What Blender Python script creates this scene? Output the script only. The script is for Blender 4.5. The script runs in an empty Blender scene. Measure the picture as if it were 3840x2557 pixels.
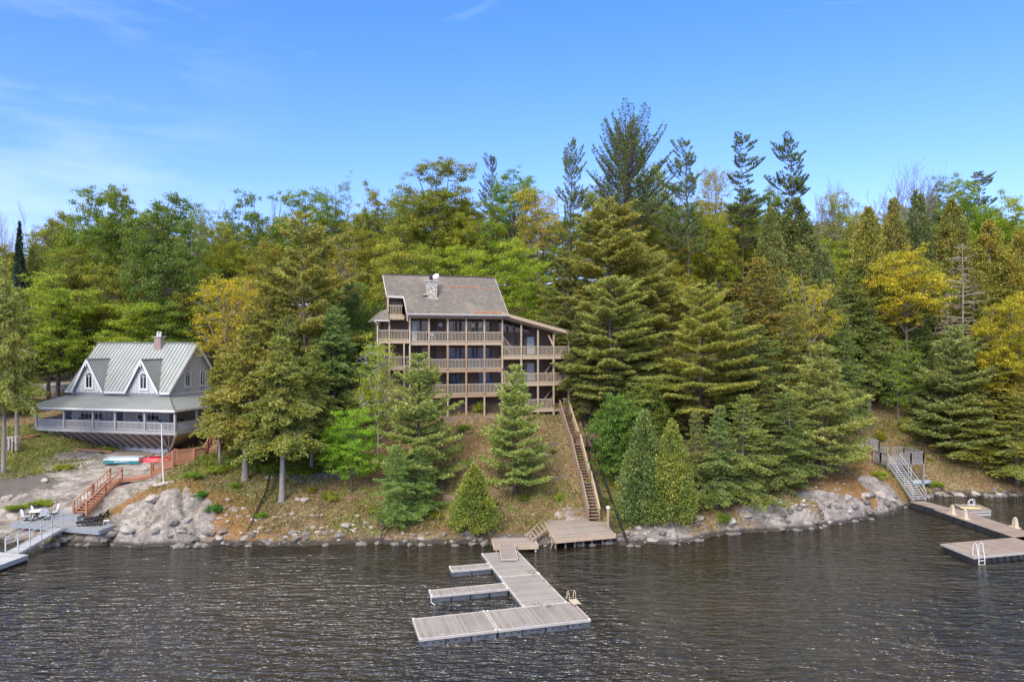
import bpy, math, random
import numpy as np
from mathutils import Vector, Matrix
sc = bpy.context.scene
PI = math.pi
# ------------------------------------------------------------------ camera
F = 2620.0; CX = 1920.0; YH = 1283.0; CH = 15.5
cam_d = bpy.data.cameras.new('camera'); cam = bpy.data.objects.new('camera', cam_d)
sc.collection.objects.link(cam); sc.camera = cam
cam.location = (0, 0, CH); cam.rotation_euler = (PI/2, 0, 0)
cam_d.sensor_width = 36; cam_d.lens = F/3840*36
cam_d.shift_y = 4.5/3840; cam_d.clip_end = 6000; cam_d.clip_start = 0.5
sc.render.resolution_x = 1024; sc.render.resolution_y = 681
# ------------------------------------------------------------------ light
SUN_EL = math.radians(40); SUN_AZ = math.radians(202)   # compass style: behind the viewer, a little to the left
sun_dir = Vector((math.sin(SUN_AZ)*math.cos(SUN_EL), math.cos(SUN_AZ)*math.cos(SUN_EL), math.sin(SUN_EL)))
w = bpy.data.worlds.new('World'); sc.world = w; w.use_nodes = True
nt = w.node_tree; nt.nodes.clear()
wo = nt.nodes.new('ShaderNodeOutputWorld'); bg = nt.nodes.new('ShaderNodeBackground')
sky = nt.nodes.new('ShaderNodeTexSky'); sky.sky_type = 'NISHITA'; sky.sun_disc = False
sky.sun_elevation = SUN_EL; sky.sun_rotation = SUN_AZ; sky.air_density = 1.0; sky.dust_density = 0.6; sky.ozone_density = 2.0
tc = nt.nodes.new('ShaderNodeTexCoord')
# thin cirrus streaks, fixed in the sky
mp = nt.nodes.new('ShaderNodeMapping'); mp.inputs['Scale'].default_value = (1.6, 1.6, 7.0); mp.inputs['Rotation'].default_value = (0.25, 0.5, 0.3)
n1 = nt.nodes.new('ShaderNodeTexNoise'); n1.inputs['Scale'].default_value = 1.3; n1.inputs['Detail'].default_value = 7; n1.inputs['Roughness'].default_value = .6; n1.inputs['Distortion'].default_value = .6
cr = nt.nodes.new('ShaderNodeValToRGB'); cr.color_ramp.elements[0].position = .56; cr.color_ramp.elements[1].position = 1.0
cr.color_ramp.elements[1].color = (.55, .55, .55, 1)
mx = nt.nodes.new('ShaderNodeMix'); mx.data_type = 'RGBA'
mx.inputs[7].default_value = (5.2, 5.6, 7.2, 1)
hs = nt.nodes.new('ShaderNodeHueSaturation'); hs.inputs['Saturation'].default_value = 1.12; hs.inputs['Value'].default_value = 1.16
L = nt.links.new
L(tc.outputs['Generated'], mp.inputs[0]); L(mp.outputs[0], n1.inputs['Vector']); L(n1.outputs[0], cr.inputs[0])
L(sky.outputs[0], hs.inputs['Color']); L(cr.outputs[0], mx.inputs[0])
tm = nt.nodes.new('ShaderNodeMix'); tm.data_type = 'RGBA'; tm.blend_type = 'MULTIPLY'; tm.inputs[0].default_value = 1; tm.inputs[7].default_value = (.78, .76, 1.03, 1)
L(hs.outputs[0], tm.inputs[6]); L(tm.outputs[2], mx.inputs[6])
sz_ = nt.nodes.new('ShaderNodeSeparateXYZ'); L(tc.outputs['Generated'], sz_.inputs[0])
hr = nt.nodes.new('ShaderNodeValToRGB'); hr.color_ramp.elements[0].color = (.66,.60,.99,1); hr.color_ramp.elements[0].position = .03; hr.color_ramp.elements[1].color = (.44,.64,.90,1); hr.color_ramp.elements[1].position = .42
L(sz_.outputs[2], hr.inputs[0]); L(hr.outputs[0], tm.inputs[7])
# thin bright overcast higher up, above the blue band over the trees
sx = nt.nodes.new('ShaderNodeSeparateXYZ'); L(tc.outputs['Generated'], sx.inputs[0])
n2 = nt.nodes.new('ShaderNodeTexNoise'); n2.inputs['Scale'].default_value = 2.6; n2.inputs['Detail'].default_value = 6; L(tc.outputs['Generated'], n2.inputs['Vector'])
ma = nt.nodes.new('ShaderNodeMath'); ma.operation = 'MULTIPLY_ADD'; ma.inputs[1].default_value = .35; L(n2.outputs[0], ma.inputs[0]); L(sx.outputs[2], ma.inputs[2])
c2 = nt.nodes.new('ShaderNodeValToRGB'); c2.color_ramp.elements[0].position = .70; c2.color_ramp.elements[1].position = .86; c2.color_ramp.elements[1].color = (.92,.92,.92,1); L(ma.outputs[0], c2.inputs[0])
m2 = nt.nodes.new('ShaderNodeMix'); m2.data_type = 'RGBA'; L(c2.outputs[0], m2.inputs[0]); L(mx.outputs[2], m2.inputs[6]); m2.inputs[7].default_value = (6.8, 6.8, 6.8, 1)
# a few wisps low on the left
mp3 = nt.nodes.new('ShaderNodeMapping'); mp3.inputs['Rotation'].default_value = (0, math.radians(-32), 0); mp3.inputs['Scale'].default_value = (2.2, 2.2, 11); L(tc.outputs['Generated'], mp3.inputs[0])
n3 = nt.nodes.new('ShaderNodeTexNoise'); n3.inputs['Scale'].default_value = 2.0; n3.inputs['Detail'].default_value = 6; n3.inputs['Roughness'].default_value = .55; n3.inputs['Distortion'].default_value = .3; L(mp3.outputs[0], n3.inputs['Vector'])
c3 = nt.nodes.new('ShaderNodeValToRGB'); c3.color_ramp.elements[0].position = .44; c3.color_ramp.elements[1].position = .80; L(n3.outputs[0], c3.inputs[0])
lf = nt.nodes.new('ShaderNodeMapRange'); lf.inputs[1].default_value = -.28; lf.inputs[2].default_value = -.62; lf.inputs[3].default_value = 0; lf.inputs[4].default_value = .42; L(sx.outputs[0], lf.inputs[0])
ml = nt.nodes.new('ShaderNodeMath'); ml.operation = 'MULTIPLY'; L(lf.outputs[0], ml.inputs[0]); L(c3.outputs[0], ml.inputs[1])
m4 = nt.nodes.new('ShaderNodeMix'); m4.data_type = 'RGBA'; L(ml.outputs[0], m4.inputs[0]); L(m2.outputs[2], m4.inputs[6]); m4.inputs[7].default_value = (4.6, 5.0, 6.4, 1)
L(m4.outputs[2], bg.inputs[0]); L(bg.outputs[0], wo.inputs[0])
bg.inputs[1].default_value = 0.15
sd = bpy.data.lights.new('sun', 'SUN'); sd.energy = 2.0; sd.angle = math.radians(24); sd.color = (1, .93, .82)
so = bpy.data.objects.new('sun', sd); sc.collection.objects.link(so)
so.rotation_euler = (-sun_dir).to_track_quat('-Z', 'Y').to_euler()
sc.view_settings.view_transform = 'Standard'; sc.view_settings.look = 'None'
sc.view_settings.exposure = 0.86; sc.view_settings.gamma = 1
# ------------------------------------------------------------------ helpers
C = sc.collection
def P(x, y, Y):
    return Vector(((x-CX)/F*Y, Y, CH-(y-YH)/F*Y))
def G(x, y, z):
    Y = F*(CH-z)/(y-YH); return Vector(((x-CX)/F*Y, Y, z))
def tag(o, label=None, cat=None, group=None, kind=None):
    if label: o['label'] = label
    if cat: o['category'] = cat
    if group: o['group'] = group
    if kind: o['kind'] = kind
    return o
def thing(name, label, cat, loc=(0, 0, 0), rz=0, group=None):
    o = bpy.data.objects.new(name, None); C.objects.link(o); o.empty_display_size = .3
    o.location = loc; o.rotation_euler = (0, 0, rz)
    return tag(o, label, cat, group)
def copy_tree(o, parent=None):
    c = o.copy(); C.objects.link(c)
    if parent: c.parent = parent
    for ch in list(o.children): copy_tree(ch, c)
    return c
def mesh_np(name, V, Fc, mat, smooth=False):
    """V (n,3) array, Fc (m,k) array of equal-size faces or list of such arrays"""
    me = bpy.data.meshes.new(name)
    if not isinstance(Fc, list): Fc = [Fc]
    Fc = [np.asarray(f, dtype=np.int32) for f in Fc if len(f)]
    V = np.asarray(V, dtype=np.float32)
    me.vertices.add(len(V)); me.vertices.foreach_set('co', V.ravel())
    nl = sum(f.size for f in Fc); nf = sum(len(f) for f in Fc)
    me.loops.add(nl); me.loops.foreach_set('vertex_index', np.concatenate([f.ravel() for f in Fc]))
    me.polygons.add(nf)
    sizes = np.concatenate([np.full(len(f), f.shape[1]) for f in Fc])
    st = np.concatenate([[0], np.cumsum(sizes)[:-1]]).astype(np.int32)
    me.polygons.foreach_set('loop_start', st)
    me.polygons.foreach_set('use_smooth', np.full(nf, smooth))
    me.update(calc_edges=True)
    if mat: me.materials.append(mat)
    return me
def link(name, me, parent=None):
    o = bpy.data.objects.new(name, me); C.objects.link(o)
    if parent: o.parent = parent
    return o
class MB:
    def __init__(s): s.v = []; s.f = []
    def add(s, vs, fs):
        n = len(s.v); s.v += [tuple(v) for v in vs]; s.f += [tuple(i+n for i in f) for f in fs]; return s
    def hexa(s, b, t):     # bottom 4 ccw, top 4 ccw
        return s.add(list(b)+list(t), [(3,2,1,0),(4,5,6,7),(0,1,5,4),(1,2,6,5),(2,3,7,6),(3,0,4,7)])
    def box(s, x0, x1, y0, y1, z0, z1):
        return s.hexa([(x0,y0,z0),(x1,y0,z0),(x1,y1,z0),(x0,y1,z0)], [(x0,y0,z1),(x1,y0,z1),(x1,y1,z1),(x0,y1,z1)])
    def beam(s, a, b, w_, h_, up=(0,0,1)):
        a = Vector(a); b = Vector(b); d = (b-a).normalized(); up = Vector(up)
        if abs(d.dot(up)) > .98: up = Vector((0,1,0))
        r = d.cross(up).normalized(); u = r.cross(d).normalized()
        r *= w_/2; u *= h_/2
        return s.hexa([a-r-u, a+r-u, b+r-u, b-r-u], [a-r+u, a+r+u, b+r+u, b-r+u])
    def slab(s, poly, z0, z1):   # poly ccw list of (x,y) (z ignored)
        n = len(poly)
        return s.add([(p[0],p[1],z0) for p in poly]+[(p[0],p[1],z1) for p in poly],
                     [tuple(range(n-1,-1,-1)), tuple(range(n,2*n))]+[(i,(i+1)%n,n+(i+1)%n,n+i) for i in range(n)])
    def prism(s, poly, ext):     # planar 3d polygon extruded by vector
        n = len(poly); e = Vector(ext); p = [Vector(q) for q in poly]
        return s.add(p+[q+e for q in p], [tuple(range(n-1,-1,-1)), tuple(range(n,2*n))]+[(i,(i+1)%n,n+(i+1)%n,n+i) for i in range(n)])
    def tube(s, pts, rs, n=6, cap=True):
        pts = [Vector(p) for p in pts]
        if not hasattr(rs, '__len__'): rs = [rs]*len(pts)
        vs = []; fs = []
        for i, p in enumerate(pts):
            d = (pts[min(i+1, len(pts)-1)]-pts[max(i-1, 0)]).normalized()
            up = Vector((0,0,1)) if abs(d.z) < .9 else Vector((1,0,0))
            r = d.cross(up).normalized(); u = r.cross(d)
            for k in range(n):
                a = 2*PI*k/n; vs.append(p+(r*math.cos(a)+u*math.sin(a))*rs[i])
        for i in range(len(pts)-1):
            for k in range(n):
                a = i*n+k; b = i*n+(k+1)%n; fs.append((a, b, b+n, a+n))
        if cap: fs.append(tuple(range(n-1,-1,-1))); fs.append(tuple((len(pts)-1)*n+k for k in range(n)))
        return s.add(vs, fs)
    def lathe(s, c, prof, n=16):   # prof list of (r,z)
        c = Vector(c); vs = []; fs = []
        for r, z in prof:
            for k in range(n):
                a = 2*PI*k/n; vs.append((c.x+r*math.cos(a), c.y+r*math.sin(a), c.z+z))
        for i in range(len(prof)-1):
            for k in range(n):
                a = i*n+k; b = i*n+(k+1)%n; fs.append((a, b, b+n, a+n))
        fs.append(tuple(range(n-1,-1,-1))); fs.append(tuple((len(prof)-1)*n+k for k in range(n)))
        return s.add(vs, fs)
    def build(s, name, mat, parent=None, world=False, smooth=False, label=None):
        me = bpy.data.meshes.new(name)
        vs = s.v
        if world and parent:
            M = (Matrix.Translation(parent.location) @ Matrix.Rotation(parent.rotation_euler[2], 4, 'Z')).inverted()
            vs = [tuple(M @ Vector(v)) for v in vs]
        me.from_pydata(vs, [], s.f); me.materials.append(mat)
        if smooth: me.polygons.foreach_set('use_smooth', [True]*len(me.polygons))
        o = link(name, me, parent)
        if label: o['label'] = label
        return o
# vectorised value noise
def _h(ix, iy, iz, sd=0):
    n = (ix.astype(np.int64)*374761393 + iy.astype(np.int64)*668265263 + iz.astype(np.int64)*2147483647 + sd*974634777) & 0xffffffff
    n = ((n ^ (n >> 13))*1274126177) & 0xffffffff
    n = (n ^ (n >> 16)) & 0xffffffff
    return n/4294967295.0
def vn(x, y, z=0, sd=0):
    x = np.asarray(x, float); y = np.asarray(y, float)+0*x; z = np.asarray(z, float)+0*x
    ix = np.floor(x); iy = np.floor(y); iz = np.floor(z)
    fx = x-ix; fy = y-iy; fz = z-iz
    fx = fx*fx*(3-2*fx); fy = fy*fy*(3-2*fy); fz = fz*fz*(3-2*fz)
    def h(a, b, c): return _h(ix+a, iy+b, iz+c, sd)
    x00 = h(0,0,0)*(1-fx)+h(1,0,0)*fx; x10 = h(0,1,0)*(1-fx)+h(1,1,0)*fx
    x01 = h(0,0,1)*(1-fx)+h(1,0,1)*fx; x11 = h(0,1,1)*(1-fx)+h(1,1,1)*fx
    return ((x00*(1-fy)+x10*fy)*(1-fz)+(x01*(1-fy)+x11*fy)*fz)*2-1
def fbm(x, y, z=0, o=4, sd=0):
    a = 0; s = 1.0; t = 0
    for i in range(o):
        a = a+vn(np.asarray(x)*2**i, np.asarray(y)*2**i, np.asarray(z)*2**i, sd+i)*s; t += s; s *= .5
    return a/t
# ------------------------------------------------------------------ materials
def newmat(name):
    m = bpy.data.materials.new(name); m.use_nodes = True; n = m.node_tree
    b = n.nodes['Principled BSDF']
    return m, n, b
def nd(n, t, **kw):
    x = n.nodes.new(t)
    for k, v in kw.items():
        if k in x.inputs: x.inputs[k].default_value = v
        else: setattr(x, k, v)
    return x
def mixc(n, fac, a, b, mode='MIX'):
    m = n.nodes.new('ShaderNodeMix'); m.data_type = 'RGBA'; m.blend_type = mode
    for i, v in ((0, fac), (6, a), (7, b)):
        if isinstance(v, bpy.types.NodeSocket): n.links.new(v, m.inputs[i])
        elif i == 0: m.inputs[0].default_value = v
        else: m.inputs[i].default_value = (*v, 1)
    return m.outputs[2]
def ramp(n, sock, stops):
    r = n.nodes.new('ShaderNodeValToRGB'); e = r.color_ramp.elements
    while len(e) < len(stops): e.new(.5)
    for q, (p, c) in zip(e, stops):
        q.position = p; q.color = (c, c, c, 1) if not hasattr(c, '__len__') else (*c, 1)
    n.links.new(sock, r.inputs[0]); return r.outputs[0]
def coords(n, scale=(1,1,1), kind='Object', rot=(0,0,0)):
    t = n.nodes.new('ShaderNodeTexCoord'); m = n.nodes.new('ShaderNodeMapping')
    m.inputs['Scale'].default_value = scale; m.inputs['Rotation'].default_value = rot
    n.links.new(t.outputs[kind], m.inputs[0]); return m.outputs[0]
def noise(n, vec, scale, detail=4, rough=.55, dist=0):
    x = nd(n, 'ShaderNodeTexNoise', Scale=scale, Detail=detail, Roughness=rough, Distortion=dist)
    n.links.new(vec, x.inputs['Vector']); return x
def bump(n, b, h, strength=.4, dist=.02):
    x = nd(n, 'ShaderNodeBump', Strength=strength, Distance=dist); n.links.new(h, x.inputs['Height'])
    n.links.new(x.outputs[0], b.inputs['Normal'])
def wood(name, c, var=.25, scale=(1,1,1), grey=(.3,.28,.26), gmix=.35, rough=.8):
    m, n, b = newmat(name)
    v = coords(n, scale)
    a = noise(n, v, 3.0, 5, .6); g = noise(n, v, 14, 3, .6); w_ = noise(n, v, .7, 3)
    dk = tuple(x*(1-var*1.6) for x in c)
    o = mixc(n, ramp(n, a.outputs[0], [(.3, 0), (.7, 1)]), dk, c)
    o = mixc(n, ramp(n, w_.outputs[0], [(.4, 0), (.75, gmix)]), o, grey)
    o = mixc(n, ramp(n, g.outputs[0], [(.35, .35), (.6, 0)]), o, tuple(x*.5 for x in c))
    n.links.new(o, b.inputs['Base Color']); b.inputs['Roughness'].default_value = rough
    bump(n, b, g.outputs[0], .4, .01)
    return m
def planks(name, c, dirx=True, pw=.14, grey=(.3,.28,.26), gmix=.3, gap=.25, mode='Object', stain=None, rot=0):
    """boards laid side by side; dirx: boards run along local x"""
    m, n, b = newmat(name)
    v = coords(n, (1,1,1), mode, (0,0,rot))
    sx = n.nodes.new('ShaderNodeSeparateXYZ'); n.links.new(v, sx.inputs[0])
    ax = sx.outputs[1] if dirx else sx.outputs[0]
    d = nd(n, 'ShaderNodeMath', operation='DIVIDE'); n.links.new(ax, d.inputs[0]); d.inputs[1].default_value = pw
    fr = nd(n, 'ShaderNodeMath', operation='FRACT'); n.links.new(d.outputs[0], fr.inputs[0])
    fl = nd(n, 'ShaderNodeMath', operation='FLOOR'); n.links.new(d.outputs[0], fl.inputs[0])
    wn = nd(n, 'ShaderNodeTexWhiteNoise', noise_dimensions='1D'); n.links.new(fl.outputs[0], wn.inputs['W'])
    line = ramp(n, fr.outputs[0], [(0, 1), (.10, 1), (.16, 0), (1, 0)])
    v2 = coords(n, (1, 8, 3) if dirx else (8, 1, 3), mode, (0,0,rot))
    g = noise(n, v2, 2.2, 5, .6); w_ = noise(n, v, .5, 4, .6)
    o = mixc(n, wn.outputs[0], tuple(x*.72 for x in c), tuple(min(1, x*1.15) for x in c))
    o = mixc(n, ramp(n, g.outputs[0], [(.35, .5), (.6, 0)]), o, tuple(x*.55 for x in c))
    o = mixc(n, ramp(n, w_.outputs[0], [(.42, 0), (.7, gmix)]), o, grey)
    if stain:
        s2 = noise(n, v, .9, 5, .7)
        o = mixc(n, ramp(n, s2.outputs[0], [(.52, 0), (.68, .55)]), o, stain)
    o = mixc(n, line, o, tuple(x*gap for x in c))
    n.links.new(o, b.inputs['Base Color']); b.inputs['Roughness'].default_value = .78
    bump(n, b, fr.outputs[0], .15, .01)
    return m
def plain(name, c, rough=.6, metal=0, var=.12, sc_=2.0, spec=.5):
    m, n, b = newmat(name)
    a = noise(n, coords(n), sc_, 5, .6)
    o = mixc(n, ramp(n, a.outputs[0], [(.3, 0), (.7, 1)]), tuple(x*(1-var) for x in c), tuple(min(1, x*(1+var)) for x in c))
    n.links.new(o, b.inputs['Base Color']); b.inputs['Roughness'].default_value = rough; b.inputs['Metallic'].default_value = metal
    b.inputs['Specular IOR Level'].default_value = spec
    return m
def leafmat(name, c, c2, trans=.35, hue=.5):
    m, n, b = newmat(name); n.nodes.remove(b)
    out = n.nodes['Material Output']
    gi = n.nodes.new('ShaderNodeNewGeometry'); oi = n.nodes.new('ShaderNodeObjectInfo')
    a = noise(n, coords(n), .55, 3, .6)
    o = mixc(n, ramp(n, a.outputs[0], [(.38, 0), (.62, 1)]), c, c2)
    r = ramp(n, gi.outputs['Random Per Island'], [(0, .5), (.5, 1.0), (1, 1.6)])
    o = mixc(n, 1, o, r, 'MULTIPLY')
    o = mixc(n, 1, o, oi.outputs['Color'], 'MULTIPLY')
    d = nd(n, 'ShaderNodeBsdfDiffuse'); t = nd(n, 'ShaderNodeBsdfTranslucent'); g = nd(n, 'ShaderNodeBsdfGlossy', Roughness=.55)
    n.links.new(o, d.inputs[0]); n.links.new(mixc(n, 1, o, (1.2, 1.1, .55), 'MULTIPLY'), t.inputs[0])
    g.inputs[0].default_value = (.9, .95, 1, 1)
    s = nd(n, 'ShaderNodeMixShader'); s.inputs[0].default_value = trans
    n.links.new(d.outputs[0], s.inputs[1]); n.links.new(t.outputs[0], s.inputs[2])
    s2 = nd(n, 'ShaderNodeMixShader'); s2.inputs[0].default_value = .03
    n.links.new(s.outputs[0], s2.inputs[1]); n.links.new(g.outputs[0], s2.inputs[2])
    n.links.new(s2.outputs[0], out.inputs[0])
    return m
M = {}
M['pine'] = leafmat('pine_needles', (.270,.300,.080), (.370,.365,.095), .34)
M['pineblue'] = leafmat('pine_needles_blue', (.250,.310,.095), (.350,.375,.110), .34)
M['hemlock'] = leafmat('hemlock_needles', (.225,.255,.058), (.350,.330,.080), .34)
M['cedar'] = leafmat('cedar_sprays', (.190,.245,.045), (.350,.350,.068), .34)
M['maple'] = leafmat('broad_leaves', (.180,.250,.024), (.310,.330,.034), .42)
M['spruce'] = leafmat('spruce_needles', (.030,.055,.028), (.050,.080,.035), .15)
def barkmat(name, c, c2, vs=6):
    m, n, b = newmat(name)
    a = noise(n, coords(n, (1, 1, .25)), vs, 5, .7)
    o = mixc(n, ramp(n, a.outputs[0], [(.35, 0), (.65, 1)]), c, c2)
    n.links.new(o, b.inputs['Base Color']); b.inputs['Roughness'].default_value = .95
    b.inputs['Specular IOR Level'].default_value = .15
    bump(n, b, a.outputs[0], .6, .04)
    return m
M['bark'] = barkmat('bark', (.075,.055,.042), (.20,.165,.135))
M['barkgrey'] = barkmat('grey_bark', (.16,.135,.115), (.34,.30,.26))
M['birch'] = barkmat('birch_bark', (.30,.28,.25), (.72,.70,.66), 9)
M['deadwood'] = barkmat('dead_wood', (.28,.21,.17), (.48,.40,.34))
M['darkwood'] = barkmat('dark_wet_wood', (.025,.02,.018), (.07,.055,.045))
# lodge
M['trim'] = wood('tan_painted_timber', (.58,.43,.28), .12, (1,1,.6), (.42,.34,.27), .3)
M['trim2'] = wood('orange_cedar_timber', (.46,.29,.17), .15, (1,1,.6), (.42,.30,.2), .2)
M['rail'] = wood('taupe_railing_timber', (.60,.475,.325), .10, (1,1,.6), (.54,.43,.34), .25)
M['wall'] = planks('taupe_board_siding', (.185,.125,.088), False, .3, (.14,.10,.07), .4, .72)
M['wallshade'] = planks('shaded_brown_siding', (.085,.055,.038), False, .3, (.11,.08,.06), .3, .7)  # darker copy of the wall siding, balcony shade put into its brown
M['deck'] = planks('lodge_deck_boards', (.30,.22,.16), True, .14)
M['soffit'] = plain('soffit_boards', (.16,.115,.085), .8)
M['dark'] = plain('dark_interior', (.012,.011,.012), .6, 0, .3, 1.5)
M['curtain'] = plain('pale_curtain', (.55,.55,.52), .9, 0, .15, 6)
M['paper'] = plain('yellow_paper', (.75,.72,.42), .9)
M['white'] = plain('white_paint', (.72,.72,.72), .5, 0, .07, 3)
M['black'] = plain('black_paint', (.018,.019,.021), .35, 0, .2)
M['gutter'] = plain('cream_gutter', (.60,.53,.46), .45, 0, .08)
def glassmat(name, c, rough=.06):
    m, n, b = newmat(name)
    a = noise(n, coords(n), .8, 3)
    o = mixc(n, ramp(n, a.outputs[0], [(.35, 0), (.65, 1)]), tuple(x*.4 for x in c), c)
    n.links.new(o, b.inputs['Base Color']); b.inputs['Roughness'].default_value = rough
    b.inputs['IOR'].default_value = 1.7
    nn = noise(n, coords(n), 1.1, 2); bump(n, b, nn.outputs[0], .15, .03)
    return m
M['glass'] = glassmat('window_glass', (.025,.032,.042))
M['glassreflect'] = glassmat('sky_reflection_glass', (.06,.13,.23))  # blue sky reflection put into the glass base colour
def shingle():
    m, n, b = newmat('grey_asphalt_shingles')
    v = coords(n)
    br = nd(n, 'ShaderNodeTexBrick', Scale=1.0); br.inputs['Brick Width'].default_value = .32; br.inputs['Row Height'].default_value = .11
    br.inputs['Mortar Size'].default_value = .008
    br.inputs['Color1'].default_value = (.23,.188,.142,1); br.inputs['Color2'].default_value = (.14,.114,.085,1); br.inputs['Mortar'].default_value = (.09,.08,.075,1)
    n.links.new(v, br.inputs['Vector'])
    a = noise(n, coords(n, (1.3,.35,.35)), 1.2, 5, .65); f = noise(n, v, 9, 3, .7)
    o = mixc(n, ramp(n, a.outputs[0], [(.4, 0), (.66, .75)]), br.outputs[0], (.13,.115,.105))
    g = noise(n, v, .35, 4)
    o = mixc(n, ramp(n, g.outputs[0], [(.48, 0), (.7, .45)]), o, (.36,.29,.22))
    o = mixc(n, ramp(n, f.outputs[0], [(.3, .4), (.5, 0)]), o, (.08,.07,.065))
    o = mixc(n, ramp(n, noise(n, v, 6, 2).outputs[0], [(.62, 0), (.7, .5)]), o, (.42,.38,.34))
    n.links.new(o, b.inputs['Base Color']); b.inputs['Roughness'].default_value = .95
    bump(n, b, f.outputs[0], .3, .02)
    return m
M['shingle'] = shingle()
def stone(name, c1, c2, mort, sc_=2.6):
    m, n, b = newmat(name)
    v = coords(n)
    vo = nd(n, 'ShaderNodeTexVoronoi', Scale=sc_, feature='DISTANCE_TO_EDGE'); n.links.new(v, vo.inputs['Vector'])
    vc = nd(n, 'ShaderNodeTexVoronoi', Scale=sc_); n.links.new(v, vc.inputs['Vector'])
    cc = nd(n, 'ShaderNodeSeparateXYZ'); n.links.new(vc.outputs['Color'], cc.inputs[0])
    o = mixc(n, cc.outputs[0], c1, c2)
    o = mixc(n, ramp(n, vo.outputs['Distance'], [(.02, 1), (.07, 0)]), o, mort)
    n.links.new(o, b.inputs['Base Color']); b.inputs['Roughness'].default_value = .9
    bump(n, b, ramp(n, vo.outputs['Distance'], [(0, 0), (.12, 1)]), .6, .04)
    return m
M['chimstone'] = stone('field_stone', (.46,.40,.31), (.66,.60,.50), (.10,.085,.07), 3.2)
M['drystone'] = stone('dark_dry_stone', (.16,.12,.10), (.30,.25,.22), (.03,.025,.02), 2.2)
# cottage
M['metalroof'] = plain('grey_green_metal_roof', (.34,.35,.33), .45, .12, .10, .8)
M['seam'] = plain('roof_seam', (.12,.13,.12), .5, .2, .1)
M['board'] = planks('white_board_and_batten', (.62,.61,.60), False, .22, (.45,.44,.43), .3, .55)
M['log'] = planks('grey_log_siding', (.47,.46,.45), False, .35, (.38,.37,.36), .3, .8)
M['greywood'] = wood('weathered_grey_timber', (.60,.52,.46), .2, (1,1,1), (.42,.37,.34), .4)
M['palepost'] = wood('pale_grey_painted_timber', (.42,.405,.39), .15, (1,1,1), (.32,.30,.29), .4)
M['greyrail'] = wood('grey_painted_railing', (.52,.50,.48), .1, (1,1,1), (.40,.38,.38), .25)
def brickmat():
    m, n, b = newmat('brown_brick')
    v = coords(n, (1,1,1), 'Object', (PI/2, 0, 0))
    br = nd(n, 'ShaderNodeTexBrick', Scale=1.0); br.inputs['Brick Width'].default_value = .24; br.inputs['Row Height'].default_value = .085
    br.inputs['Mortar Size'].default_value = .01
    br.inputs['Color1'].default_value = (.38,.25,.20,1); br.inputs['Color2'].default_value = (.27,.17,.14,1); br.inputs['Mortar'].default_value = (.36,.33,.30,1)
    n.links.new(v, br.inputs['Vector']); n.links.new(br.outputs[0], b.inputs['Base Color']); b.inputs['Roughness'].default_value = .9
    return m
M['brick'] = brickmat()
M['concrete'] = plain('pale_concrete', (.45,.43,.41), .9, 0, .25, 1.5)
M['navy'] = plain('navy_door_paint', (.03,.035,.075), .4)
M['brownund'] = planks('weathered_brown_underside_boards', (.37,.28,.225), True, .16, (.30,.25,.22), .4, .6)
# docks
M['redwood'] = wood('red_stained_timber', (.46,.205,.115), .15, (1,1,1), (.40,.2,.12), .2)
M['redplank'] = planks('red_stained_boards', (.48,.215,.125), False, .14)
M['stairwood'] = wood('weathered_brown_stair_timber', (.33,.225,.155), .15, (1,1,1), (.34,.28,.23), .4)
M['platdeck'] = planks('weathered_platform_boards', (.35,.285,.23), True, .22, (.40,.36,.33), .5, .35, 'Object', (.42,.19,.10))
M['dockgrey'] = planks('grey_brown_dock_boards', (.29,.25,.22), False, .13, (.33,.30,.28), .4, .75, 'Object', (.30,.24,.19))
M['dockplain'] = planks('smooth_grey_brown_dock_boards', (.30,.26,.232), False, .14, (.35,.31,.29), .4, .93, 'Object', (.34,.27,.22))
M['dockred'] = planks('reddish_dock_boards', (.32,.235,.185), False, .27, (.34,.30,.27), .4, .35)
M['comp'] = planks('grey_composite_boards', (.27,.27,.272), True, .14, (.31,.31,.32), .25, .75)
M['compfas'] = plain('grey_composite_fascia', (.27,.29,.31), .6, 0, .08)
M['float'] = plain('grey_plastic_float', (.10,.105,.115), .5, 0, .3, 3)
M['darkfloat'] = plain('black_plastic_float', (.035,.037,.042), .5, 0, .4, 3)
M['edge'] = plain('pale_dock_edging', (.44,.39,.345), .7, 0, .12)
M['alu'] = plain('aluminium', (.62,.62,.62), .35, .5, .05)
M['tan'] = plain('tan_moulded_plastic', (.58,.47,.33), .5, 0, .06)
M['red'] = plain('red_plastic_hull', (.62,.02,.035), .3, 0, .08)
M['redlt'] = plain('faded_red_plastic_hull', (.66,.06,.07), .35, 0, .1)
M['teal'] = plain('teal_hull_paint', (.03,.18,.20), .35, 0, .1)
M['silver'] = plain('silver_grey_hull', (.42,.46,.47), .35, .3, .1)
M['hose'] = plain('mint_green_hose', (.22,.62,.50), .5)
M['rust'] = wood('rusty_brown_box_paint', (.20,.10,.065), .2)
M['rope'] = plain('pale_rope', (.48,.40,.32), .9)
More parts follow.
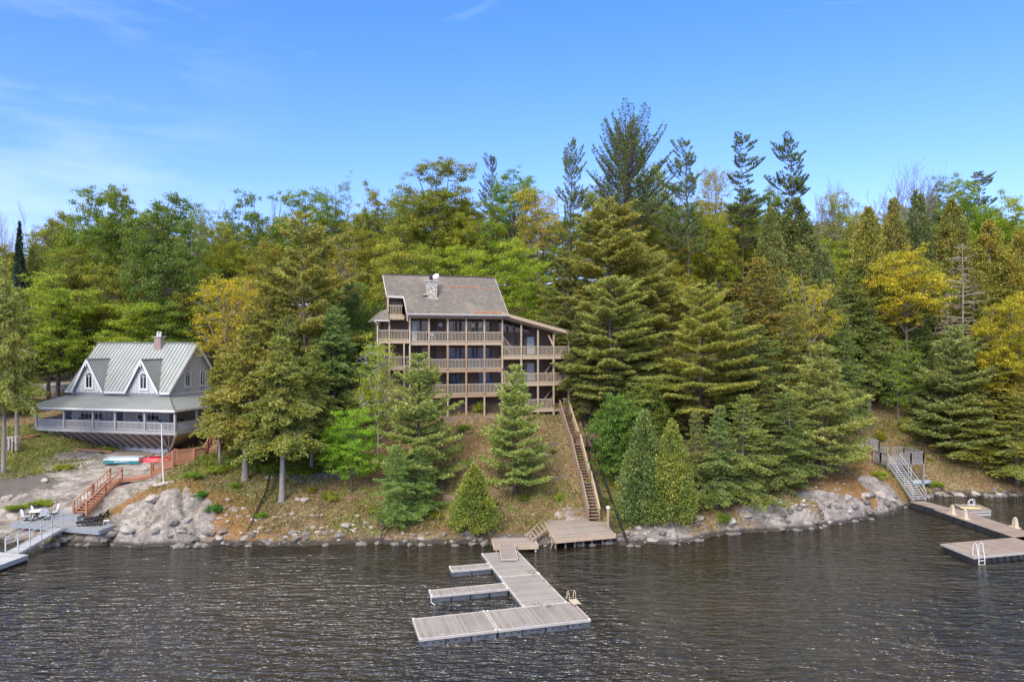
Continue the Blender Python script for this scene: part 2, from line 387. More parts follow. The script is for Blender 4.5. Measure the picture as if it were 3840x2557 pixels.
# ---- ground
def groundmat():
    m, n, b = newmat('ground_cover')
    v = coords(n)
    at = nd(n, 'ShaderNodeAttribute', attribute_name='zone'); sp = nd(n, 'ShaderNodeSeparateColor'); n.links.new(at.outputs['Color'], sp.inputs[0])
    brk = noise(n, v, 1.1, 6, .7)
    def mask(s, lo=.45, hi=.58):
        a = nd(n, 'ShaderNodeMath', operation='ADD'); n.links.new(s, a.inputs[0])
        k = nd(n, 'ShaderNodeMath', operation='MULTIPLY_ADD'); n.links.new(brk.outputs[0], k.inputs[0]); k.inputs[1].default_value = 1.3; k.inputs[2].default_value = -.65
        n.links.new(k.outputs[0], a.inputs[1]); return ramp(n, a.outputs[0], [(lo, 0), (hi, 1)])
    # leaf litter
    vo = nd(n, 'ShaderNodeTexVoronoi', Scale=7.5); n.links.new(v, vo.inputs['Vector'])
    vs = nd(n, 'ShaderNodeSeparateXYZ'); n.links.new(vo.outputs['Color'], vs.inputs[0])
    big = noise(n, v, .45, 5, .65); fine = noise(n, v, 18, 3, .7)
    lit = ramp(n, vs.outputs[0], [(0, (.12,.08,.04)), (.35, (.22,.15,.075)), (.7, (.30,.22,.115)), (1, (.42,.33,.19))])
    lit = mixc(n, ramp(n, big.outputs[0], [(.4, 0), (.65, .7)]), lit, (.20,.105,.05))
    g1 = noise(n, v, .8, 6, .75)
    lit = mixc(n, ramp(n, g1.outputs[0], [(.50, 0), (.62, .7)]), lit, (.16,.165,.045))
    # green
    gr = mixc(n, fine.outputs[0], (.09,.13,.025), (.25,.26,.06))
    gr = mixc(n, ramp(n, big.outputs[0], [(.5, 0), (.6, .6)]), gr, (.28,.20,.10))
    o = mixc(n, mask(sp.outputs[1]), lit, gr)
    # ochre moss
    mo = mixc(n, ramp(n, fine.outputs[0], [(.35, 0), (.65, 1)]), (.20,.105,.045), (.36,.205,.075))
    o = mixc(n, mask(sp.outputs[2]), o, mo)
    # rock
    rn = noise(n, v, .75, 8, .7, .8); rf = noise(n, v, 7, 6, .75)
    rk = ramp(n, rn.outputs[0], [(.30, (.13,.105,.09)), (.42, (.25,.21,.18)), (.52, (.37,.32,.275)), (.62, (.47,.42,.365)), (.72, (.60,.56,.50))])
    stk = noise(n, coords(n, (.35, 1.6, 2.2), 'Object', (0,0,.5)), 1.1, 6, .7, .8)
    rk = mixc(n, ramp(n, stk.outputs[0], [(.36, .75), (.47, 0)]), rk, (.19,.15,.125)); rk = mixc(n, ramp(n, stk.outputs[0], [(.56, 0), (.66, .6)]), rk, (.62,.57,.50))
    rk = mixc(n, ramp(n, rf.outputs[0], [(.3, .8), (.5, 0)]), rk, (.13,.11,.10))
    cv = nd(n, 'ShaderNodeTexVoronoi', Scale=.32, feature='DISTANCE_TO_EDGE')
    wv = mixc(n, .9, v, noise(n, v, .8, 6, .7).outputs['Color'], 'ADD'); n.links.new(wv, cv.inputs['Vector'])
    rk = mixc(n, ramp(n, cv.outputs['Distance'], [(.0, .6), (.02, 0)]), rk, (.09,.07,.055))
    rk = mixc(n, ramp(n, noise(n, coords(n, (1,1,2.5)), .9, 5, .7).outputs[0], [(.55, 0), (.68, .55)]), rk, (.40,.25,.13))
    rm = mask(sp.outputs[0])
    o = mixc(n, rm, o, rk)
    # wet dark stain band just above the waterline, bed of the lake below
    sx = nd(n, 'ShaderNodeSeparateXYZ'); n.links.new(v, sx.inputs[0])
    wz = nd(n, 'ShaderNodeMath', operation='MULTIPLY_ADD'); n.links.new(rf.outputs[0], wz.inputs[0]); wz.inputs[1].default_value = -.35; n.links.new(sx.outputs[2], wz.inputs[2])
    o = mixc(n, ramp(n, wz.outputs[0], [(.02, .9), (.26, 0)]), o, (.05,.042,.034))
    # dark soil / dark rock (alpha)
    o = mixc(n, mask(at.outputs['Alpha']), o, mixc(n, rf.outputs[0], (.05,.04,.035), (.26,.22,.19)))
    n.links.new(o, b.inputs['Base Color']); b.inputs['Roughness'].default_value = .95; b.inputs['Specular IOR Level'].default_value = .2
    hh = nd(n, 'ShaderNodeMath', operation='ADD'); n.links.new(rf.outputs[0], hh.inputs[0]); n.links.new(fine.outputs[0], hh.inputs[1])
    bump(n, b, hh.outputs[0], .8, .09)
    return m
M['ground'] = groundmat()
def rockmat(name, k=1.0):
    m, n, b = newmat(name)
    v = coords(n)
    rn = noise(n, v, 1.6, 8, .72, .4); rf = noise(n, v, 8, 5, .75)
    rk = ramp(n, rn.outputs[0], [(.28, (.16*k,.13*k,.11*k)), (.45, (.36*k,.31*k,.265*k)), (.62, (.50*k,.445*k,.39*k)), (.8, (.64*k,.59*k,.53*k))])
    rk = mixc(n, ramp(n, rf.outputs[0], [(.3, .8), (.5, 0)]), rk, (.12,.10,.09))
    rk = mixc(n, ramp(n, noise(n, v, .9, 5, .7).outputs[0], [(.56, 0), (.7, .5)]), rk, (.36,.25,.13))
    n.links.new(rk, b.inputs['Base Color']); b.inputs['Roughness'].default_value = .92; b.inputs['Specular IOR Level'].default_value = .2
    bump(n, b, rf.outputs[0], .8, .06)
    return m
M['rock'] = rockmat('pale_granite', 1.08); M['rockdark'] = rockmat('dark_granite', .55)  # second one: darker granite tone for shore stones and the field stone heap
def watermat():
    m, n, b = newmat('lake_water')
    b.inputs['Roughness'].default_value = .10; b.inputs['IOR'].default_value = 1.6
    v = coords(n, (1,1,1))
    big = noise(n, v, .12, 3, .5)
    o = mixc(n, ramp(n, big.outputs[0], [(.4, 0), (.6, 1)]), (.026,.017,.008), (.015,.013,.007))
    n.links.new(o, b.inputs['Base Color'])
    def wv(sc_, rot, s2, det, dist):
        return noise(n, coords(n, sc_, 'Object', (0,0,math.radians(rot))), s2, det, .5, dist).outputs[0]
    a = wv((.38,1.35,1), -9, 1.75, 2, .35); c = wv((.5,1.2,1), 14, .55, 2, .3); d = wv((.5,1.5,1), 3, 4.2, 2, .4); e = wv((.8,1.5,1), -20, 8, 1, 0)
    sx = nd(n, 'ShaderNodeSeparateXYZ'); n.links.new(v, sx.inputs[0])
    pn = noise(n, coords(n, (1,1.6,1)), .09, 3, .5)
    # calmer strip near the wooded shore and in the lee right of the main dock
    s1 = nd(n, 'ShaderNodeMath', operation='MULTIPLY_ADD'); n.links.new(pn.outputs[0], s1.inputs[0]); s1.inputs[1].default_value = 22; n.links.new(sx.outputs[1], s1.inputs[2])
    mr = nd(n, 'ShaderNodeMapRange'); n.links.new(s1.outputs[0], mr.inputs[0])
    mr.inputs[1].default_value = 46; mr.inputs[2].default_value = 62; mr.inputs[3].default_value = 1; mr.inputs[4].default_value = .16
    def mad(x, w_, y=None):
        q = nd(n, 'ShaderNodeMath', operation='MULTIPLY_ADD'); n.links.new(x, q.inputs[0]); q.inputs[1].default_value = w_
        if y is None: q.inputs[2].default_value = 0
        else: n.links.new(y, q.inputs[2])
        return q.outputs[0]
    def sharp(x, p):   # crests narrower than troughs
        q = nd(n, 'ShaderNodeMath', operation='POWER'); n.links.new(x, q.inputs[0]); q.inputs[1].default_value = p; return q.outputs[0]
    h = mad(e, .05, mad(sharp(d, 2.0), .30, mad(sharp(a, 2.2), 1.05, mad(c, .7))))
    mu = nd(n, 'ShaderNodeMath', operation='MULTIPLY'); n.links.new(h, mu.inputs[0]); n.links.new(mr.outputs[0], mu.inputs[1])
    # lee of the dock: a long calm lane
    lx = nd(n, 'ShaderNodeMapping'); lx.inputs['Location'].default_value = (-13, -42, 0); lx.vector_type = 'POINT'; n.links.new(v, lx.inputs[0])
    ls3 = nd(n, 'ShaderNodeMapping'); ls3.inputs['Scale'].default_value = (.14, .07, 0); n.links.new(lx.outputs[0], ls3.inputs[0])
    ln = nd(n, 'ShaderNodeVectorMath', operation='LENGTH'); n.links.new(ls3.outputs[0], ln.inputs[0])
    la = nd(n, 'ShaderNodeMath', operation='MULTIPLY_ADD'); n.links.new(pn.outputs[0], la.inputs[0]); la.inputs[1].default_value = 1.2; n.links.new(ln.outputs['Value'], la.inputs[2])
    lr = nd(n, 'ShaderNodeMapRange'); n.links.new(la.outputs[0], lr.inputs[0]); lr.inputs[1].default_value = .9; lr.inputs[2].default_value = 1.9; lr.inputs[3].default_value = .28; lr.inputs[4].default_value = 1
    mv = nd(n, 'ShaderNodeMath', operation='MULTIPLY'); n.links.new(mu.outputs[0], mv.inputs[0]); n.links.new(lr.outputs[0], mv.inputs[1]); mu = mv
    x = nd(n, 'ShaderNodeBump', Strength=1.0, Distance=1.5); n.links.new(mu.outputs[0], x.inputs['Height']); n.links.new(x.outputs[0], b.inputs['Normal'])
    return m
M['water'] = watermat()
# ------------------------------------------------------------------ terrain
SH = np.array([(-400,40),(-120,48),(-70,53),(-52,54),(-42,53.8),(-38,53.6),(-33,53.2),(-28,53.0),(-22,53.2),(-14,53.6),(-5,53.7),(0,53.5),(4,53.6),(10,53.4),(14,54.2),(17.5,56.6),(22,57.4),(26,58.6),(31,61.0),(35,63.8),(37.6,66.0),(40,69.0),(43,70.3),(50,70.3),(56,70.0),(70,68),(120,60),(400,45)], float)
ST = [(-400, [(0,0),(3,1),(15,3),(40,6),(80,14),(130,22),(400,26)]),
 (-100, [(0,0),(3,1),(15,3),(30,6),(50,11),(75,19),(110,24),(400,27)]),
 (-52, [(0,0),(1.5,.5),(6,1.3),(10,2.6),(14,3.9),(19,5.0),(23,6.0),(32,8.3),(42,9.9),(50,10.2),(65,17),(90,22),(400,27)]),
 (-46, [(0,0),(1.5,.5),(6,1.2),(10,2.3),(15,3.2),(19,3.6),(23,3.8),(26,4.2),(28,5.8),(34,8.3),(42,10),(50,10.6),(65,17),(90,22.5),(400,27)]),
 (-42.5, [(0,0),(1.5,.5),(4,.9),(6,1.4),(10,2.4),(15,3.15),(18,3.4),(22,3.5),(25.6,3.6),(28,5),(34,8),(42,10),(55,11.5),(65,17),(90,23),(400,27)]),
 (-34, [(0,0),(.7,.6),(2.5,1.0),(4,1.4),(7.5,2.7),(10,3.0),(14,3.25),(19,3.45),(23,3.6),(30,6.5),(45,12),(65,19),(90,24),(400,27)]),
 (-31, [(0,0),(.5,1.0),(1.8,1.8),(3.2,2.3),(7.5,2.9),(10,3.9),(14,4.4),(20,5.2),(40,11),(65,20),(90,24),(400,27)]),
 (-27.5, [(0,0),(.5,1.5),(1.6,2.5),(3,3.2),(8,4.0),(14,5.0),(20,6),(40,11),(65,20),(90,24),(400,27)]),
 (-20, [(0,0),(.6,.7),(2,1.2),(4,1.9),(8,3.3),(14,5.2),(20,7),(40,12.5),(65,20.5),(90,24.5),(400,27)]),
 (-12, [(0,0),(.5,.4),(3,1.2),(7,3),(12,5.5),(17,8),(22,9),(40,16),(60,22),(90,26),(400,28)]),
 (-4, [(0,0),(.5,.4),(3,1.2),(7,3.3),(11,5.7),(14.5,7.9),(20,8.8),(38,18.5),(55,24),(90,27),(400,28)]),
 (4, [(0,0),(1,.3),(4.2,.6),(9,2.65),(14,5.2),(17,7.2),(20,8.2),(25,10),(37,19),(55,24.5),(90,27),(400,28)]),
 (9, [(0,0),(1,.3),(4.2,.6),(9,2.6),(14,5.1),(17,7.1),(20,8.4),(36,18),(55,24.5),(90,27),(400,28)]),
 (18, [(0,0),(.5,1.1),(1.6,1.8),(6,3.5),(12,6.3),(20,10),(36,18),(55,24),(90,27),(400,28)]),
 (30, [(0,0),(.4,1.4),(1.3,2.2),(5,3.5),(12,6.6),(25,12),(45,20),(80,26),(400,28)]),
 (37.2, [(0,0),(.6,.8),(2,1.9),(3.5,2.8),(7,3.1),(10,4.2),(15,7),(22,10.8),(35,15.5),(50,20.5),(80,26),(400,28)]),
 (41, [(0,0),(1,.4),(3,1.2),(6,1.9),(9,3.6),(13,6.6),(19,10.4),(32,15),(50,21),(80,26),(400,28)]),
 (48, [(0,0),(1,.4),(4,1.5),(8,3.8),(12,6.6),(18,10.2),(32,15),(50,21),(80,26),(400,28)]),
 (100, [(0,0),(2,.6),(8,3),(18,8),(40,16),(70,23),(400,28)]),
 (400, [(0,0),(2,.6),(8,3),(18,8),(40,16),(70,23),(400,28)])]
STX = np.array([s[0] for s in ST], float)
def ell(X, Y, cx, cy, rx, ry, soft=.35):
    d = np.sqrt(((X-cx)/rx)**2+((Y-cy)/ry)**2); return np.clip((1-d)/soft+.5, 0, 1)
def zones(X, Y, s):
    rock = np.maximum.reduce([ell(X,Y,-39,62.5,7.5,8.5), ell(X,Y,-41.5,72,6,5.5), ell(X,Y,-28,54.5,4.6,3.4), ell(X,Y,-31.5,53.5,3,2),
        ell(X,Y,-47,59,5,3)*.8, ell(X,Y,5.0,58.5,1.6,2.0)*.5, ell(X,Y,34.5,64.3,2.4,2.6)*.9, ell(X,Y,29,60.6,4.5,1.3)*.95, ell(X,Y,23,58.0,4.5,1.1)*.9,
        ell(X,Y,11,54.6,3.5,1.6)*.8,
        np.clip(1.15-s/1.1, 0, 1)*.55])
    green = np.maximum.reduce([ell(X,Y,-52,70,9,8), ell(X,Y,-47.5,59.5,3.4,1.5)*1.0, ell(X,Y,-38,56.2,2,1)*0, ell(X,Y,9,60,2,5)*.62, ell(X,Y,-2,57,6,2)*.5, ell(X,Y,2,62,4,3)*.45, ell(X,Y,38.6,70,1.5,4)*.75, ell(X,Y,-10,58,7,4)*.45,ell(X,Y,-24,62,7,5)*.5])
    moss = np.maximum.reduce([ell(X,Y,-30,58,4.6,2.2)*.85, ell(X,Y,-23.5,56,4,2.6)*.7, ell(X,Y,26.5,63.5,7,2.6)*.95, ell(X,Y,35,67.5,2.6,3)*.85, ell(X,Y,38,68.5,1.2,2.5)*.6, ell(X,Y,-21,54.3,4,.9)*.7, ell(X,Y,10,57,1.5,3)*.4])
    dark = np.maximum.reduce([ell(X,Y,-49.5,64.3,8.5,3.4,.7)*.8, ell(X,Y,.8,54.2,2.4,1.1)*.85, ell(X,Y,-47,57,6,1.8)*.6])
    return rock, green, moss, dark
def terrain(X, Y, detail=True, full=False):
    X = np.asarray(X, float); Y = np.asarray(Y, float)+0*X
    sh = np.interp(X, SH[:,0], SH[:,1])
    sh = sh+.45*fbm(X*.45, X*0, 0, 3, 5)+.18*vn(X*1.9, X*0+3, 0, 9)
    s = Y-sh
    z = np.zeros_like(X)
    zs = np.array([np.interp(s, [p[0] for p in pr], [p[1] for p in pr]) for _, pr in ST])
    idx = np.clip(np.searchsorted(STX, X)-1, 0, len(ST)-2)
    t = np.clip((X-STX[idx])/(STX[idx+1]-STX[idx]), 0, 1)
    ii = idx[None]; z = np.take_along_axis(zs, ii, 0)[0]*(1-t)+np.take_along_axis(zs, ii+1, 0)[0]*t
    z = np.where(s < 0, np.maximum(s*.45, -6), z)
    r, g, m, dk = zones(X, Y, s)
    if detail:
        ramp_ = np.clip(s/1.5, 0, 1)
        z = z+ramp_*(.28*fbm(X*.33, Y*.33, 0, 3, 21)+.07*fbm(X*1.7, Y*1.7, 0, 3, 31))
        rr = np.clip(r*1.2, 0, 1)*np.clip(s/.25+.6, 0, 1)
        q = 1-np.abs(fbm(X*.55, Y*.8, 0, 4, 41))*3
        st = np.floor((z+.25*fbm(X*.7,Y*.7,0,2,77))*1.6)/1.6-z
        crag = np.clip(ell(X,Y,-28,54.5,5,4)*1.3+(X>14)*.7, 0, 1)
        blk = (np.floor(vn(X*.7+Y*.2, Y*.9, 0, 91)*3)/3)*.38+(np.floor(vn(X*1.5, Y*1.7-X*.3, 0, 92)*3)/3)*.20
        z = z+rr*(.16*q-.10+.09*fbm(X*1.8, Y*1.8, 0, 3, 51)+(.16*st+blk*.6)*np.clip(s/.6,0,1)*crag-.75*crag*np.exp(-(vn(X*.75+.15*Y, Y*.10, 0, 95)/.10)**2)*np.clip(s/.4,0,1))
    if full: return z, s, r, g, m, dk
    return z
def tz(x, y): return float(terrain(np.array([x]), np.array([y]))[0])
def arr(segs):
    o = []
    for a, b, st in segs: o += list(np.arange(a, b, st))
    return np.array(o+[segs[-1][1]])
xs = arr([(-2500,-400,300),(-400,-100,25),(-100,-58,1.5),(-58,52,.26),(52,100,1.2),(100,400,25),(400,2500,300)])
ys = arr([(-600,0,100),(0,48,6),(48,52,.5),(52,79,.24),(79,105,.9),(105,170,4),(170,400,25),(400,3000,300)])
XX, YY = np.meshgrid(xs, ys)
Z, s_, r_, g_, m_, d_ = terrain(XX.ravel(), YY.ravel(), True, True)
nx, ny = len(xs), len(ys)
ids = np.arange(nx*ny).reshape(ny, nx)
quads = np.stack([ids[:-1,:-1], ids[:-1,1:], ids[1:,1:], ids[1:,:-1]], -1).reshape(-1, 4)
me = mesh_np('ground', np.stack([XX.ravel(), YY.ravel(), Z], -1), quads, M['ground'], True)
ca = me.color_attributes.new('zone', 'FLOAT_COLOR', 'POINT')
ca.data.foreach_set('color', np.stack([r_, g_, m_, d_], -1).astype(np.float32).ravel())
ground = link('ground', me); tag(ground, kind='structure')
ws = 3000
me = mesh_np('lake_water', [(-ws,-ws,0),(ws,-ws,0),(ws,ws*.1,0),(-ws,ws*.1,0)], np.array([(0,1,2,3)]), M["water"])
tag(link('lake_water', me), kind='structure')
# ------------------------------------------------------------------ trees
def rhomb(c, d, wv):
    """leaf faces: base c, length vector d, half-width vector wv"""
    n = len(c)
    V = np.stack([c, c+d*.45+wv, c+d, c+d*.45-wv], 1).reshape(-1, 3)
    return V, np.arange(n*4).reshape(n, 4)
def nrm(a): return a/np.maximum(np.linalg.norm(a, axis=-1, keepdims=True), 1e-6)
def blades(rng, c, d0, per, ln, wd, spread=.9, up=.35, droop=0.0):
    n = len(c); c = np.repeat(c, per, 0); d0 = np.repeat(nrm(d0), per, 0)
    r = rng.normal(size=(n*per, 3)); r = nrm(r)
    d = nrm(d0*.7+r*spread+np.array([0,0,up-droop]))*(ln*rng.uniform(.7, 1.25, (n*per, 1)))
    wv = nrm(np.cross(d, rng.normal(size=(n*per, 3))))*wd*rng.uniform(.7, 1.2, (n*per, 1))
    return rhomb(c, d, wv)
class TB:   # tubes, vectorised per tube
    def __init__(s): s.V = []; s.F = []; s.n = 0
    def tube(s, pts, rad, k=5):
        pts = np.asarray(pts, float); m = len(pts); rad = np.asarray(rad, float)
        d = np.gradient(pts, axis=0); d = nrm(d)
        up = np.where(np.abs(d[:, 2:3]) < .9, np.array([[0,0,1.]]), np.array([[1.,0,0]]))
        r = nrm(np.cross(d, up)); u = np.cross(r, d)
        a = np.arange(k)*2*PI/k
        V = pts[:,None]+(r[:,None]*np.cos(a)[None,:,None]+u[:,None]*np.sin(a)[None,:,None])*rad[:,None,None]
        i = np.arange(m-1)[:,None]*k; j = np.arange(k)[None]; j2 = (j+1) % k
        Fq = np.stack([i+j, i+j2, i+k+j2, i+k+j], -1).reshape(-1, 4)+s.n
        s.V.append(V.reshape(-1, 3)); s.F.append(Fq); s.n += m*k
    def mesh(s, name, mat): return mesh_np(name, np.concatenate(s.V), np.concatenate(s.F), mat, True)
def conifer(seed, H=18, R=4, bare=.1, nwh=34, nb=5, e_top=50, e_bot=0, prof=None, upc=.12, latf=.42, tstep=.22, kind='pine',
            per=7, ln=.30, wd=.045, lv=(.7,1.1), tip0=.25, lean=0, mat='pine', bark='bark', r0=None, miss=.08, asym=0, clump=0, spray=.0, sparse=0):
    rng = np.random.default_rng(seed); tb = TB()
    prof = prof or (lambda t: (1-t)**.85)
    lz = np.linspace(0, 1, 9); r0 = r0 or H*.0125
    ph = rng.uniform(0, 6.28)
    def tp(t): return np.array([lean*H*t*t+.012*H*math.sin(3*t+ph), .010*H*math.sin(4*t+ph*2)*t, H*t])
    tb.tube([tp(t) for t in np.append(-.03, lz)], [r0*1.5]+[max(.02, r0*(1.15-1.1*t**.9)) for t in lz], 7)
    cs, ds = [], []
    for wh in range(nwh):
        t = bare+(1-bare)*((wh+rng.uniform(-.35, .35)+.5)/nwh); t = min(max(t, bare), .995); tt = (t-bare)/(1-bare)
        az0 = rng.uniform(0, 6.28)
        for k in range(nb):
            if rng.random() < miss: continue
            az = az0+k*6.283/nb+rng.uniform(-.35, .35)
            Lb = R*prof(tt)*rng.uniform(*lv)*(1+asym*math.cos(az-ph))+.25
            if Lb < .3: Lb = .3
            el = math.radians(e_bot+(e_top-e_bot)*tt**1.3+rng.uniform(-7, 7))
            dr = np.array([math.cos(az), math.sin(az), 0]); sd_ = np.array([-dr[1], dr[0], 0])
            ss = np.linspace(0, 1, 6)
            base = tp(t)
            bend = rng.uniform(-.1, .1)
            pts = base+Lb*(ss[:,None]*math.cos(el)*dr+ss[:,None]**2*bend*sd_)+np.stack([0*ss, 0*ss, Lb*(ss*math.sin(el)+upc*ss**2.2)], -1)
            rb = .010+.011*Lb
            tb.tube(pts, rb*(1.05-.85*ss), 4)
            if kind == 'dead':
                for q in range(int(Lb*5)):
                    u = rng.uniform(.25, 1); p0 = base+Lb*(u*math.cos(el)*dr+u*u*bend*sd_)+np.array([0,0,Lb*(u*math.sin(el)+upc*u**2.2)])
                    d = nrm(dr*.6+sd_*rng.choice([-1, 1])*.8+np.array([0,0,rng.uniform(-.5,.3)]))*rng.uniform(.2, .7)
                    tb.tube([p0, p0+d*.5+[0,0,-.02], p0+d+[0,0,-.08]], [.02, .016, .010], 3)
                continue
            nt_ = max(3, int(Lb/tstep))
            for q in range(nt_):
                u = tip0+(1-tip0)*(q+rng.random())/nt_
                p0 = base+Lb*(u*math.cos(el)*dr+u*u*bend*sd_)+np.array([0,0,Lb*(u*math.sin(el)+upc*u**2.2)])
                tang = nrm(math.cos(el)*dr+np.array([0,0,math.sin(el)+upc*2*u]))
                for sg in (-1, 1):
                    ll = Lb*latf*(1.12-u)*rng.uniform(.6, 1.1)+.12
                    m = max(1, int(ll/.24))
                    a = rng.uniform(.75, 1.15)
                    ld = nrm(tang*math.cos(a)+sd_*sg*math.sin(a)+np.array([0,0,rng.uniform(-.08,.12)-spray]))
                    w_ = (np.arange(m)+rng.random(m))/m
                    if sparse:
                        tb.tube([p0, p0+ld*ll*.5+[0,0,.03*ll], p0+ld*ll+[0,0,sparse*ll]], [.022, .016, .010], 3)
                        w_ = rng.uniform(.55, 1.05, max(1, m//2)); m = len(w_)
                        cs.append(p0+ld*(ll*w_)[:,None]+np.array([0,0,1.])*(sparse*ll*w_**2)[:,None]); ds.append(np.repeat(nrm(ld+[0,0,.7])[None], m, 0)); continue
                    cs.append(p0+ld*(ll*w_)[:,None]-np.array([0,0,1.])*(spray*ll*w_**2)[:,None]); ds.append(np.repeat(ld[None], m, 0))
            cs.append(pts[-1:]); ds.append(nrm(pts[-1:]-pts[-2:-1]))
    cs.append(tp(1)[None]); ds.append(np.array([[0,0,1.]]))
    trunk = tb.mesh('trunk', M[bark])
    if kind == 'dead': return trunk, None
    c = np.concatenate(cs); d = np.concatenate(ds)
    if kind == 'pine':
        V, Fq = blades(rng, c, d, per, ln, wd, .95, .45)
    elif kind == 'hem':
        n = len(c); V, Fq = blades(rng, c, d, per, ln, wd, .6, -.12)
    return trunk, mesh_np('crown', V, Fq, M[mat])
def cedar(seed, H=6, R=1.9, n=23000, lumps=3.2, ln=.17, wd=.045, mat='cedar', prof=None, power=.75, skirt=.04):
    rng = np.random.default_rng(seed); tb = TB()
    tb.tube([(0,0,-.3),(.02,0,H*.3),(0,.02,H*.7),(0,0,H*.97)], [H*.02, H*.016, H*.009, .02], 7)
    prof = prof or (lambda t: np.minimum(1, (t/.14)**.6)*(1-t)**power*1.12)
    t = rng.beta(1.05, 1.45, n)*(1-skirt)+skirt; az = rng.uniform(0, 6.283, n)
    # leaf masses grouped on upswept sprays
    ns = 520; ta = rng.beta(1.05, 1.35, ns)*(1-skirt)+skirt; aa = rng.uniform(0, 6.283, ns); ra = rng.uniform(.62, 1.2, ns)
    k = rng.integers(0, ns, n)
    rad = R*prof(ta[k])*ra[k]; lz = np.abs(rng.normal(0, .45, n)); ri = rng.random(n)**.6
    x = rad*np.cos(aa[k]); y = rad*np.sin(aa[k]); z = H*ta[k]
    out = np.stack([np.cos(aa[k]), np.sin(aa[k]), 0*x], -1)
    sz = (.10+.35*prof(ta[k]))[:,None]*R/1.9
    g = rng.normal(size=(n, 3))*np.array([.42,.42,.55])*sz
    c = np.stack([x, y, z], -1)*1.0+g-out*(ri*.25*rad)[:,None]
    d = nrm(out*.5+rng.normal(size=(n,3))*.5+np.array([0,0,.75]))*(ln*rng.uniform(.6,1.3,(n,1)))
    wv = nrm(np.cross(d, rng.normal(size=(n,3))))*wd*rng.uniform(.7,1.3,(n,1))
    V, Fq = rhomb(c, d, wv)
    return tb.mesh('trunk', M['barkgrey']), mesh_np('crown', V, Fq, M[mat])
def decid(seed, H=18, R=6, base=.3, ncl=62, per=430, ls=.17, mat='maple', bark='bark', flat=.55, cr=1.35, top=1.0, lean=0, limbs=8, r0=None, low=.25, dens=1, leafy=True):
    rng = np.random.default_rng(seed); tb = TB(); r0 = r0 or H*.013
    fk = base+.10
    def tp(t): return np.array([lean*H*t*t+.014*H*math.sin(3.3*t+seed), .012*H*math.sin(4.1*t+seed*2), H*t])
    ts = np.linspace(0, .88, 9)
    tb.tube([tp(-.03)]+[tp(t) for t in ts], [r0*1.5]+[r0*(1.15-1.2*t) for t in ts], 7)
    # clump centres inside an uneven envelope
    cc = []
    zc = H*(base+1)/2; hz = H*(1-base)/2
    tries = 0
    while len(cc) < ncl and tries < 6000:
        tries += 1
        v = rng.normal(size=3); v /= np.linalg.norm(v); q = rng.random()**.42
        e = 1+.28*float(vn(v[0]*1.7+seed, v[1]*1.7, v[2]*1.7, seed))
        p = np.array([v[0]*R*q*e, v[1]*R*q*e, zc+v[2]*hz*q*e*.93])
        tzn = (p[2]-H*base)/(H*(1-base))
        if tzn < low*.3: continue
        wlim = R*e*min(1, .45+1.6*tzn) if tzn < .35 else R*e
        if math.hypot(p[0], p[1]) > wlim: continue
        if all(np.linalg.norm((p-o)*[1,1,1.3]) > cr*.82 for o in cc): cc.append(p)
    cc = np.array(cc)
    # limbs
    la = rng.uniform(0, 6.28)+np.arange(limbs)*2.4
    limb = []
    for i, a in enumerate(la):
        t0 = fk-.08+(.72-fk)*(i/limbs); el = math.radians(28+38*(i/limbs)+rng.uniform(-8, 8))
        Ll = min(R*.8/math.cos(el), (H*.93-H*t0)/math.sin(el))*rng.uniform(.75, .98)
        ss = np.linspace(0, 1, 7)
        dr = np.array([math.cos(a)*math.cos(el), math.sin(a)*math.cos(el), math.sin(el)])
        wob = rng.normal(size=3)*.06*Ll
        pts = tp(t0)+ss[:,None]*Ll*dr+np.sin(ss*3.1)[:,None]*wob+np.stack([0*ss,0*ss,.10*Ll*ss**2],-1)
        tb.tube(pts, r0*.5*(1.05-.85*ss), 5); limb.append(pts[1:])
    tr = np.array([tp(t) for t in np.linspace(fk, .88, 10)])
    al = np.concatenate(limb+[tr])
    for p in cc:
        dd = np.linalg.norm(al-p, axis=1)+np.maximum(0, al[:,2]-p[2]+.3)*2.0
        a = al[np.argmin(dd)]; mid = (a+p)/2+np.array([0,0,-.08*np.linalg.norm(p-a)])+rng.normal(size=3)*.12
        tb.tube([a, mid, p], [r0*.2+.01, r0*.13+.008, .012], 4)
        for _ in range(5):
            q = p+rng.normal(size=3)*cr*[.55,.55,.35]; tb.tube([mid*.3+p*.7, (p+q)/2+[0,0,.05], q], [.018, .012, .007], 3)
    trunk = tb.mesh('trunk', M[bark])
    if not leafy: return trunk, None
    # leaves: each clump is several flat twigs fanning out, with leaves along them
    n = len(cc)*per; k = np.repeat(np.arange(len(cc)), per)
    nsub = 7; sub = cc[:,None]+rng.normal(size=(len(cc), nsub, 3))*cr*np.array([.50,.50,.50*flat]); ssz = rng.uniform(.17, .36, (len(cc), nsub))*cr/1.35*1.2
    j = rng.integers(0, nsub, n)
    g = rng.normal(size=(n, 3))*np.array([1,1,.38])
    c = sub[k, j]+g*ssz[k, j][:,None]
    nn = nrm(rng.normal(size=(n,3))*.75+np.array([0,-.15,.9]))
    d = nrm(np.cross(nn, rng.normal(size=(n,3))))*ls*rng.uniform(.7,1.3,(n,1))
    wv = nrm(np.cross(nn, d))*ls*.38
    V, Fq = rhomb(c, d, wv)
    return trunk, mesh_np('crown', V, Fq, M[mat])
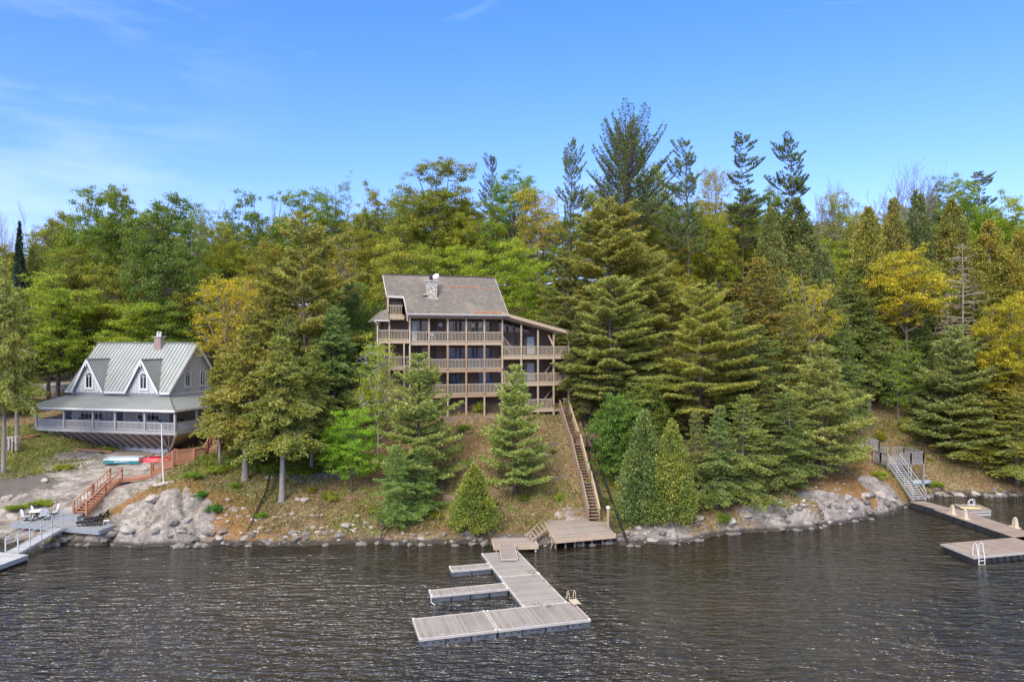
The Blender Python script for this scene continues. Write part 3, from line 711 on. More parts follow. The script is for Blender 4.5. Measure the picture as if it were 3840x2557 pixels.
def bare_tree(seed, H=18, spread=.5, lv=5, bark='barkgrey', r0=None):
    rng = np.random.default_rng(seed); tb = TB(); r0 = r0 or H*.011
    def grow(p, d, Lg, r, l):
        n = 4; pts = [p]; dd = d.copy()
        for _ in range(n):
            dd = nrm(dd+rng.normal(size=3)*.10+np.array([0,0,.05])); pts.append(pts[-1]+dd*Lg/n)
        tb.tube(pts, np.maximum(np.linspace(r, r*.66, n+1), .016), 6 if l == lv else (4 if l > 2 else 3))
        if l == 0: return
        m = 4 if l < lv else 6
        for i in range(m):
            u = rng.integers(2, n+1); a = rng.uniform(.3, .75)*spread*1.6
            sdv = nrm(np.cross(dd, rng.normal(size=3)))
            grow(pts[u], nrm(dd*math.cos(a)+sdv*math.sin(a)), Lg*rng.uniform(.58, .82), r*.6, l-1)
    grow(np.array([0,0,-.4]), np.array([0,0,1.]), H*.36, r0, lv)
    return tb.mesh('trunk', M[bark]), None
def shrub(seed, R=1.0, n=3500, ls=.12, mat='maple', hz=.8):
    rng = np.random.default_rng(seed); tb = TB()
    cc = []
    for i in range(16):
        a = rng.uniform(0, 6.28); rr = R*rng.random()**.5; q = np.array([rr*math.cos(a), rr*math.sin(a), R*hz*rng.uniform(.35, 1.1)*(1.15-rr/R*.5)])
        tb.tube([(0,0,-.1), q*.5+rng.normal(size=3)*.06, q], [.022, .014, .007], 4); cc.append(q)
    cc = np.array(cc); k = rng.integers(0, len(cc), n)
    c = cc[k]+rng.normal(size=(n,3))*R*[.2,.2,.15]
    nn = nrm(rng.normal(size=(n,3))+[0,0,.6]); d = nrm(np.cross(nn, rng.normal(size=(n,3))))*ls*rng.uniform(.7,1.3,(n,1)); wv = nrm(np.cross(nn, d))*ls*.4
    V, Fq = rhomb(c, d, wv)
    return tb.mesh('stems', M['bark']), mesh_np('crown', V, Fq, M[mat])
PROTO = {}   # kind -> list of (height, radius, trunkmesh, crownmesh)
def reg(kind, H, R, tc_):
    if True:
        qm = tc_[1] or tc_[0]; a = np.empty(len(qm.vertices)*3, dtype=np.float32); qm.vertices.foreach_get('co', a); a = a.reshape(-1, 3)
        rr = np.abs(a[:, :2]).max(0); R = float(np.percentile(np.hypot(a[:,0], a[:,1]), 92)); H = float(a[:,2].max())
    PROTO.setdefault(kind, []).append((H, R, tc_[0], tc_[1]))
for sd_ in (1, 2, 3):
    reg('young_pine', 14, 3.6, conifer(sd_, 14, 3.6, .08, 17, 5, 46, 2, lambda t: (1-t)**.62*(.86+.14*math.sin(t*26+1)), .26, .50, .18, 'pine', 8, .34, .040, (.6, 1.18), .14, mat='pineblue', miss=.1, asym=.1))
for sd_ in (11, 12, 13, 14):
    reg('old_pine', 25, 7.2, conifer(sd_, 25, 7.2, .20, 24, 4, 40, -3, lambda t: (1-t)**.46*(.60+.40*abs(math.sin(t*11+2))), .14, .46, .21, 'pine', 9, .40, .048, (.42, 1.2), .26, miss=.14, asym=.2))
for sd_, ln_ in ((21, .03), (22, -.02), (23, .05), (24, -.05)):
    reg('tall_pine', 27, 5.2, conifer(sd_, 27, 5.2, .42, 24, 5, 50, 4, lambda t: (.50+.50*abs(math.sin(t*8.5+sd_)))*(1-.9*t**5)*(1-.35*t), .20, .42, .24, 'pine', 14, .30, .026, (.3, 1.2), .35, lean=ln_, miss=.2, asym=.35, sparse=.35))
reg('fan_pine', 28, 7, conifer(31, 28, 7, .46, 24, 5, 66, 18, lambda t: (.82+.32*math.sin(3.1*t))*(1-.30*t), .34, .34, .30, 'pine', 14, .28, .024, (.45, 1.15), .30, miss=.08, asym=.15, sparse=.6))
for sd_, e_ in ((33, 6), (34, 12)):
    reg('flat_pine', 27, 6, conifer(sd_, 27, 6, .46, 24, 5, e_, -4, lambda t: (.30+.70*abs(math.sin(t*10+sd_)))*(1-.62*t**3), .12, .46, .22, 'pine', 14, .28, .026, (.35, 1.2), .35, lean=.02, miss=.18, asym=.4, sparse=.25))
for sd_ in (41, 42, 43, 44):
    reg('hemlock', 16, 4.6, conifer(sd_, 16, 4.6, .08, 40, 5, 30, -4, lambda t: (1-t)**.62*(.75+.25*math.sin(t*23+sd_)), -.16, .40, .21, 'hem', 8, .22, .046, (.42, 1.25), .2, mat='hemlock', spray=.32, bark='barkgrey'))
for sd_ in (45, 46):
    reg('high_hemlock', 17, 4.4, conifer(sd_, 17, 4.4, .36, 36, 5, 30, -8, lambda t: (1-t)**.6*(.75+.25*math.sin(t*21)), -.18, .42, .21, 'hem', 7, .25, .062, (.5, 1.15), .25, mat='hemlock', spray=.35, bark='barkgrey', lean=-.03, r0=.27))
reg('spruce', 15, 1.9, cedar(51, 15, 1.9, 20000, 3, .24, .06, 'spruce', lambda t: np.minimum(1, (t/.1)**.5)*(1-t)**.95*1.1))
for sd_ in (61, 62, 63):
    reg('cedar', 6.5, 1.9, cedar(sd_, 6.5, 1.9))
for sd_ in (64, 65, 66):
    reg('dark_cedar', 18, 3.7, cedar(sd_, 18, 3.7, 44000, 3, .26, .06, 'hemlock', lambda t: np.minimum(1, (t/.12)**.5)*(1-t)**.62*1.08))
for sd_ in (71, 72, 73, 74, 75):
    reg('broadleaf', 19, 5.6, decid(sd_, 19, 5.6, .22, 90, 430, .19))
reg('high_broadleaf', 20, 5, decid(77, 20, 5, .42, 70, 430, .19, limbs=10)); reg('high_broadleaf', 20, 5, decid(78, 20, 5, .45, 60, 380, .19, limbs=10))
for sd_ in (81, 82, 83):
    reg('thin_broadleaf', 18, 4.4, decid(sd_, 18, 4.4, .35, 60, 190, .17, flat=.6, bark='barkgrey', limbs=11))
for sd_ in (85, 86):
    reg('layered_maple', 12, 4.4, decid(sd_, 12, 4.4, .12, 80, 330, .17, flat=.22, cr=1.3))
reg('birch', 11, 2.1, decid(91, 11, 2.1, .16, 64, 200, .11, bark='birch', cr=.85, r0=.085, limbs=14, flat=.8))
reg('birch', 9, 2.3, decid(92, 9, 2.3, .16, 64, 170, .12, bark='barkgrey', cr=.85, r0=.07, limbs=14, flat=.7))
reg('bush_tree', 7, 2.4, decid(95, 7, 2.4, .02, 110, 330, .15, cr=.85, flat=.8, limbs=9))
reg('bare', 18, 5.5, bare_tree(101, 18, .55)); reg('bare', 18, 5.5, bare_tree(102, 18, .5)); reg('bare', 18, 6.5, bare_tree(103, 18, .75))
reg('snag', 17, 3.4, conifer(111, 17, 3.4, .25, 34, 4, 20, -6, lambda t: (1-t)**.6, -.08, kind='dead', bark='deadwood', lv=(.25, 1.3), r0=.16, miss=.3, asym=.3))
for sd_ in (121, 122, 123):
    reg('shrub', 1.2, 1.1, shrub(sd_))
used_proto = set(); rt = random.Random(5)
def put(kind, x, ytop, Y, hw, label, tint=(1,1,1), name='tree', cat='tree', group=None, var=None, zb=None, rot=None, hscale=None):
    """x, ytop, hw in 2355-wide photo units; Y = distance from the shore side viewpoint in metres"""
    pr = PROTO[kind]; H, R, tm, cm = pr[(var if var is not None else rt.randrange(len(pr))) % len(pr)]
    X = (x*1.6306-CX)/F*Y; zb = tz(X, Y)-.1 if zb is None else zb
    ztop = CH-(ytop*1.6306-YH)/F*Y; h = max(1.0, ztop-zb); r = hw*1.6306/F*Y
    o = thing(name, label, cat, (X, Y, zb), rot if rot is not None else rt.uniform(0, 6.28), group)
    sxy = r/R; sz = h/H; o.scale = (sxy, sxy, sz)
    t = link('trunk' if kind != 'shrub' else 'stems', tm, o); t.color = (1,1,1,1)
    if cm:
        c = link('crown', cm, o); c.color = (*tint, 1)
    return o

def putg(kind, x, yb, h, r, label, tint=(1,1,1), name='shrub', cat='shrub'):
    """small plant standing where the ground is seen at (x, yb)"""
    p = ongr(x*1.6306, yb*1.6306); H, R, tm, cm = PROTO[kind][rt.randrange(len(PROTO[kind]))]
    o = thing(name, label, cat, p, rt.uniform(0, 6.28)); o.scale = (r/R, r/R, h/H)
    link('stems', tm, o); c = link('crown', cm, o); c.color = (*tint, 1); return o
_Ya = np.arange(50, 112, .06)
def ongr(sx, sy):
    X = (sx-CX)/F*_Ya; z = CH-(sy-YH)/F*_Ya; t_ = terrain(X, _Ya); k = np.argmax(t_ >= z)
    return Vector((X[k], _Ya[k], t_[k]))
# ------------------------------------------------------------------ lodge (local: x along the front, y back into the hill, z up = world z)
def rail_panel(name, x0, x1, y, z, parent, mat, h=1.0, step=.135, axis='x', y1=None, z1=None, bal=.04, gap=.09, label=None):
    """one railing bay between two points; for axis 'p' x0,x1 are 3d points"""
    m = MB()
    if axis == 'x': a = Vector((x0, y, z)); b = Vector((x1, y, z))
    elif axis == 'y': a = Vector((x0, y, z)); b = Vector((x0, y1, z))
    else: a = Vector(x0); b = Vector(x1)
    up = Vector((0,0,1))
    m.beam(a+up*h, b+up*h, .12, .04); m.beam(a+up*(h-.06), b+up*(h-.06), .04, .07); m.beam(a+up*gap, b+up*gap, .045, .08)
    hz = Vector((b.x-a.x, b.y-a.y, 0)).length
    n = max(2, int(hz/step)); d = (b-a)
    for i in range(1, n):
        p = a+d*(i/n); m.box(p.x-bal/2, p.x+bal/2, p.y-bal/2, p.y+bal/2, p.z+gap+.04, p.z+h-.09)
    return m.build(name, mat, parent, label=label)
RZ = math.radians(18)
lodge = thing('lodge', 'four storey brown lodge with stacked timber balconies above the long stairs', 'house', (-9.95, 68, 0), RZ)
T = [0, 1.88, 3.76, 5.645, 7.53, 9.41]; W = [9.41, 11.45, 13.27, 15.0, 16.7]
L1, L2, L3, W1, W2, W3 = 15.5, 12.8, 10.3, 14.05, 11.3, 8.6
def WX(x, b=2.2):   # column of the lodge zoom (2.8x, origin 1350) -> position along the front at depth b
    u = (1350+x/2.8-CX)/F; ox = -9.95-.309*b; oy = 68+.951*b
    return (u*oy-ox)/(.951-.309*u)
# walls
def boxp(name, mat, *a, parent=lodge, label=None): return MB().box(*a).build(name, mat, parent, label=label)
boxp('wall', M['wall'], -2.2, 9.6, 2.2, 9.5, 7.0, 18.35)
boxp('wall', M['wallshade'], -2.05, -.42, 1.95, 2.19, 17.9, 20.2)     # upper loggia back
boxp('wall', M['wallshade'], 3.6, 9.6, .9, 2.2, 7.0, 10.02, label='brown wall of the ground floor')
boxp('wall', M['wall'], 9.41, 15.9, 2.4, 9.5, 6.5, 16.9)
MB().prism([(9.61, 2.4, 16.9), (15.9, 2.4, 16.9), (9.61, 2.4, 18.35)], (0, 7.1, 0)).build('wall', M['wall'], lodge)
# gable wall under roof on the right and left
MB().prism([(9.4, 2.25, 18.36), (9.4, 9.2, 18.36), (9.4, 4.6, 21.95)], (.18, 0, 0)).build('wall', M['wall'], lodge)
MB().prism([(-.5, 2.25, 18.36), (-.5, 9.2, 18.36), (-.5, 4.6, 21.95)], (.18, 0, 0)).build('wall', M['wall'], lodge)
# dark panels on the flat main-floor wall; a recess's shade put into colour
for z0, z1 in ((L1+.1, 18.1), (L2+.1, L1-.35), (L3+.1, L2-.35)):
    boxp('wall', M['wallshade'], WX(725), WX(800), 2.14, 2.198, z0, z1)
# ---- roof
ez, rz_, eb, rb = 18.32, 22.45, -.62, 4.3; sl = (rz_-ez)/(rb-eb)
def rzf(b): return rz_-sl*(rb-b)
def roofslab(poly, th=.14): # poly of (t,b)
    return [(t, b, rzf(b)) for t, b in poly]
front = [(-2.02, rb), (-2.02, 1.6), (-.36, 1.5), (-.36, eb), (9.86, eb), (9.86, rb)]
rf = MB(); rf.prism([(t, b, rzf(b)) for t, b in front], (0, 0, -.12))
rf.prism([(-.5, rb, rz_), (9.86, rb, rz_), (9.86, 10.0, 18.0), (-.5, 10.0, 18.0)], (0, 0, -.12)); rf.prism([(-2.02, rb, rz_), (-.502, rb, rz_), (-.502, 5.0, 21.9), (-2.02, 5.0, 21.9)], (0, 0, -.12))
roof = rf.build('roof', M['shingle'], lodge)
MB().beam((-2.03, rb, rz_+.02), (9.87, rb, rz_+.02), .3, .05).build('ridge_cap', M['soffit'], roof)
fa = MB()   # fascia boards
fa.beam((-.36, eb-.02, ez-.16), (9.88, eb-.02, ez-.16), .05, .22)
fa.beam((-.39, eb, ez-.13), (-.39, 1.5, rzf(1.5)-.13), .05, .22); fa.beam((-2.04, 1.58, rzf(1.55)-.13), (-.39, 1.48, rzf(1.48)-.13), .05, .22)
fa.beam((-2.05, 1.6, rzf(1.6)-.13), (-2.05, rb, rz_-.13), .05, .2); fa.beam((9.885, eb, ez-.13), (9.885, rb, rz_-.13), .04, .2)
fa.build('fascia', M['gutter'], roof)
g = MB(); g.beam((-.36, eb-.10, ez-.10), (9.88, eb-.10, ez-.10), .13, .11); g.build('gutter', M['gutter'], roof)
g = MB(); g.tube([(-.36, eb-.1, ez-.12), (-.36, eb-.05, ez-.75), (.0, -.13, ez-1.0), (.0, -.13, 10.4)], .055, 6); g.build('downspout', M['gutter'], lodge)
# pine straw lying on the roof valley
rgs = np.random.default_rng(77)
ns = 900; t_ = rgs.uniform(6.3, 9.5, ns); b_ = eb+.05+np.abs(rgs.normal(0, .10, ns))
t2 = rgs.uniform(4.6, 8.9, 500); b2 = 2.62+.26*np.sin((t2-4.4)*.75)+rgs.normal(0, .035, 500)
tt_ = np.concatenate([t_, t2]); bb_ = np.concatenate([b_, b2]); cc_ = np.stack([tt_, bb_, rzf(bb_)+.03], -1)
dd_ = np.stack([rgs.normal(0, .12, len(tt_)), rgs.normal(0, .03, len(tt_)), 0*tt_], -1); wv_ = np.tile(np.array([[0, .02, .017]]), (len(tt_), 1))
V_, F_ = rhomb(cc_, dd_, wv_); M['straw'] = plain('pine_straw', (.42,.19,.09), .9)
o = link('pine_straw', mesh_np('pine_straw', V_, F_, M['straw']), roof)
# chimney
ch = MB().box(2.0, 2.98, 1.3, 2.2, 19.6, 21.55).build('chimney', M['chimstone'], lodge)
MB().box(1.86, 3.08, 1.16, 2.3, 19.75, 19.93).build('chimney_flashing', M['concrete'], ch)
MB().box(1.92, 3.06, 1.22, 2.28, 21.551, 21.70).build('chimney_cap', M['concrete'], ch)
m = MB(); m.lathe((2.45, 1.75, 21.7), [(.16,0),(.16,.38),(.13,.38)], 10)
for dx in (-.17, .17): m.beam((2.45+dx, 1.6, 21.7), (2.45+dx, 1.6, 22.1), .03, .03)
m.beam((2.27, 1.6, 22.1), (2.65, 1.6, 22.1), .03, .03); m.build('flue', M['black'], ch)
MB().prism([(1.55, 1.25, 20.2), (1.98, 1.3, 20.2), (1.98, 1.3, 20.32), (1.6, 1.25, 20.3)], (0,.3,0)).build('chimney_bracket', M['gutter'], ch)
def dish(parent, p, r=.34, aim=(.3,-.8,.5)):
    d = Vector(aim).normalized(); up = Vector((0,0,1)); a = d.cross(up).normalized(); b = a.cross(d)
    vs = []; fs = []; p = Vector(p)
    for i, (rr, dp) in enumerate([(.02, 0), (.5, .05), (1, .16)]):
        for k in range(14):
            th = k*2*PI/14; vs.append(p+(a*math.cos(th)+b*math.sin(th))*rr*r+d*dp*r)
    for i in range(2):
        for k in range(14): fs.append((i*14+k, i*14+(k+1)%14, i*14+14+(k+1)%14, i*14+14+k))
    m = MB(); m.add(vs, fs); m.beam(p-d*.02, p-Vector((0,-.1,.5)), .05, .05); m.beam(p-b*r*.9, p+d*r*.9, .03, .03)
    return m.build('satellite_dish', M['white'], parent)
dish(lodge, (3.0, 2.0, 22.15), .36, (-.5, -.6, .65)); dish(lodge, (9.75, 3.6, 21.6), .26, (.6,-.7,.3))
# ---- left small hip roof over the side porch
m = MB()
m.add([(-3.45,-.35,17.62), (-2.04,-.35,17.62), (-2.04,1.3,18.7), (-2.2,1.3,18.7), (-3.45,5,17.62), (-2.2,5,18.7),
       (-3.45,-.35,17.5), (-2.04,-.35,17.5), (-2.04,1.3,17.5), (-3.45,5,17.5)], [(0,1,2,3), (0,3,5,4), (6,7,1,0), (0,4,9,6), (6,9,8,7)])
m.build('porch_roof', M['shingle'], lodge)
MB().beam((-3.5,-.4,17.55), (-2.0,-.4,17.55), .12, .12).build('gutter', M['gutter'], lodge)
m = MB(); m.tube([(-3.45,-.4,17.5), (-3.2,-.35,17.25), (-3.12,-.12,17.1), (-3.12,-.12,13.2)], .05, 6); m.build('downspout', M['gutter'], lodge)
# ---- upper loggia
boxp('deck', M['trim'], -2.0, -.38, .9, 1.94, 17.92, 18.14)
boxp('post', M['trim'], -1.98, -1.82, 1.5, 1.66, 18.14, rzf(1.6)-.15)
rail_panel('railing', -1.8, -.45, 1.45, 18.14, lodge, M['rail'])
boxp('beam', M['trim'], -2.02, -.4, .8, .9, 17.7, 18.1)
# ---- decks
def deckpart(x0, x1, y0, y1, z, mat='deck', beam='trim', thick=.04):
    d = boxp('deck', M[mat], x0, x1, y0+.06, y1, z-thick, z)
    boxp('beam', M[beam], x0, x1, y0-.02, y0+.055, z-.30, z+.01, parent=lodge)
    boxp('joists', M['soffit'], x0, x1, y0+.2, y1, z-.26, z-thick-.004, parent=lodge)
deckpart(-3.2, -.02, -.0, 2.2, L1+.18); deckpart(.02, 9.47, -.0, 2.2, L1)
deckpart(-2.1, -.02, .0, 2.2, L2+.3); deckpart(.02, 9.47, -.0, 2.2, L2, beam='trim2'); deckpart(1.8, 9.47, -.0, 2.2, L3, beam='trim2')
deckpart(9.52, 17.2, .0, 2.4, W1); deckpart(9.52, 17.2, .0, 2.4, W2); deckpart(11.4, 17.2, .0, 2.4, W3)
# posts
for i, t in enumerate(T):
    lb = L3-.3 if i == 1 else 8.0
    top = ez-.2
    a = MB().box(t-.075, t+.075, -.09, .06, L1+.02, top).build('post', M['trim'], lodge)
    MB().box(t-.08, t+.08, -.095, .065, L2+.02, L1-.31).build('post', M['trim2' if i < 5 and i > 0 else 'trim'], lodge)
    MB().box(t-.08, t+.08, -.095, .065, L3+.02 if i else 8.2, L2-.31).build('post', M['trim2' if i < 5 and i > 0 else 'trim'], lodge)
    if i: MB().box(t-.07, t+.07, -.085, .055, 7.8, L3-.31).build('post', M['trim'], lodge)
for t in (-3.1, -1.98): MB().box(t-.07, t+.07, -.03, .09, 13.3 if t < -3 else 10.5, 17.5).build('post', M['trim'], lodge)
MB().box(-.62, -.5, -.03, .09, 9.0, L1-.15).build('post', M['rail'], lodge)
for i, t in enumerate(W[1:], 1):
    tp_ = 18.0-.262*(t-9.41)*1.0
    MB().box(t-.075, t+.075, -.085, .06, 7.6, min(tp_, 17.9)-.2).build('post', M['trim'], lodge)
# main eave beam
MB().beam((-.05, .0, 17.98), (9.5, .0, 17.98), .12, .3).build('beam', M['trim'], lodge)
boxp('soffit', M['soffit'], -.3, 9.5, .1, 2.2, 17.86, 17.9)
# railings
for z, ii in ((L1, range(5)), (L2, range(5)), (L3, range(1, 5))):
    for i in ii: rail_panel('railing', T[i]+.08, T[i+1]-.08, -.01, z, lodge, M['rail'], h=1.02)
rail_panel('railing', -3.03, -2.06, .03, L1+.18, lodge, M['rail']); rail_panel('railing', -1.9, -.1, .03, L1+.18, lodge, M['rail'])
rail_panel('railing', -1.9, -.68, .03, L2+.3, lodge, M['rail']); rail_panel('railing', -.45, -.1, .03, L2+.3, lodge, M['rail'])
for z in (W1, W2, W3):
    for i in range(4):
        if z == W3 and (i == 0 or i == 3): continue
        x0, x1 = W[i]+.08, W[i+1]-.08
        rail_panel('railing', x0, x1, -.01, z, lodge, M['rail'], h=1.02)
rail_panel('railing', 17.1, 0, -.0, W2, lodge, M['rail'], axis='y', y1=2.3)
rail_panel('railing', 16.15, 17.1, .35, W3, lodge, M['rail'])
# wing roof, its sloped fascia and rafter line
m = MB(); m.prism([(9.3,-.5,18.52), (16.4,-.5,16.72), (16.4,9.6,16.72), (9.3,9.6,18.52)], (0,0,-.1)); wr = m.build('roof', M['shingle'], lodge)
m = MB(); m.beam((9.2,-.56,18.36), (16.45,-.56,16.52), .06, .34); m.build('fascia', M['trim'], wr)
MB().beam((9.5, -.02, 17.98), (15.9, -.02, 16.42), .1, .2).build('beam', M['trim'], lodge)
# clerestory of the wing
def pane(poly, mat='glass', frame='trim', parent=lodge, name='window', fw=.05):
    """planar window in an x-z wall: poly of (x,z), y given"""
    pass
def window(x0, x1, y, z0, z1, mullions=(), frame='soffit', glass='glass', parent=lodge, name='window', curtain=False, rows=(), fw=.06, label=None):
    m = MB()
    m.box(x0-fw, x0, y-.05, y, z0-fw, z1+fw); m.box(x1, x1+fw, y-.05, y, z0-fw, z1+fw)
    m.box(x0, x1, y-.05, y, z1, z1+fw); m.box(x0, x1, y-.05, y, z0-fw, z0)
    for q in mullions: xm = x0+(x1-x0)*q; m.box(xm-.025, xm+.025, y-.045, y-.003, z0, z1)
    for q in rows: zm = z0+(z1-z0)*q; m.box(x0, x1, y-.042, y-.006, zm-.02, zm+.02)
    w_ = m.build(name, M[frame], parent, label=label)
    MB().box(x0, x1, y-.03, y-.012, z0, z1).build('pane', M[glass], w_)
    return w_
for a, b in ((9.75, 11.35), (11.55, 13.2)):
    za = 18.25-.253*(a-9.41)-.25; zb_ = 18.25-.253*(b-9.41)-.25
    q = MB(); q.prism([(a, 2.36, 16.55), (b, 2.36, 16.55), (b, 2.36, zb_-.1), (a, 2.36, za-.1)], (0,.03,0)); q.build('window', M['glass'], lodge)
# ground rows of windows
for z0, gl, cols in ((L1, 'glass', [(540,722),(928,1035),(1068,1105),(1120,1212),(1238,1372)]), (L2, 'glassreflect', [(640,722),(928,1035),(1068,1105),(1120,1212),(1238,1372)]), (L3, 'glassreflect', [(905,1040),(1250,1372)])):
    for (a, b) in cols:
        x0, x1 = WX(a), WX(b)
        mu = (.5,) if x1-x0 > .9 else ()
        w_ = window(x0, x1, 2.2, z0+.1, z0+2.12, mu, 'soffit', 'glass' if (a in (540, 640, 1068)) else gl)
        if a == 540:
            MB().box(x0+.1, x0+.55, 2.150, 2.165, z0+.15, z0+2.05).build('curtain', M['curtain'], w_)
        if z0 == L1 and a in (1120, 1238):
            c = WX(1185 if a == 1120 else 1260); MB().box(c-.17, c+.17, 2.13, 2.14, z0+1.52, z0+1.98).build('paper_sheet', M['paper'], w_)
# doors of the wing
for z0 in (W1, W2):
    x0, x1 = WX(1700, 2.4), WX(1835, 2.4)
    m = MB(); m.box(x0-.08, x0, 2.33, 2.4, z0, z0+2.1); m.box(x1, x1+.08, 2.33, 2.4, z0, z0+2.1); m.box(x0-.08, x1+.08, 2.33, 2.4, z0+2.1, z0+2.18)
    d = m.build('door', M['soffit'], lodge)
    MB().box(x0, x1, 2.37, 2.39, z0+.05, z0+2.1).build('pane', M['glass'], d)
    MB().box(x0+.55, x1-.08, 2.345, 2.36, z0+.2, z0+2.0).build('curtain', M['curtain'], d)
    q = MB()
    for k in range(1, 3): q.box(x0+.55+k*(x1-x0-.63)/3-.012, x0+.55+k*(x1-x0-.63)/3+.012, 2.335, 2.344, z0+.2, z0+2.0)
    for k in range(1, 5): q.box(x0+.55, x1-.08, 2.336, 2.343, z0+.2+k*.36-.012, z0+.2+k*.36+.012)
    q.build('muntin', M['white'], d)
# wall lantern
m = MB(); m.lathe((WX(1637, 2.4), 2.25, W1+1.0+.3), [(.05,0),(.09,.05),(.1,.22),(.03,.32)], 8); lt = m.build('wall_lantern', M['black'], lodge)
# round clock plaque
cx_ = WX(845); m = MB(); m.tube([(cx_, 2.198, 17.28), (cx_, 2.15, 17.28)], .24, 20); ck = m.build('wall_clock', M['black'], lodge)
m = MB(); m.tube([(cx_, 2.149, 17.28), (cx_, 2.135, 17.28)], .20, 20); m.build('clock_face', M['white'], ck)
m = MB(); m.tube([(cx_, 2.134, 17.28), (cx_, 2.130, 17.28)], .10, 14); m.build('clock_centre', M['rail'], ck)
m = MB()
for k in range(12):
    a = k*PI/6; m.beam((cx_+.14*math.cos(a), 2.128, 17.28+.14*math.sin(a)), (cx_+.185*math.cos(a), 2.128, 17.28+.185*math.sin(a)), .012, .02)
m.beam((cx_, 2.126, 17.28), (cx_+.02, 2.126, 17.40), .014, .014); m.beam((cx_, 2.126, 17.28), (cx_-.06, 2.126, 17.21), .014, .014); m.build('clock_hands', M['black'], ck)
# barbecue grills and kitchenware on the left porch
for gx in (-1.35, -.65):
    gl_ = thing('barbecue', 'dark barbecue with silver handle behind the %s of the left porch railing' % ('left part' if gx < -1 else 'right part'), 'barbecue', (0,0,0), 0)
    Mw = Matrix.Translation(lodge.location) @ Matrix.Rotation(RZ, 4, 'Z'); gl_.location = Mw @ Vector((gx, .7, L1+.18)); gl_.rotation_euler = (0,0,RZ)
    m = MB(); m.box(-.25,.25,-.2,.2,.5,.85); m.add([(-.25,-.2,.85),(.25,-.2,.85),(.25,.2,.85),(-.25,.2,.85),(-.25,-.1,1.08),(.25,-.1,1.08),(.25,.15,1.1),(-.25,.15,1.1)], [(4,5,6,7),(0,1,5,4),(1,2,6,5),(2,3,7,6),(3,0,4,7)]); m.build('firebox', M['black'], gl_)
    m = MB(); m.beam((-.18,-.24,.92), (.18,-.24,.92), .03, .03); m.build('handle', M['alu'], gl_)
    m = MB(); [m.box(a-.02, a+.02, b-.02, b+.02, 0, .5) for a in (-.2,.2) for b in (-.15,.15)]; m.build('legs', M['black'], gl_)
# interior flight seen between level two and the top deck, and flights inside the wing
def flight(name, a, b, w_, n, mat, parent, side=(0,1,0), rails=False, world=False, open_=True, label=None):
    a = Vector(a); b = Vector(b); s = Vector(side)*w_; m = MB()
    up = Vector((0,0,1))
    for e in (Vector((0,0,0)), s): m.beam(a+e-up*.12, b+e-up*.12, .05, .26)
    st = m.build('stringer', mat, parent, world=world)
    d = (b-a)/n
    for i in range(n):
        p = a+d*(i+.5); hd = Vector((d.x, d.y, 0)); hd = hd*.48
        z = a.z+d.z*(i+1)-.02
        q = MB(); c0 = Vector((p.x, p.y, z))
        q.add([c0-hd, c0+hd, c0+hd+s, c0-hd+s, c0-hd-up*.04, c0+hd-up*.04, c0+hd+s-up*.04, c0-hd+s-up*.04], [(0,1,2,3),(7,6,5,4),(4,5,1,0),(5,6,2,1),(6,7,3,2),(7,4,0,3)])
        q.build('tread', mat, parent, world=world)
    return st
f1 = thing('interior_stairs', 'open wooden steps climbing inside the left bay of the second balcony level', 'stairs', lodge.location.copy(), RZ)
flight('s', (.95, .5, L2+.05), (.95, 2.0, L1-.3), -.8, 10, M['soffit'], f1, side=(1,0,0))
f2 = thing('wing_stairs', 'brown stair flight rising left behind the top wing balcony', 'stairs', lodge.location.copy(), RZ)
flight('s', (11.0, 1.4, W1), (9.75, 1.4, L1), .85, 8, M['wallshade'], f2, side=(0,1,0))
rail_panel('railing', (10.95, 1.38, W1), (9.7, 1.38, L1), 0, 0, f2, M['rail'], axis='p', h=.9)
for z0, z1, nm in ((W2, W1, 'stairs behind the right end of the middle wing balcony'), (W3, W2, 'stairs behind the lowest wing balcony beside the top of the long stairs')):
    f3 = thing('wing_stairs', 'dark wooden '+nm, 'stairs', lodge.location.copy(), RZ)
    flight('s', (14.4, 1.2, z0), (16.6, 1.2, z1), .85, 12, M['soffit'], f3, side=(0,1,0))
    m = MB(); m.beam((14.4, 1.15, z0+.9), (16.6, 1.15, z1+.9), .05, .1); m.build('handrail', M['trim'], f3)
f4 = thing('timber_brace', 'pale leaning timber brace at the right end of the top wing balcony', 'timber brace', lodge.location.copy(), RZ)
MB().beam((14.55, .3, W1+2.2), (15.1, .1, W1+.9), .08, .16).build('brace', M['trim'], f4)
# folding chair on the top balcony
Mw = Matrix.Translation(lodge.location) @ Matrix.Rotation(RZ, 4, 'Z')
fc = thing('deck_chair', 'white frame chair on the top balcony behind the second railing bay', 'chair', Mw @ Vector((2.45, .9, L1)), RZ+.5)
m = MB(); [m.beam(a, b, .04, .04) for a, b in (((-.22,-.25,0),(-.2,.2,.95)), ((.22,-.25,0),(.2,.2,.95)), ((-.22,.3,0),(-.22,-.2,.45)), ((.22,.3,0),(.22,-.2,.45)))]; m.build('frame', M['white'], fc)
MB().box(-.2,.2,-.2,.22,.43,.46).build('seat', M['white'], fc); MB().beam((0,.1,.6),(0,.2,.92),.4,.03).build('backrest', M['white'], fc)
# low timber wall below the ground floor
lw = thing('timber_wall', 'low weathered timber retaining wall right under the lodge ground floor', 'retaining wall', lodge.location.copy(), RZ)
m = MB(); m.box(3.2, 9.3, -.75, -.55, 7.4, 8.2); m.build('boards', M['stairwood'], lw)
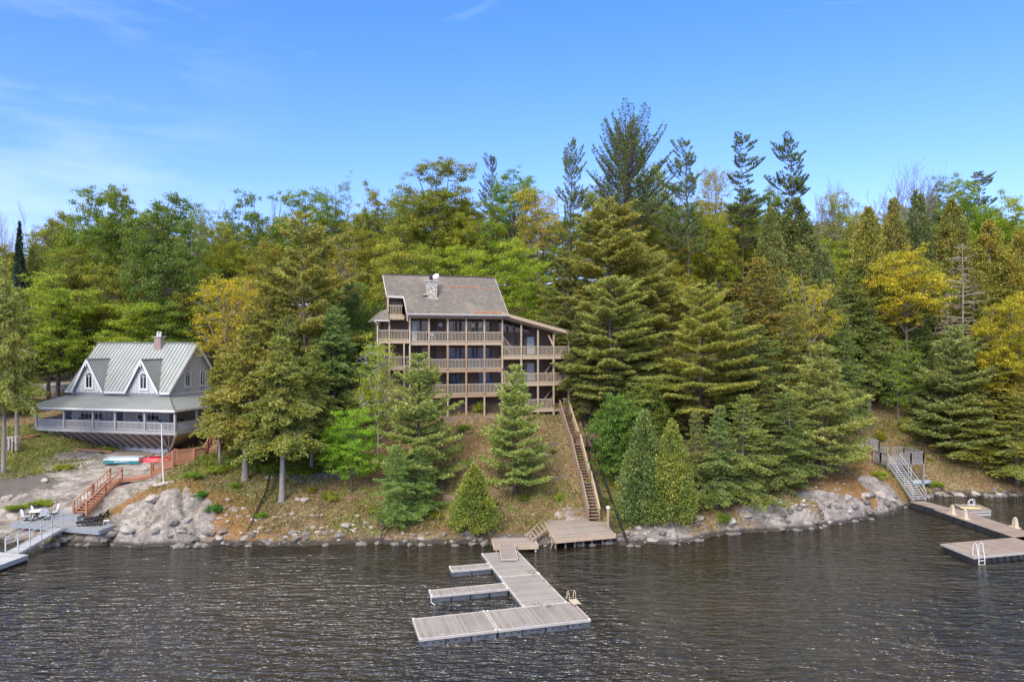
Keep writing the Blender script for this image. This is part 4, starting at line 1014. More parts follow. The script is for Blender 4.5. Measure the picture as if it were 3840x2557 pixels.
# ------------------------------------------------------------------ cottage
CZ = -math.atan2(.2265, .974)
cot = thing('cottage', 'white cottage with a grey metal roof, pointed dormers and porch on slanted struts', 'house', (-52.4, 77, 0), CZ)
def cb(name, mat, *a, parent=cot, label=None): return MB().box(*a).build(name, mat, parent, label=label)
DZ = 6.12; XT = [0.0, 3.7, 7.47, 10.29, 13.99, 17.66]
a0, a1, b0, b1 = 1.95, 14.68, 2.8, 11.1; EZ, RD, RZc, EB = 10.05, 6.95, 15.4, 2.3
cs_ = (RZc-EZ)/(RD-EB)
def cz(b): return EZ+cs_*(b-EB) if b <= RD else RZc-cs_*(b-RD)
# walls
cb('wall', M['log'], a0, a1, b0, b1, 3.3, 9.62, label='grey log wall of the lower floor')
MB().prism([(a0, b0, 9.62), (a0, b0, cz(b0)-.15), (a0, RD, RZc-.15), (a0, b1, cz(b1)-.15), (a0, b1, 9.62)], (a1-a0, 0, 0)).build('wall', M['board'], cot)
cb('trim_band', M['white'], a0-.05, a1+.05, b0-.08, b0, 9.6, 9.88); cb('trim_band', M['white'], a1, a1+.07, b0-.05, b1, 9.6, 9.82)
# gable battens on the right wall and dormers are pattern; build raised battens for relief
for k in range(26):
    b = b0+.15+k*.31
    if b < b1-.1: cb('batten', M['white'], a1+.002, a1+.03, b-.02, b+.02, 9.825, cz(b)-.25)
# main roof
_bb = EB+(13.6-EZ)/cs_
m = MB(); m.prism([(x, b, cz(b)) for x, b in ((1.46, EB), (2.47, EB), (4.525, _bb-.02), (6.58, EB), (9.52, EB), (11.64, _bb-.02), (13.76, EB), (15.07, EB), (15.07, RD), (1.46, RD))], (0, 0, -.13))
m.prism([(1.46, RD, RZc), (15.07, RD, RZc), (15.07, 11.6, EZ), (1.46, 11.6, EZ)], (0, 0, -.13))
rf = m.build('roof', M['metalroof'], cot)
D = [(4.5, 2.45, 6.60), (11.63, 9.50, 13.78)]; PZ = 13.6; DB = 2.32
def inside_dormer(x, b):
    z = cz(b)
    for xc, x0, x1 in D:
        hw_ = (x1-x0)/2; zz = PZ-(abs(x-xc)/hw_)*(PZ-10.02)
        if zz > z: return True
    return False
m = MB()
for k in range(30):
    x = 1.5+k*(13.53/29); n = 24; seg = None
    for i in range(n+1):
        b = EB+(RD-EB)*i/n
        if not inside_dormer(x, b):
            if seg is None: seg = b
        elif seg is not None: m.beam((x, seg, cz(seg)+.015), (x, b, cz(b)+.015), .045, .06); seg = None
    if seg is not None: m.beam((x, seg, cz(seg)+.015), (x, RD, RZc+.015), .045, .06)
m.build('roof_seams', M['seam'], rf)
MB().beam((1.44, RD, RZc+.04), (15.09, RD, RZc+.04), .28, .07).build('ridge_cap', M['metalroof'], rf)
m = MB(); m.beam((1.46, EB-.02, EZ-.12), (2.5, EB-.02, EZ-.12), .04, .2); m.beam((6.6, EB-.02, EZ-.12), (9.5, EB-.02, EZ-.12), .04, .2); m.beam((13.8, EB-.02, EZ-.12), (15.07, EB-.02, EZ-.12), .04, .2)
m.beam((15.09, EB, EZ-.14), (15.09, RD, RZc-.14), .05, .26); m.beam((15.09, RD, RZc-.14), (15.09, 11.6, EZ-.14), .05, .26); m.beam((1.44, EB, EZ-.14), (1.44, RD, RZc-.14), .05, .2)
m.build('fascia', M['white'], rf)
# dormers
for xc, x0, x1 in D:
    hw_ = (x1-x0)/2
    dm = MB().prism([(x0+.12, 2.45, 9.885), (x1-.12, 2.45, 9.885), (xc, 2.45, PZ-.22)], (0, 2.4, 0)).build('dormer', M['board'], cot)
    m = MB(); bb = EB+(PZ-EZ)/cs_
    e0 = DB-.22
    for sx, xe in ((-1, x0), (1, x1)):
        m.add([(xe, e0, 10.02), (xc, e0, PZ), (xc, bb, PZ), (xe, EB+.0, 10.02), (xe, e0, 9.92), (xc, e0, PZ-.1), (xc, bb, PZ-.1), (xe, EB+.0, 9.92)],
              [(0,1,2,3) if sx > 0 else (3,2,1,0), (4,5,1,0), (7,6,5,4), (0,3,7,4)])
    dr = m.build('dormer_roof', M['metalroof'], dm)
    m = MB()
    for sx, xe in ((-1, x0), (1, x1)):
        for k in range(11):
            q = (k+.5)/11      # q: 0 eave 1 ridge (position across the slope)
            bq = e0+(bb-e0)*0
            # seam runs down the dormer slope: from ridge to eave at a constant depth, stopping at the valley
            bd = e0+(bb-e0)*q; zt = PZ+.02; f_ = max(0, (bd-EB)/(bb-EB)) if bd > EB else 0
            xe2 = xe+(xc-xe)*f_; ze = 10.02+(PZ-10.02)*f_+.02
            m.beam((xc, bd, zt), (xe2, bd, ze), .045, .05)
    m.build('roof_seams', M['seam'], dr)
    MB().beam((xc, e0-.02, PZ+.03), (xc, bb+.05, PZ+.03), .2, .06).build('ridge_cap', M['metalroof'], dr)
    m = MB()
    for xe in (x0, x1): m.beam((xe, e0-.03, 9.9), (xc, e0-.03, PZ-.1), .05, .22)
    m.beam((xc, e0-.06, PZ-.15), (xc, e0-.06, PZ-.75), .08, .1); m.lathe((xc, e0-.06, PZ-.85), [(.02,0),(.09,.06),(.09,.14),(.03,.2)], 8)
    m.build('bargeboard', M['white'], dm)
    bt_ = []
    for k in range(-6, 7):
        x = xc+k*.31; zt = PZ-.45-abs(k*.31)/hw_*(PZ-10.02)
        if zt > 10.2 and not (abs(k) <= 1 and True): bt_.append((x-.02, x+.02, 2.42, 2.449, 9.92, zt))
    m.build('battens', M['white'], dm, label=None) if False else [MB().box(*b_).build('batten', M['white'], dm) for b_ in bt_]
def arch(xc, z0, z1, w_, axis='x', pos=0.0, parent=cot):
    """arched window; axis x: in the x-z plane at y=pos facing -y; axis y: in the y-z plane at x=pos facing +x"""
    r = w_/2; zc = z1-r
    def pt(u, z, d): return (xc+u, pos-d, z) if axis == 'x' else (pos+d, xc+u, z)
    def outline(rr, zb): return [(-rr, zb), (rr, zb)]+[(rr*math.cos(t*PI/10), zc+rr*math.sin(t*PI/10)) for t in range(0, 11)]
    def ring(ri, ro, zi, zo, d0, d1):
        A = outline(ri, zi); B = outline(ro, zo); n = len(A); m = MB()
        vs = [pt(*p, d1) for p in A]+[pt(*p, d1) for p in B]+[pt(*p, d0) for p in A]+[pt(*p, d0) for p in B]
        fs = []
        for i in range(n):
            j = (i+1) % n; fs += [(i, j, n+j, n+i), (n+i, n+j, 3*n+j, 3*n+i), (i, 2*n+i, 2*n+j, j)]
        return m.add(vs, fs)
    w1 = ring(r, r+.10, z0, z0-.10, 0, .07).build('window', M['white'], parent)
    m = MB(); m.add([pt(*p, .02) for p in outline(r, z0)], [tuple(range(13))]); m.build('pane', M['glass'], w1)
    m = MB(); bm_ = lambda p, q, ww: m.beam(pt(*p, .05), pt(*q, .05), ww, .03)
    bm_((0, z0), (0, zc), .07); bm_((-r, zc), (r, zc), .07); bm_((-r+.03, z0), (-r+.03, zc), .05); bm_((r-.03, z0), (r-.03, zc), .05); bm_((-r, z0+.03), (r, z0+.03), .06)
    for a in (45, 90, 135): bm_((0, zc), (r*math.cos(math.radians(a)), zc+r*math.sin(math.radians(a))), .03)
    bm_((-r/2, z0), (-r/2, zc), .02) if False else None
    m.build('muntin', M['white'], w1)
    MB().beam(pt(-r-.18, z0-.13, .07), pt(r+.18, z0-.13, .07), .1, .07).build('sill', M['white'], w1)
arch(4.56, 10.4, 12.1, .86, 'x', 2.445); arch(11.69, 10.4, 12.1, .86, 'x', 2.445)
arch(5.67, 10.5, 12.15, .8, 'y', a1+.005); arch(8.28, 10.5, 12.15, .8, 'y', a1+.005)
# chimney
ch = cb('chimney', M['brick'], 9.82, 10.68, RD-.7, RD-.05, 14.4, 16.05); cb('chimney_cap', M['concrete'], 9.7, 10.8, RD-.8, RD+.05, 16.052, 16.17, parent=ch)
m = MB(); m.tube([(10.05, RD-.4, 16.1), (10.05, RD-.4, 16.55), (10.12, RD-.45, 16.67)], .11, 8); m.tube([(10.4, RD-.4, 16.1), (10.4, RD-.4, 16.5), (10.5, RD-.45, 16.63)], .11, 8); m.build('flue', M['white'], ch)
# porch roof (hipped, wraps round)
px0, px1, pb, pz0, pz1 = -1.2, 17.9, -.42, 8.45, 9.68
m = MB()
P0 = [(px0, pb, pz0), (px1, pb, pz0), (a1, b0, pz1), (a0, b0, pz1), (px1, 10.8, pz0), (a1, 10.8, pz1), (px0, 10.8, pz0), (a0, 10.8, pz1)]
Q0 = [(x, y, z-.16) for x, y, z in P0]
m.add(P0+Q0, [(0,1,2,3), (1,4,5,2), (0,3,7,6), (8,9,1,0), (9,12,4,1), (8,0,6,14), (11,10,9,8), (10,13,12,9), (11,8,14,15)])
pr = m.build('porch_roof', M['metalroof'], cot)
m = MB()
for k in range(46):
    x = px0+.05+k*(px1-px0-.1)/45; w0 = (pz1-pz0)/(b0-pb)
    lim = b0 if a0 <= x <= a1 else (pb+(x-px0) if x < a0 else pb+(px1-x))
    lim = min(lim, b0)
    if lim-pb > .15: m.beam((x, pb, pz0+.015), (x, lim, pz0+w0*(lim-pb)+.015), .045, .05)
for k in range(24):
    y = pb+.3+k*.42; lim = px1-min(3.2, y-pb)
    if y > b0: lim = a1
    if y < 10.7: m.beam((px1, y, pz0+.015), (lim, y, pz0+.015+(px1-lim)*(pz1-pz0)/(px1-a1)), .045, .05)
m.beam((px0, pb, pz0+.03), (a0, b0, pz1+.03), .1, .06); m.beam((px1, pb, pz0+.03), (a1, b0, pz1+.03), .12, .06)
m.build('roof_seams', M['seam'], pr)
m = MB(); m.beam((px0, pb-.03, pz0-.13), (px1, pb-.03, pz0-.13), .05, .2); m.beam((px1+.03, pb, pz0-.13), (px1+.03, 10.8, pz0-.13), .05, .2); m.beam((px0-.03, pb, pz0-.13), (px0-.03, 10.8, pz0-.13), .05, .2); m.build('fascia', M['white'], pr)
cb('soffit', M['board'], px0+.1, px1-.1, pb+.1, 2.75, 8.22, 8.27)
# deck floor, edge and posts
m = MB(); m.box(-.25, 17.9, -.2, 2.78, DZ-.06, DZ); m.box(14.72, 17.9, 2.79, 10.5, DZ-.06, DZ); m.box(-.25, 1.9, 2.79, 10.5, DZ-.06, DZ); m.build('deck', M['comp'], cot)
m = MB(); m.box(-.3, 17.95, -.3, -.18, DZ-.30, DZ+.02); m.box(17.9, 18.0, -.17, 10.5, DZ-.30, DZ+.02); m.build('rim_beam', M['palepost'], cot)
for x in XT: cb('post', M['palepost'], x-.11, x+.11, -.12, .10, DZ, 8.25)
for y in (3.4, 6.9): cb('post', M['palepost'], 17.55, 17.77, y-.1, y+.1, DZ, 8.25)
cb('beam', M['palepost'], -.1, 17.8, -.1, .08, 8.06, 8.24)
for i in range(5): rail_panel('railing', XT[i]+.11, XT[i+1]-.11, -.02, DZ+.02, cot, M['greyrail'], h=.92, step=.15, bal=.06)
for y0, y1 in ((.1, 3.3), (3.5, 6.8)): rail_panel('railing', 17.66, 0, y0, DZ+.02, cot, M['greyrail'], h=.92, axis='y', y1=y1, step=.15, bal=.06)
rail_panel('railing', -.02, 0, .1, DZ+.02, cot, M['greyrail'], h=.92, axis='y', y1=4.5, step=.15, bal=.06)
# lower-floor doors and windows
def CW(x, b=2.8):   # column of the cottage zoom (2.45x) -> local x at depth b
    u = (x/2.45-CX)/F; ox = -52.4+.2265*b; oy = 77+.974*b
    return (u*oy-ox)/(.974+.2265*u)
for a, b, z0, z1, mu in ((745, 860, .75, 2.05, (.33,.66)), (872, 944, .75, 2.05, (.5,)), (1268, 1312, .8, 2.0, ()), (1355, 1462, .8, 2.05, (.33,.66))):
    window(CW(a), CW(b), b0, DZ+z0, DZ+z1, mu, 'white', 'glass', cot, rows=(.5,))
for a, b, mt in ((605, 665, 'navy'), (1072, 1138, 'navy')):
    x0, x1 = CW(a), CW(b); m = MB(); m.box(x0-.1, x0, b0-.06, b0, DZ, DZ+2.05); m.box(x1, x1+.1, b0-.06, b0, DZ, DZ+2.05); d = m.build('door', M['white'], cot)
    cb('door_panel', M[mt], x0, x1, b0-.04, b0-.002, DZ, DZ+2.05, parent=d)
    cb('handle', M['alu'], x1-.12, x1-.06, b0-.08, b0-.045, DZ+.95, DZ+1.05, parent=d)
# patio furniture on the porch
Mc = Matrix.Translation(cot.location) @ Matrix.Rotation(CZ, 4, 'Z')
def porch_chair(x, y, rz, label):
    c = thing('porch_chair', label, 'chair', Mc @ Vector((x, y, DZ)), CZ+rz, 'dark chairs on the cottage porch')
    MB().box(-.3,.3,-.28,.28,.36,.44).build('seat', M['black'], c); MB().beam((0,.25,.44),(0,.36,1.02),.58,.06).build('backrest', M['black'], c)
    for sx in (-1, 1):
        m = MB(); m.box(sx*.3-.03, sx*.3+.03, -.28, -.22, 0, .62); m.box(sx*.3-.03, sx*.3+.03, .22, .28, 0, .62); m.box(sx*.3-.04, sx*.3+.04, -.3, .3, .62, .66); m.build('armrest', M['black'], c)
    return c
for x, y, r, lb in ((CW(735,1.8), 1.8, .3, 'dark porch chair left of the first window pair'), (CW(905,1.7), 1.7, -.3, 'dark porch chair between the windows and the navy door'), (CW(1295,1.6), 1.6, .2, 'dark porch chair by the narrow window'), (CW(1440,1.5), 1.5, -.4, 'dark porch chair by the wide right window')):
    porch_chair(x, y, r, lb)
tb_ = thing('porch_table', 'dark low table on the porch between the right chairs', 'table', Mc @ Vector((CW(1370,1.5), 1.4, DZ)), CZ)
MB().box(-.6,.6,-.35,.35,.62,.67).build('tabletop', M['black'], tb_)
for sx in (-.5,.5):
    for sy in (-.28,.28): MB().box(sx-.03, sx+.03, sy-.03, sy+.03, 0, .62).build('leg', M['black'], tb_)
pg = thing('porch_barbecue', 'dark covered barbecue on the porch corner by the hemlock', 'barbecue', Mc @ Vector((16.4, 2.2, DZ)), CZ)
m = MB(); m.box(-.5,.5,-.3,.3,.1,.9); m.add([(-.4,-.3,.9),(.4,-.3,.9),(.4,.3,.9),(-.4,.3,.9),(-.34,-.15,1.18),(.34,-.15,1.18),(.34,.2,1.18),(-.34,.2,1.18)], [(4,5,6,7),(0,1,5,4),(1,2,6,5),(2,3,7,6),(3,0,4,7)]); m.build('body', M['black'], pg)
# slanted struts and the base wall under the deck
cb('base_wall', M['brick'], 3.0, a1-.01, 2.82, 2.95, 3.1, DZ-.32, label='brick base wall behind the struts')
cb('plinth', M['concrete'], 2.9, a1+.02, 2.55, 2.81, 2.9, 3.85)
for i in range(15):
    x = .7+i*1.03
    MB().beam((x, -.12, DZ-.32), (max(x, 2.9) if i > 1 else 2.9, 2.6, 3.85), .16, .2).build('strut', M['greywood'], cot)
for x in (16.1, 17.0): MB().beam((x, -.12, DZ-.32), (a1+.1, 2.6, 3.85), .16, .2).build('strut', M['greywood'], cot)
MB().beam((17.85, -.15, DZ-.32), (a1+.15, 2.7, 3.6), .18, .24).build('strut', M['greywood'], cot)
MB().beam((-.2, -.15, DZ-.32), (2.9, 2.6, 3.9), .16, .3).build('strut', M['greywood'], cot)
m = MB(); m.box(-.1, 17.8, .1, .2, DZ-.34, DZ-.08)
for i in range(30): x = .1+i*.6; m.box(x-.03, x+.03, .2, 2.78, DZ-.3, DZ-.07)
m.build('joists', M['greywood'], cot)
# sloping underside boards
m = MB(); m.add([(-.1, .15, DZ-.36), (17.7, .15, DZ-.36), (a1, 2.86, 3.9), (3.0, 2.86, 3.9), (-.1, .22, DZ-.36), (17.7, .22, DZ-.36), (a1, 2.9, 3.95), (3.0, 2.9, 3.95)], [(0,1,2,3), (7,6,5,4)])
m.add([(17.72,.15,DZ-.36), (17.72,8,DZ-.36), (a1+.1,8,3.9), (a1+.1,2.86,3.9)], [(0,1,2,3)])
m.build('underside_boards', M['brownund'] if 'brownund' in M else M['greywood'], cot)
# tints
YEL=(2.0,1.5,.7); YG=(1.35,1.2,.8); GRN=(.85,1.0,.9); DK=(.62,.78,.85); OLV=(1.05,.95,.9); TAN=(1.45,1.1,1.0); BRT=(1.35,1.45,.8); ORG=(1.3,1.0,.7); BRN=(1.15,.85,.7)
# ---- skyline, left to right
put('bare', 4, 478, 112, 40, 'bare leafless tree at the far left end of the skyline', var=0)
put('bare', 85, 447, 110, 48, 'bare grey twiggy tree rising behind the dark spire spruce', var=1)
put('spruce', 45, 506, 96, 24, 'narrow dark spire-shaped spruce near the left edge', name='spruce_tree')
put('broadleaf', 20, 560, 104, 60, 'olive broadleaf tree left of and behind the dark spruce', OLV, name='broadleaf_tree')
put('broadleaf', 128, 478, 106, 55, 'olive green tree between the dark spruce and the tall maples', OLV, name='broadleaf_tree')
put('broadleaf', 208, 424, 99, 82, 'tall round-topped green maple above the left end of the cottage', GRN, name='maple_tree', var=0)
put('high_broadleaf', 292, 424, 103, 60, 'airy green maple between two darker crowns above the cottage dormers', (.95,1,.9), name='maple_tree')
put('broadleaf', 378, 434, 92, 92, 'large dense dark green maple above the cottage ridge', DK, name='maple_tree', var=1)
put('thin_broadleaf', 452, 457, 106, 46, 'thin pale green tree right of the large dark maple', GRN, name='broadleaf_tree')
put('bare', 484, 436, 112, 32, 'bare pale trunk tree against the sky left of the dark rounded maple', var=1)
put('broadleaf', 562, 434, 106, 62, 'dark rounded maple standing alone on the skyline', DK, name='maple_tree', var=2)
put('bare', 640, 432, 112, 22, 'small bare tree in the gap beside the dark rounded maple', var=0)
put('broadleaf', 702, 422, 104, 78, 'broad green maple on the skyline behind the big left pine', GRN, name='maple_tree', var=3)
put('thin_broadleaf', 772, 396, 110, 44, 'wispy half-leafed tree with thin upright twigs on the skyline', (.8,.95,.8), name='broadleaf_tree', var=1)
put('broadleaf', 852, 414, 103, 60, 'olive brown crown on the skyline left of the highest maple', OLV, name='maple_tree', var=4)
put('thin_broadleaf', 912, 420, 108, 36, 'thin green tree just left of the highest maple', GRN, name='broadleaf_tree', var=2)
put('high_broadleaf', 1000, 362, 98, 78, 'highest open olive maple with a visible dark trunk above the lodge roof', OLV, name='maple_tree', var=0)
put('bare', 1098, 436, 112, 26, 'bare twiggy tree in the sky gap right of the highest maple', var=1)
put('tall_pine', 1124, 354, 110, 32, 'dark narrow pine top peeking over the green tree right of the lodge roof', (.45,.5,.7), name='pine_tree', var=2)
put('high_broadleaf', 1182, 384, 102, 60, 'fresh green open-crowned tree with two stems right of the lodge roof', (.8,1.1,1), name='broadleaf_tree', var=1)
put('thin_broadleaf', 1240, 428, 97, 62, 'pale yellow half-leafed tree with sky showing through', (1.9,1.35,1.5), name='broadleaf_tree', var=0)
# tall pines
put('tall_pine', 1308, 314, 88, 44, 'slender tall pine with a bare lower trunk, leftmost of the tall pines', (.62,.8,.55), name='pine_tree', var=0, rot=0.3)
put('fan_pine', 1432, 243, 90, 92, 'tallest pine with a wide fan-shaped open crown', (.55,.72,.5), name='pine_tree')
put('tall_pine', 1585, 318, 88, 80, 'tall pine with flat tiers of dark branches right of the fan-shaped one', (.6,.78,.55), name='pine_tree', var=1, rot=1.0)
put('flat_pine', 1708, 303, 94, 52, 'tall sparse leaning pine with ragged layered top', (.5,.68,.5), name='pine_tree', var=0, rot=2.2)
put('flat_pine', 1822, 309, 97, 58, 'tall pine with flat wind-swept layers, rightmost of the tall pines', (.5,.7,.52), name='pine_tree', var=1, rot=4.0)
put('flat_pine', 2252, 384, 118, 48, 'small dark pine far back on the right skyline', (.4,.55,.6), name='pine_tree', var=1)
# trees between and behind the tall pines
put('broadleaf', 1375, 425, 100, 50, 'olive tree glimpsed left of the fan pine trunk', OLV, name='broadleaf_tree')
put('thin_broadleaf', 1480, 372, 102, 55, 'bright green tree seen through the fan pine branches', BRT, name='broadleaf_tree')
put('thin_broadleaf', 1530, 405, 104, 42, 'pale green leafy tree between the fan pine and the tiered pine', YG, name='broadleaf_tree')
put('thin_broadleaf', 1642, 372, 104, 46, 'rusty tan budding tree behind the tiered pine', TAN, name='broadleaf_tree')
put('broadleaf', 1700, 440, 98, 50, 'yellow green tree around the leaning pine trunk', YG, name='broadleaf_tree')
put('broadleaf', 1770, 425, 104, 48, 'green crown between the two rightmost tall pines', GRN, name='broadleaf_tree')
put('bare', 1905, 400, 108, 45, 'thin half-bare tree right of the rightmost tall pine', var=0)
put('bare', 2055, 346, 103, 112, 'wide bare grey tree with fanned branches on the right skyline', var=2)
put('thin_broadleaf', 1935, 432, 106, 50, 'sparse pale tree left of the wide bare tree', YG, name='broadleaf_tree')
put('broadleaf', 2160, 405, 112, 56, 'grey green rounded tree right of the wide bare tree', (.75,.95,1.5), name='broadleaf_tree')
put('broadleaf', 2215, 392, 108, 62, 'light green maple below the small dark skyline pine', (.95,1.2,.9), name='maple_tree')
put('broadleaf', 2318, 432, 104, 72, 'light green maple at the right end of the skyline', BRT, name='maple_tree')
# ---- second row behind the cottage and lodge
put('broadleaf', 15, 640, 92, 60, 'olive tree low at the left edge behind the pale pine', OLV, name='broadleaf_tree')
put('dark_cedar', 75, 560, 98, 34, 'brownish conifer beside the dark spruce', (.95,1,.9), name='cedar_tree')
put('broadleaf', 165, 555, 95, 62, 'mid green tree behind the yellow green maple at left', OLV, name='broadleaf_tree')
put('broadleaf', 118, 622, 85, 92, 'yellow green spreading maple left of the cottage roof', (1.25,1.35,.9), name='maple_tree', var=2)
put('layered_maple', 250, 600, 92, 75, 'olive layered tree below the two tall left maples', OLV, name='maple_tree')
put('layered_maple', 300, 690, 88, 78, 'bright layered maple right above the cottage ridge', BRT, name='maple_tree', var=0)
put('layered_maple', 385, 690, 89, 62, 'dark green layered maple right of the bright one above the cottage ridge', GRN, name='maple_tree', var=1)
put('layered_maple', 215, 700, 90, 60, 'yellow green understory maple behind the left cottage gable', YG, name='maple_tree')
put('broadleaf', 445, 640, 92, 62, 'shaded green tree behind the yellow oak', OLV, name='broadleaf_tree')
put('broadleaf', 522, 505, 100, 56, 'yellow green tree below the dark rounded skyline maple', YG, name='broadleaf_tree')
put('broadleaf', 615, 545, 96, 52, 'olive brown tree left of the big left pine top', (1.2,.95,.8), name='broadleaf_tree')
put('broadleaf', 735, 535, 96, 66, 'rusty orange budding tree right of the big left pine top', (1.15,.9,.7), name='broadleaf_tree')
put('thin_broadleaf', 790, 515, 94, 55, 'golden tan tree below the olive skyline crown', TAN, name='broadleaf_tree')
put('broadleaf', 850, 530, 96, 62, 'olive tree with yellow patches left of the lodge roof', (1.2,1.0,.8), name='broadleaf_tree')
put('broadleaf', 930, 478, 97, 66, 'yellow olive tree behind the lodge chimney, left one', (1.1,1.05,.8), name='broadleaf_tree')
put('broadleaf', 1060, 455, 98, 66, 'yellow green tree right of the highest maple trunk', YG, name='broadleaf_tree')
put('broadleaf', 1128, 500, 96, 55, 'mid green tree behind the right end of the lodge ridge', (1.0,1.15,.8), name='broadleaf_tree')
put('layered_maple', 905, 545, 86, 62, 'light leafy maple just above the left end of the lodge ridge', YG, name='maple_tree')
put('layered_maple', 985, 560, 87, 66, 'light leafy maple just above the lodge chimney', (1.1,1.15,.8), name='maple_tree')
put('layered_maple', 1085, 560, 88, 66, 'bright maple just above the right half of the lodge ridge', BRT, name='maple_tree')
put('layered_maple', 1185, 545, 87, 58, 'bright yellow green maple right of the lodge ridge', BRT, name='maple_tree')
put('layered_maple', 1240, 590, 85, 48, 'vivid green low maple beside the lodge wing', (1.2,1.35,.7), name='maple_tree')
put('layered_maple', 800, 640, 84, 50, 'shaded green maple left of the lodge roof corner', GRN, name='maple_tree')
# understorey in the trees behind the right pines
put('broadleaf', 1500, 480, 94, 60, 'green broadleaf crown filling behind the bushy pine', OLV, name='broadleaf_tree')
put('broadleaf', 1640, 480, 93, 62, 'bright crown beneath the tiered pine', YG, name='broadleaf_tree')
put('layered_maple', 1545, 560, 88, 60, 'yellow tinged layered tree beneath the tiered pine', (1.4,1.1,.7), name='maple_tree')
# ---- right hill conifers
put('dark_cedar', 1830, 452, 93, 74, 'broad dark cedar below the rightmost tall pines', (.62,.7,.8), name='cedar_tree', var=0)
put('dark_cedar', 1772, 470, 88, 52, 'dark conifer right of the leaning pine trunk', (.8,.85,.9), name='cedar_tree', var=1)
put('hemlock', 1745, 590, 80, 92, 'brownish olive hemlock in the middle of the right hillside', (1.15,.95,.75), name='hemlock_tree')
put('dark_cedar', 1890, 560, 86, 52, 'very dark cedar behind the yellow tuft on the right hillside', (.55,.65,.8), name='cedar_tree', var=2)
put('dark_cedar', 1995, 470, 88, 66, 'olive yellow cedar below the wide bare tree', (1.15,1.05,.8), name='cedar_tree', var=1)
put('dark_cedar', 2055, 450, 92, 52, 'brown green cedar right below the wide bare tree', (.95,.85,.8), name='cedar_tree', var=0)
put('dark_cedar', 2110, 425, 95, 48, 'dark pointed conifer below the grey green tree', (.55,.65,.8), name='cedar_tree', var=2)
put('dark_cedar', 2190, 455, 92, 62, 'rusty brown cedar behind the dead snag', (.95,.88,.7), name='cedar_tree', var=0)
put('dark_cedar', 2275, 500, 90, 66, 'orange brown cedar right of the dead snag', (1.15,1.0,.62), name='cedar_tree', var=1)
put('dark_cedar', 2345, 520, 88, 55, 'orange tinted cedar at the right edge', (1.3,1.1,.6), name='cedar_tree', var=2)
put('hemlock', 1955, 620, 85, 72, 'dark green hemlock left of the yellow tree with the bent limbs', (.8,.95,.8), name='hemlock_tree')
put('hemlock', 2120, 720, 84, 62, 'dark hemlock beneath the yellow tree with the bent limbs', (.72,.9,.8), name='hemlock_tree')
put('hemlock', 2040, 680, 88, 60, 'shaded hemlock behind the bright green sapling', (.75,.9,.8), name='hemlock_tree')
put('high_hemlock', 2000, 700, 84, 50, 'hemlock with a bare dark trunk left of the bright green sapling', (.75,.9,.8), name='hemlock_tree', var=0)
put('high_broadleaf', 2090, 556, 83, 78, 'yellow leafed tree with bent bare limbs on the right hillside', YEL, name='yellow_tree', var=1, hscale=1)
put('thin_broadleaf', 1862, 612, 78, 58, 'yellow leafed tree right of the brownish hemlock', YEL, name='yellow_tree', var=1)
put('thin_broadleaf', 1565, 638, 80, 38, 'small golden tree crown beside the pale trunked pine', (1.8,1.35,.7), name='yellow_tree', var=2)
put('broadleaf', 2325, 668, 76, 78, 'yellow tree at the right edge above the hemlocks', (1.9,1.42,.7), name='yellow_tree', var=3)
put('snag', 2212, 560, 80, 62, 'tall dead grey conifer with bare branches', name='dead_tree', cat='dead tree')
put('snag', 2178, 672, 79, 30, 'short dead conifer stem beside the tall dead one', name='dead_tree', cat='dead tree', rot=2)
put('young_pine', 2192, 742, 77, 84, 'blue green young pine with open tiers behind the wooden deck', (1.0,.98,.9), name='pine_tree', var=1)
put('birch', 2066, 778, 82, 48, 'slim bright green sapling above the wooden lakeside deck', (1.1,1.35,1.0), name='birch_sapling', var=1)
put('hemlock', 2300, 790, 76, 92, 'large olive hemlock at the right edge', (1.3,1.15,.8), name='hemlock_tree', var=0)
put('hemlock', 2240, 880, 75.5, 74, 'green hemlock spreading toward the cove water', (1.2,1.2,.85), name='hemlock_tree', var=1)
put('hemlock', 2340, 900, 73, 76, 'low hemlock overhanging the water at the right edge', (1.15,1.2,.85), name='hemlock_tree', var=2)
# ---- pines right of the lodge
put('old_pine', 1398, 448, 79, 128, 'bushy grey green pine in front of the fan-shaped pine trunk', (1.12,1.05,.9), name='pine_tree', var=0)
put('old_pine', 1500, 560, 76, 92, 'soft olive pine right of the bushy grey green one', (1.1,1.05,.85), name='pine_tree', var=2)
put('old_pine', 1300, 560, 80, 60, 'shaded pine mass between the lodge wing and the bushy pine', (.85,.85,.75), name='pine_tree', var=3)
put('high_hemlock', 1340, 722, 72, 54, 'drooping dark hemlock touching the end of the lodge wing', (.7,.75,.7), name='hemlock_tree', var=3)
put('old_pine', 1405, 628, 69, 118, 'big blue green pine with layered plates right of the long stairs', (1.05,1.08,.95), name='pine_tree', var=1)
put('old_pine', 1610, 640, 67, 112, 'pale trunked pine with upswept yellow green tips', (1.2,1.15,.8), name='pine_tree', var=3)
put('hemlock', 1740, 745, 70, 92, 'dark hemlock on the headland behind the pale trunked pine', (.72,.9,.85), name='hemlock_tree', var=0)
put('hemlock', 1825, 700, 72, 74, 'olive hemlock behind the bluish headland pine', (1.0,.98,.75), name='hemlock_tree', var=1)
put('young_pine', 1890, 786, 64, 100, 'large bluish young pine standing on the rocky headland', (1.2,1.1,.95), name='pine_tree', var=0)
put('hemlock', 1815, 900, 62.3, 72, 'low hemlock left of the bluish headland pine', (.8,.98,.9), name='hemlock_tree', var=2)
put('bush_tree', 1425, 895, 62.5, 58, 'rounded dense dark green leafy tree beside the inclined rail track', (.60,.88,1.0), name='broadleaf_tree')
put('bush_tree', 1490, 860, 66, 50, 'dull green leafy tree behind the rounded dense one', (.8,.85,.9), name='broadleaf_tree')
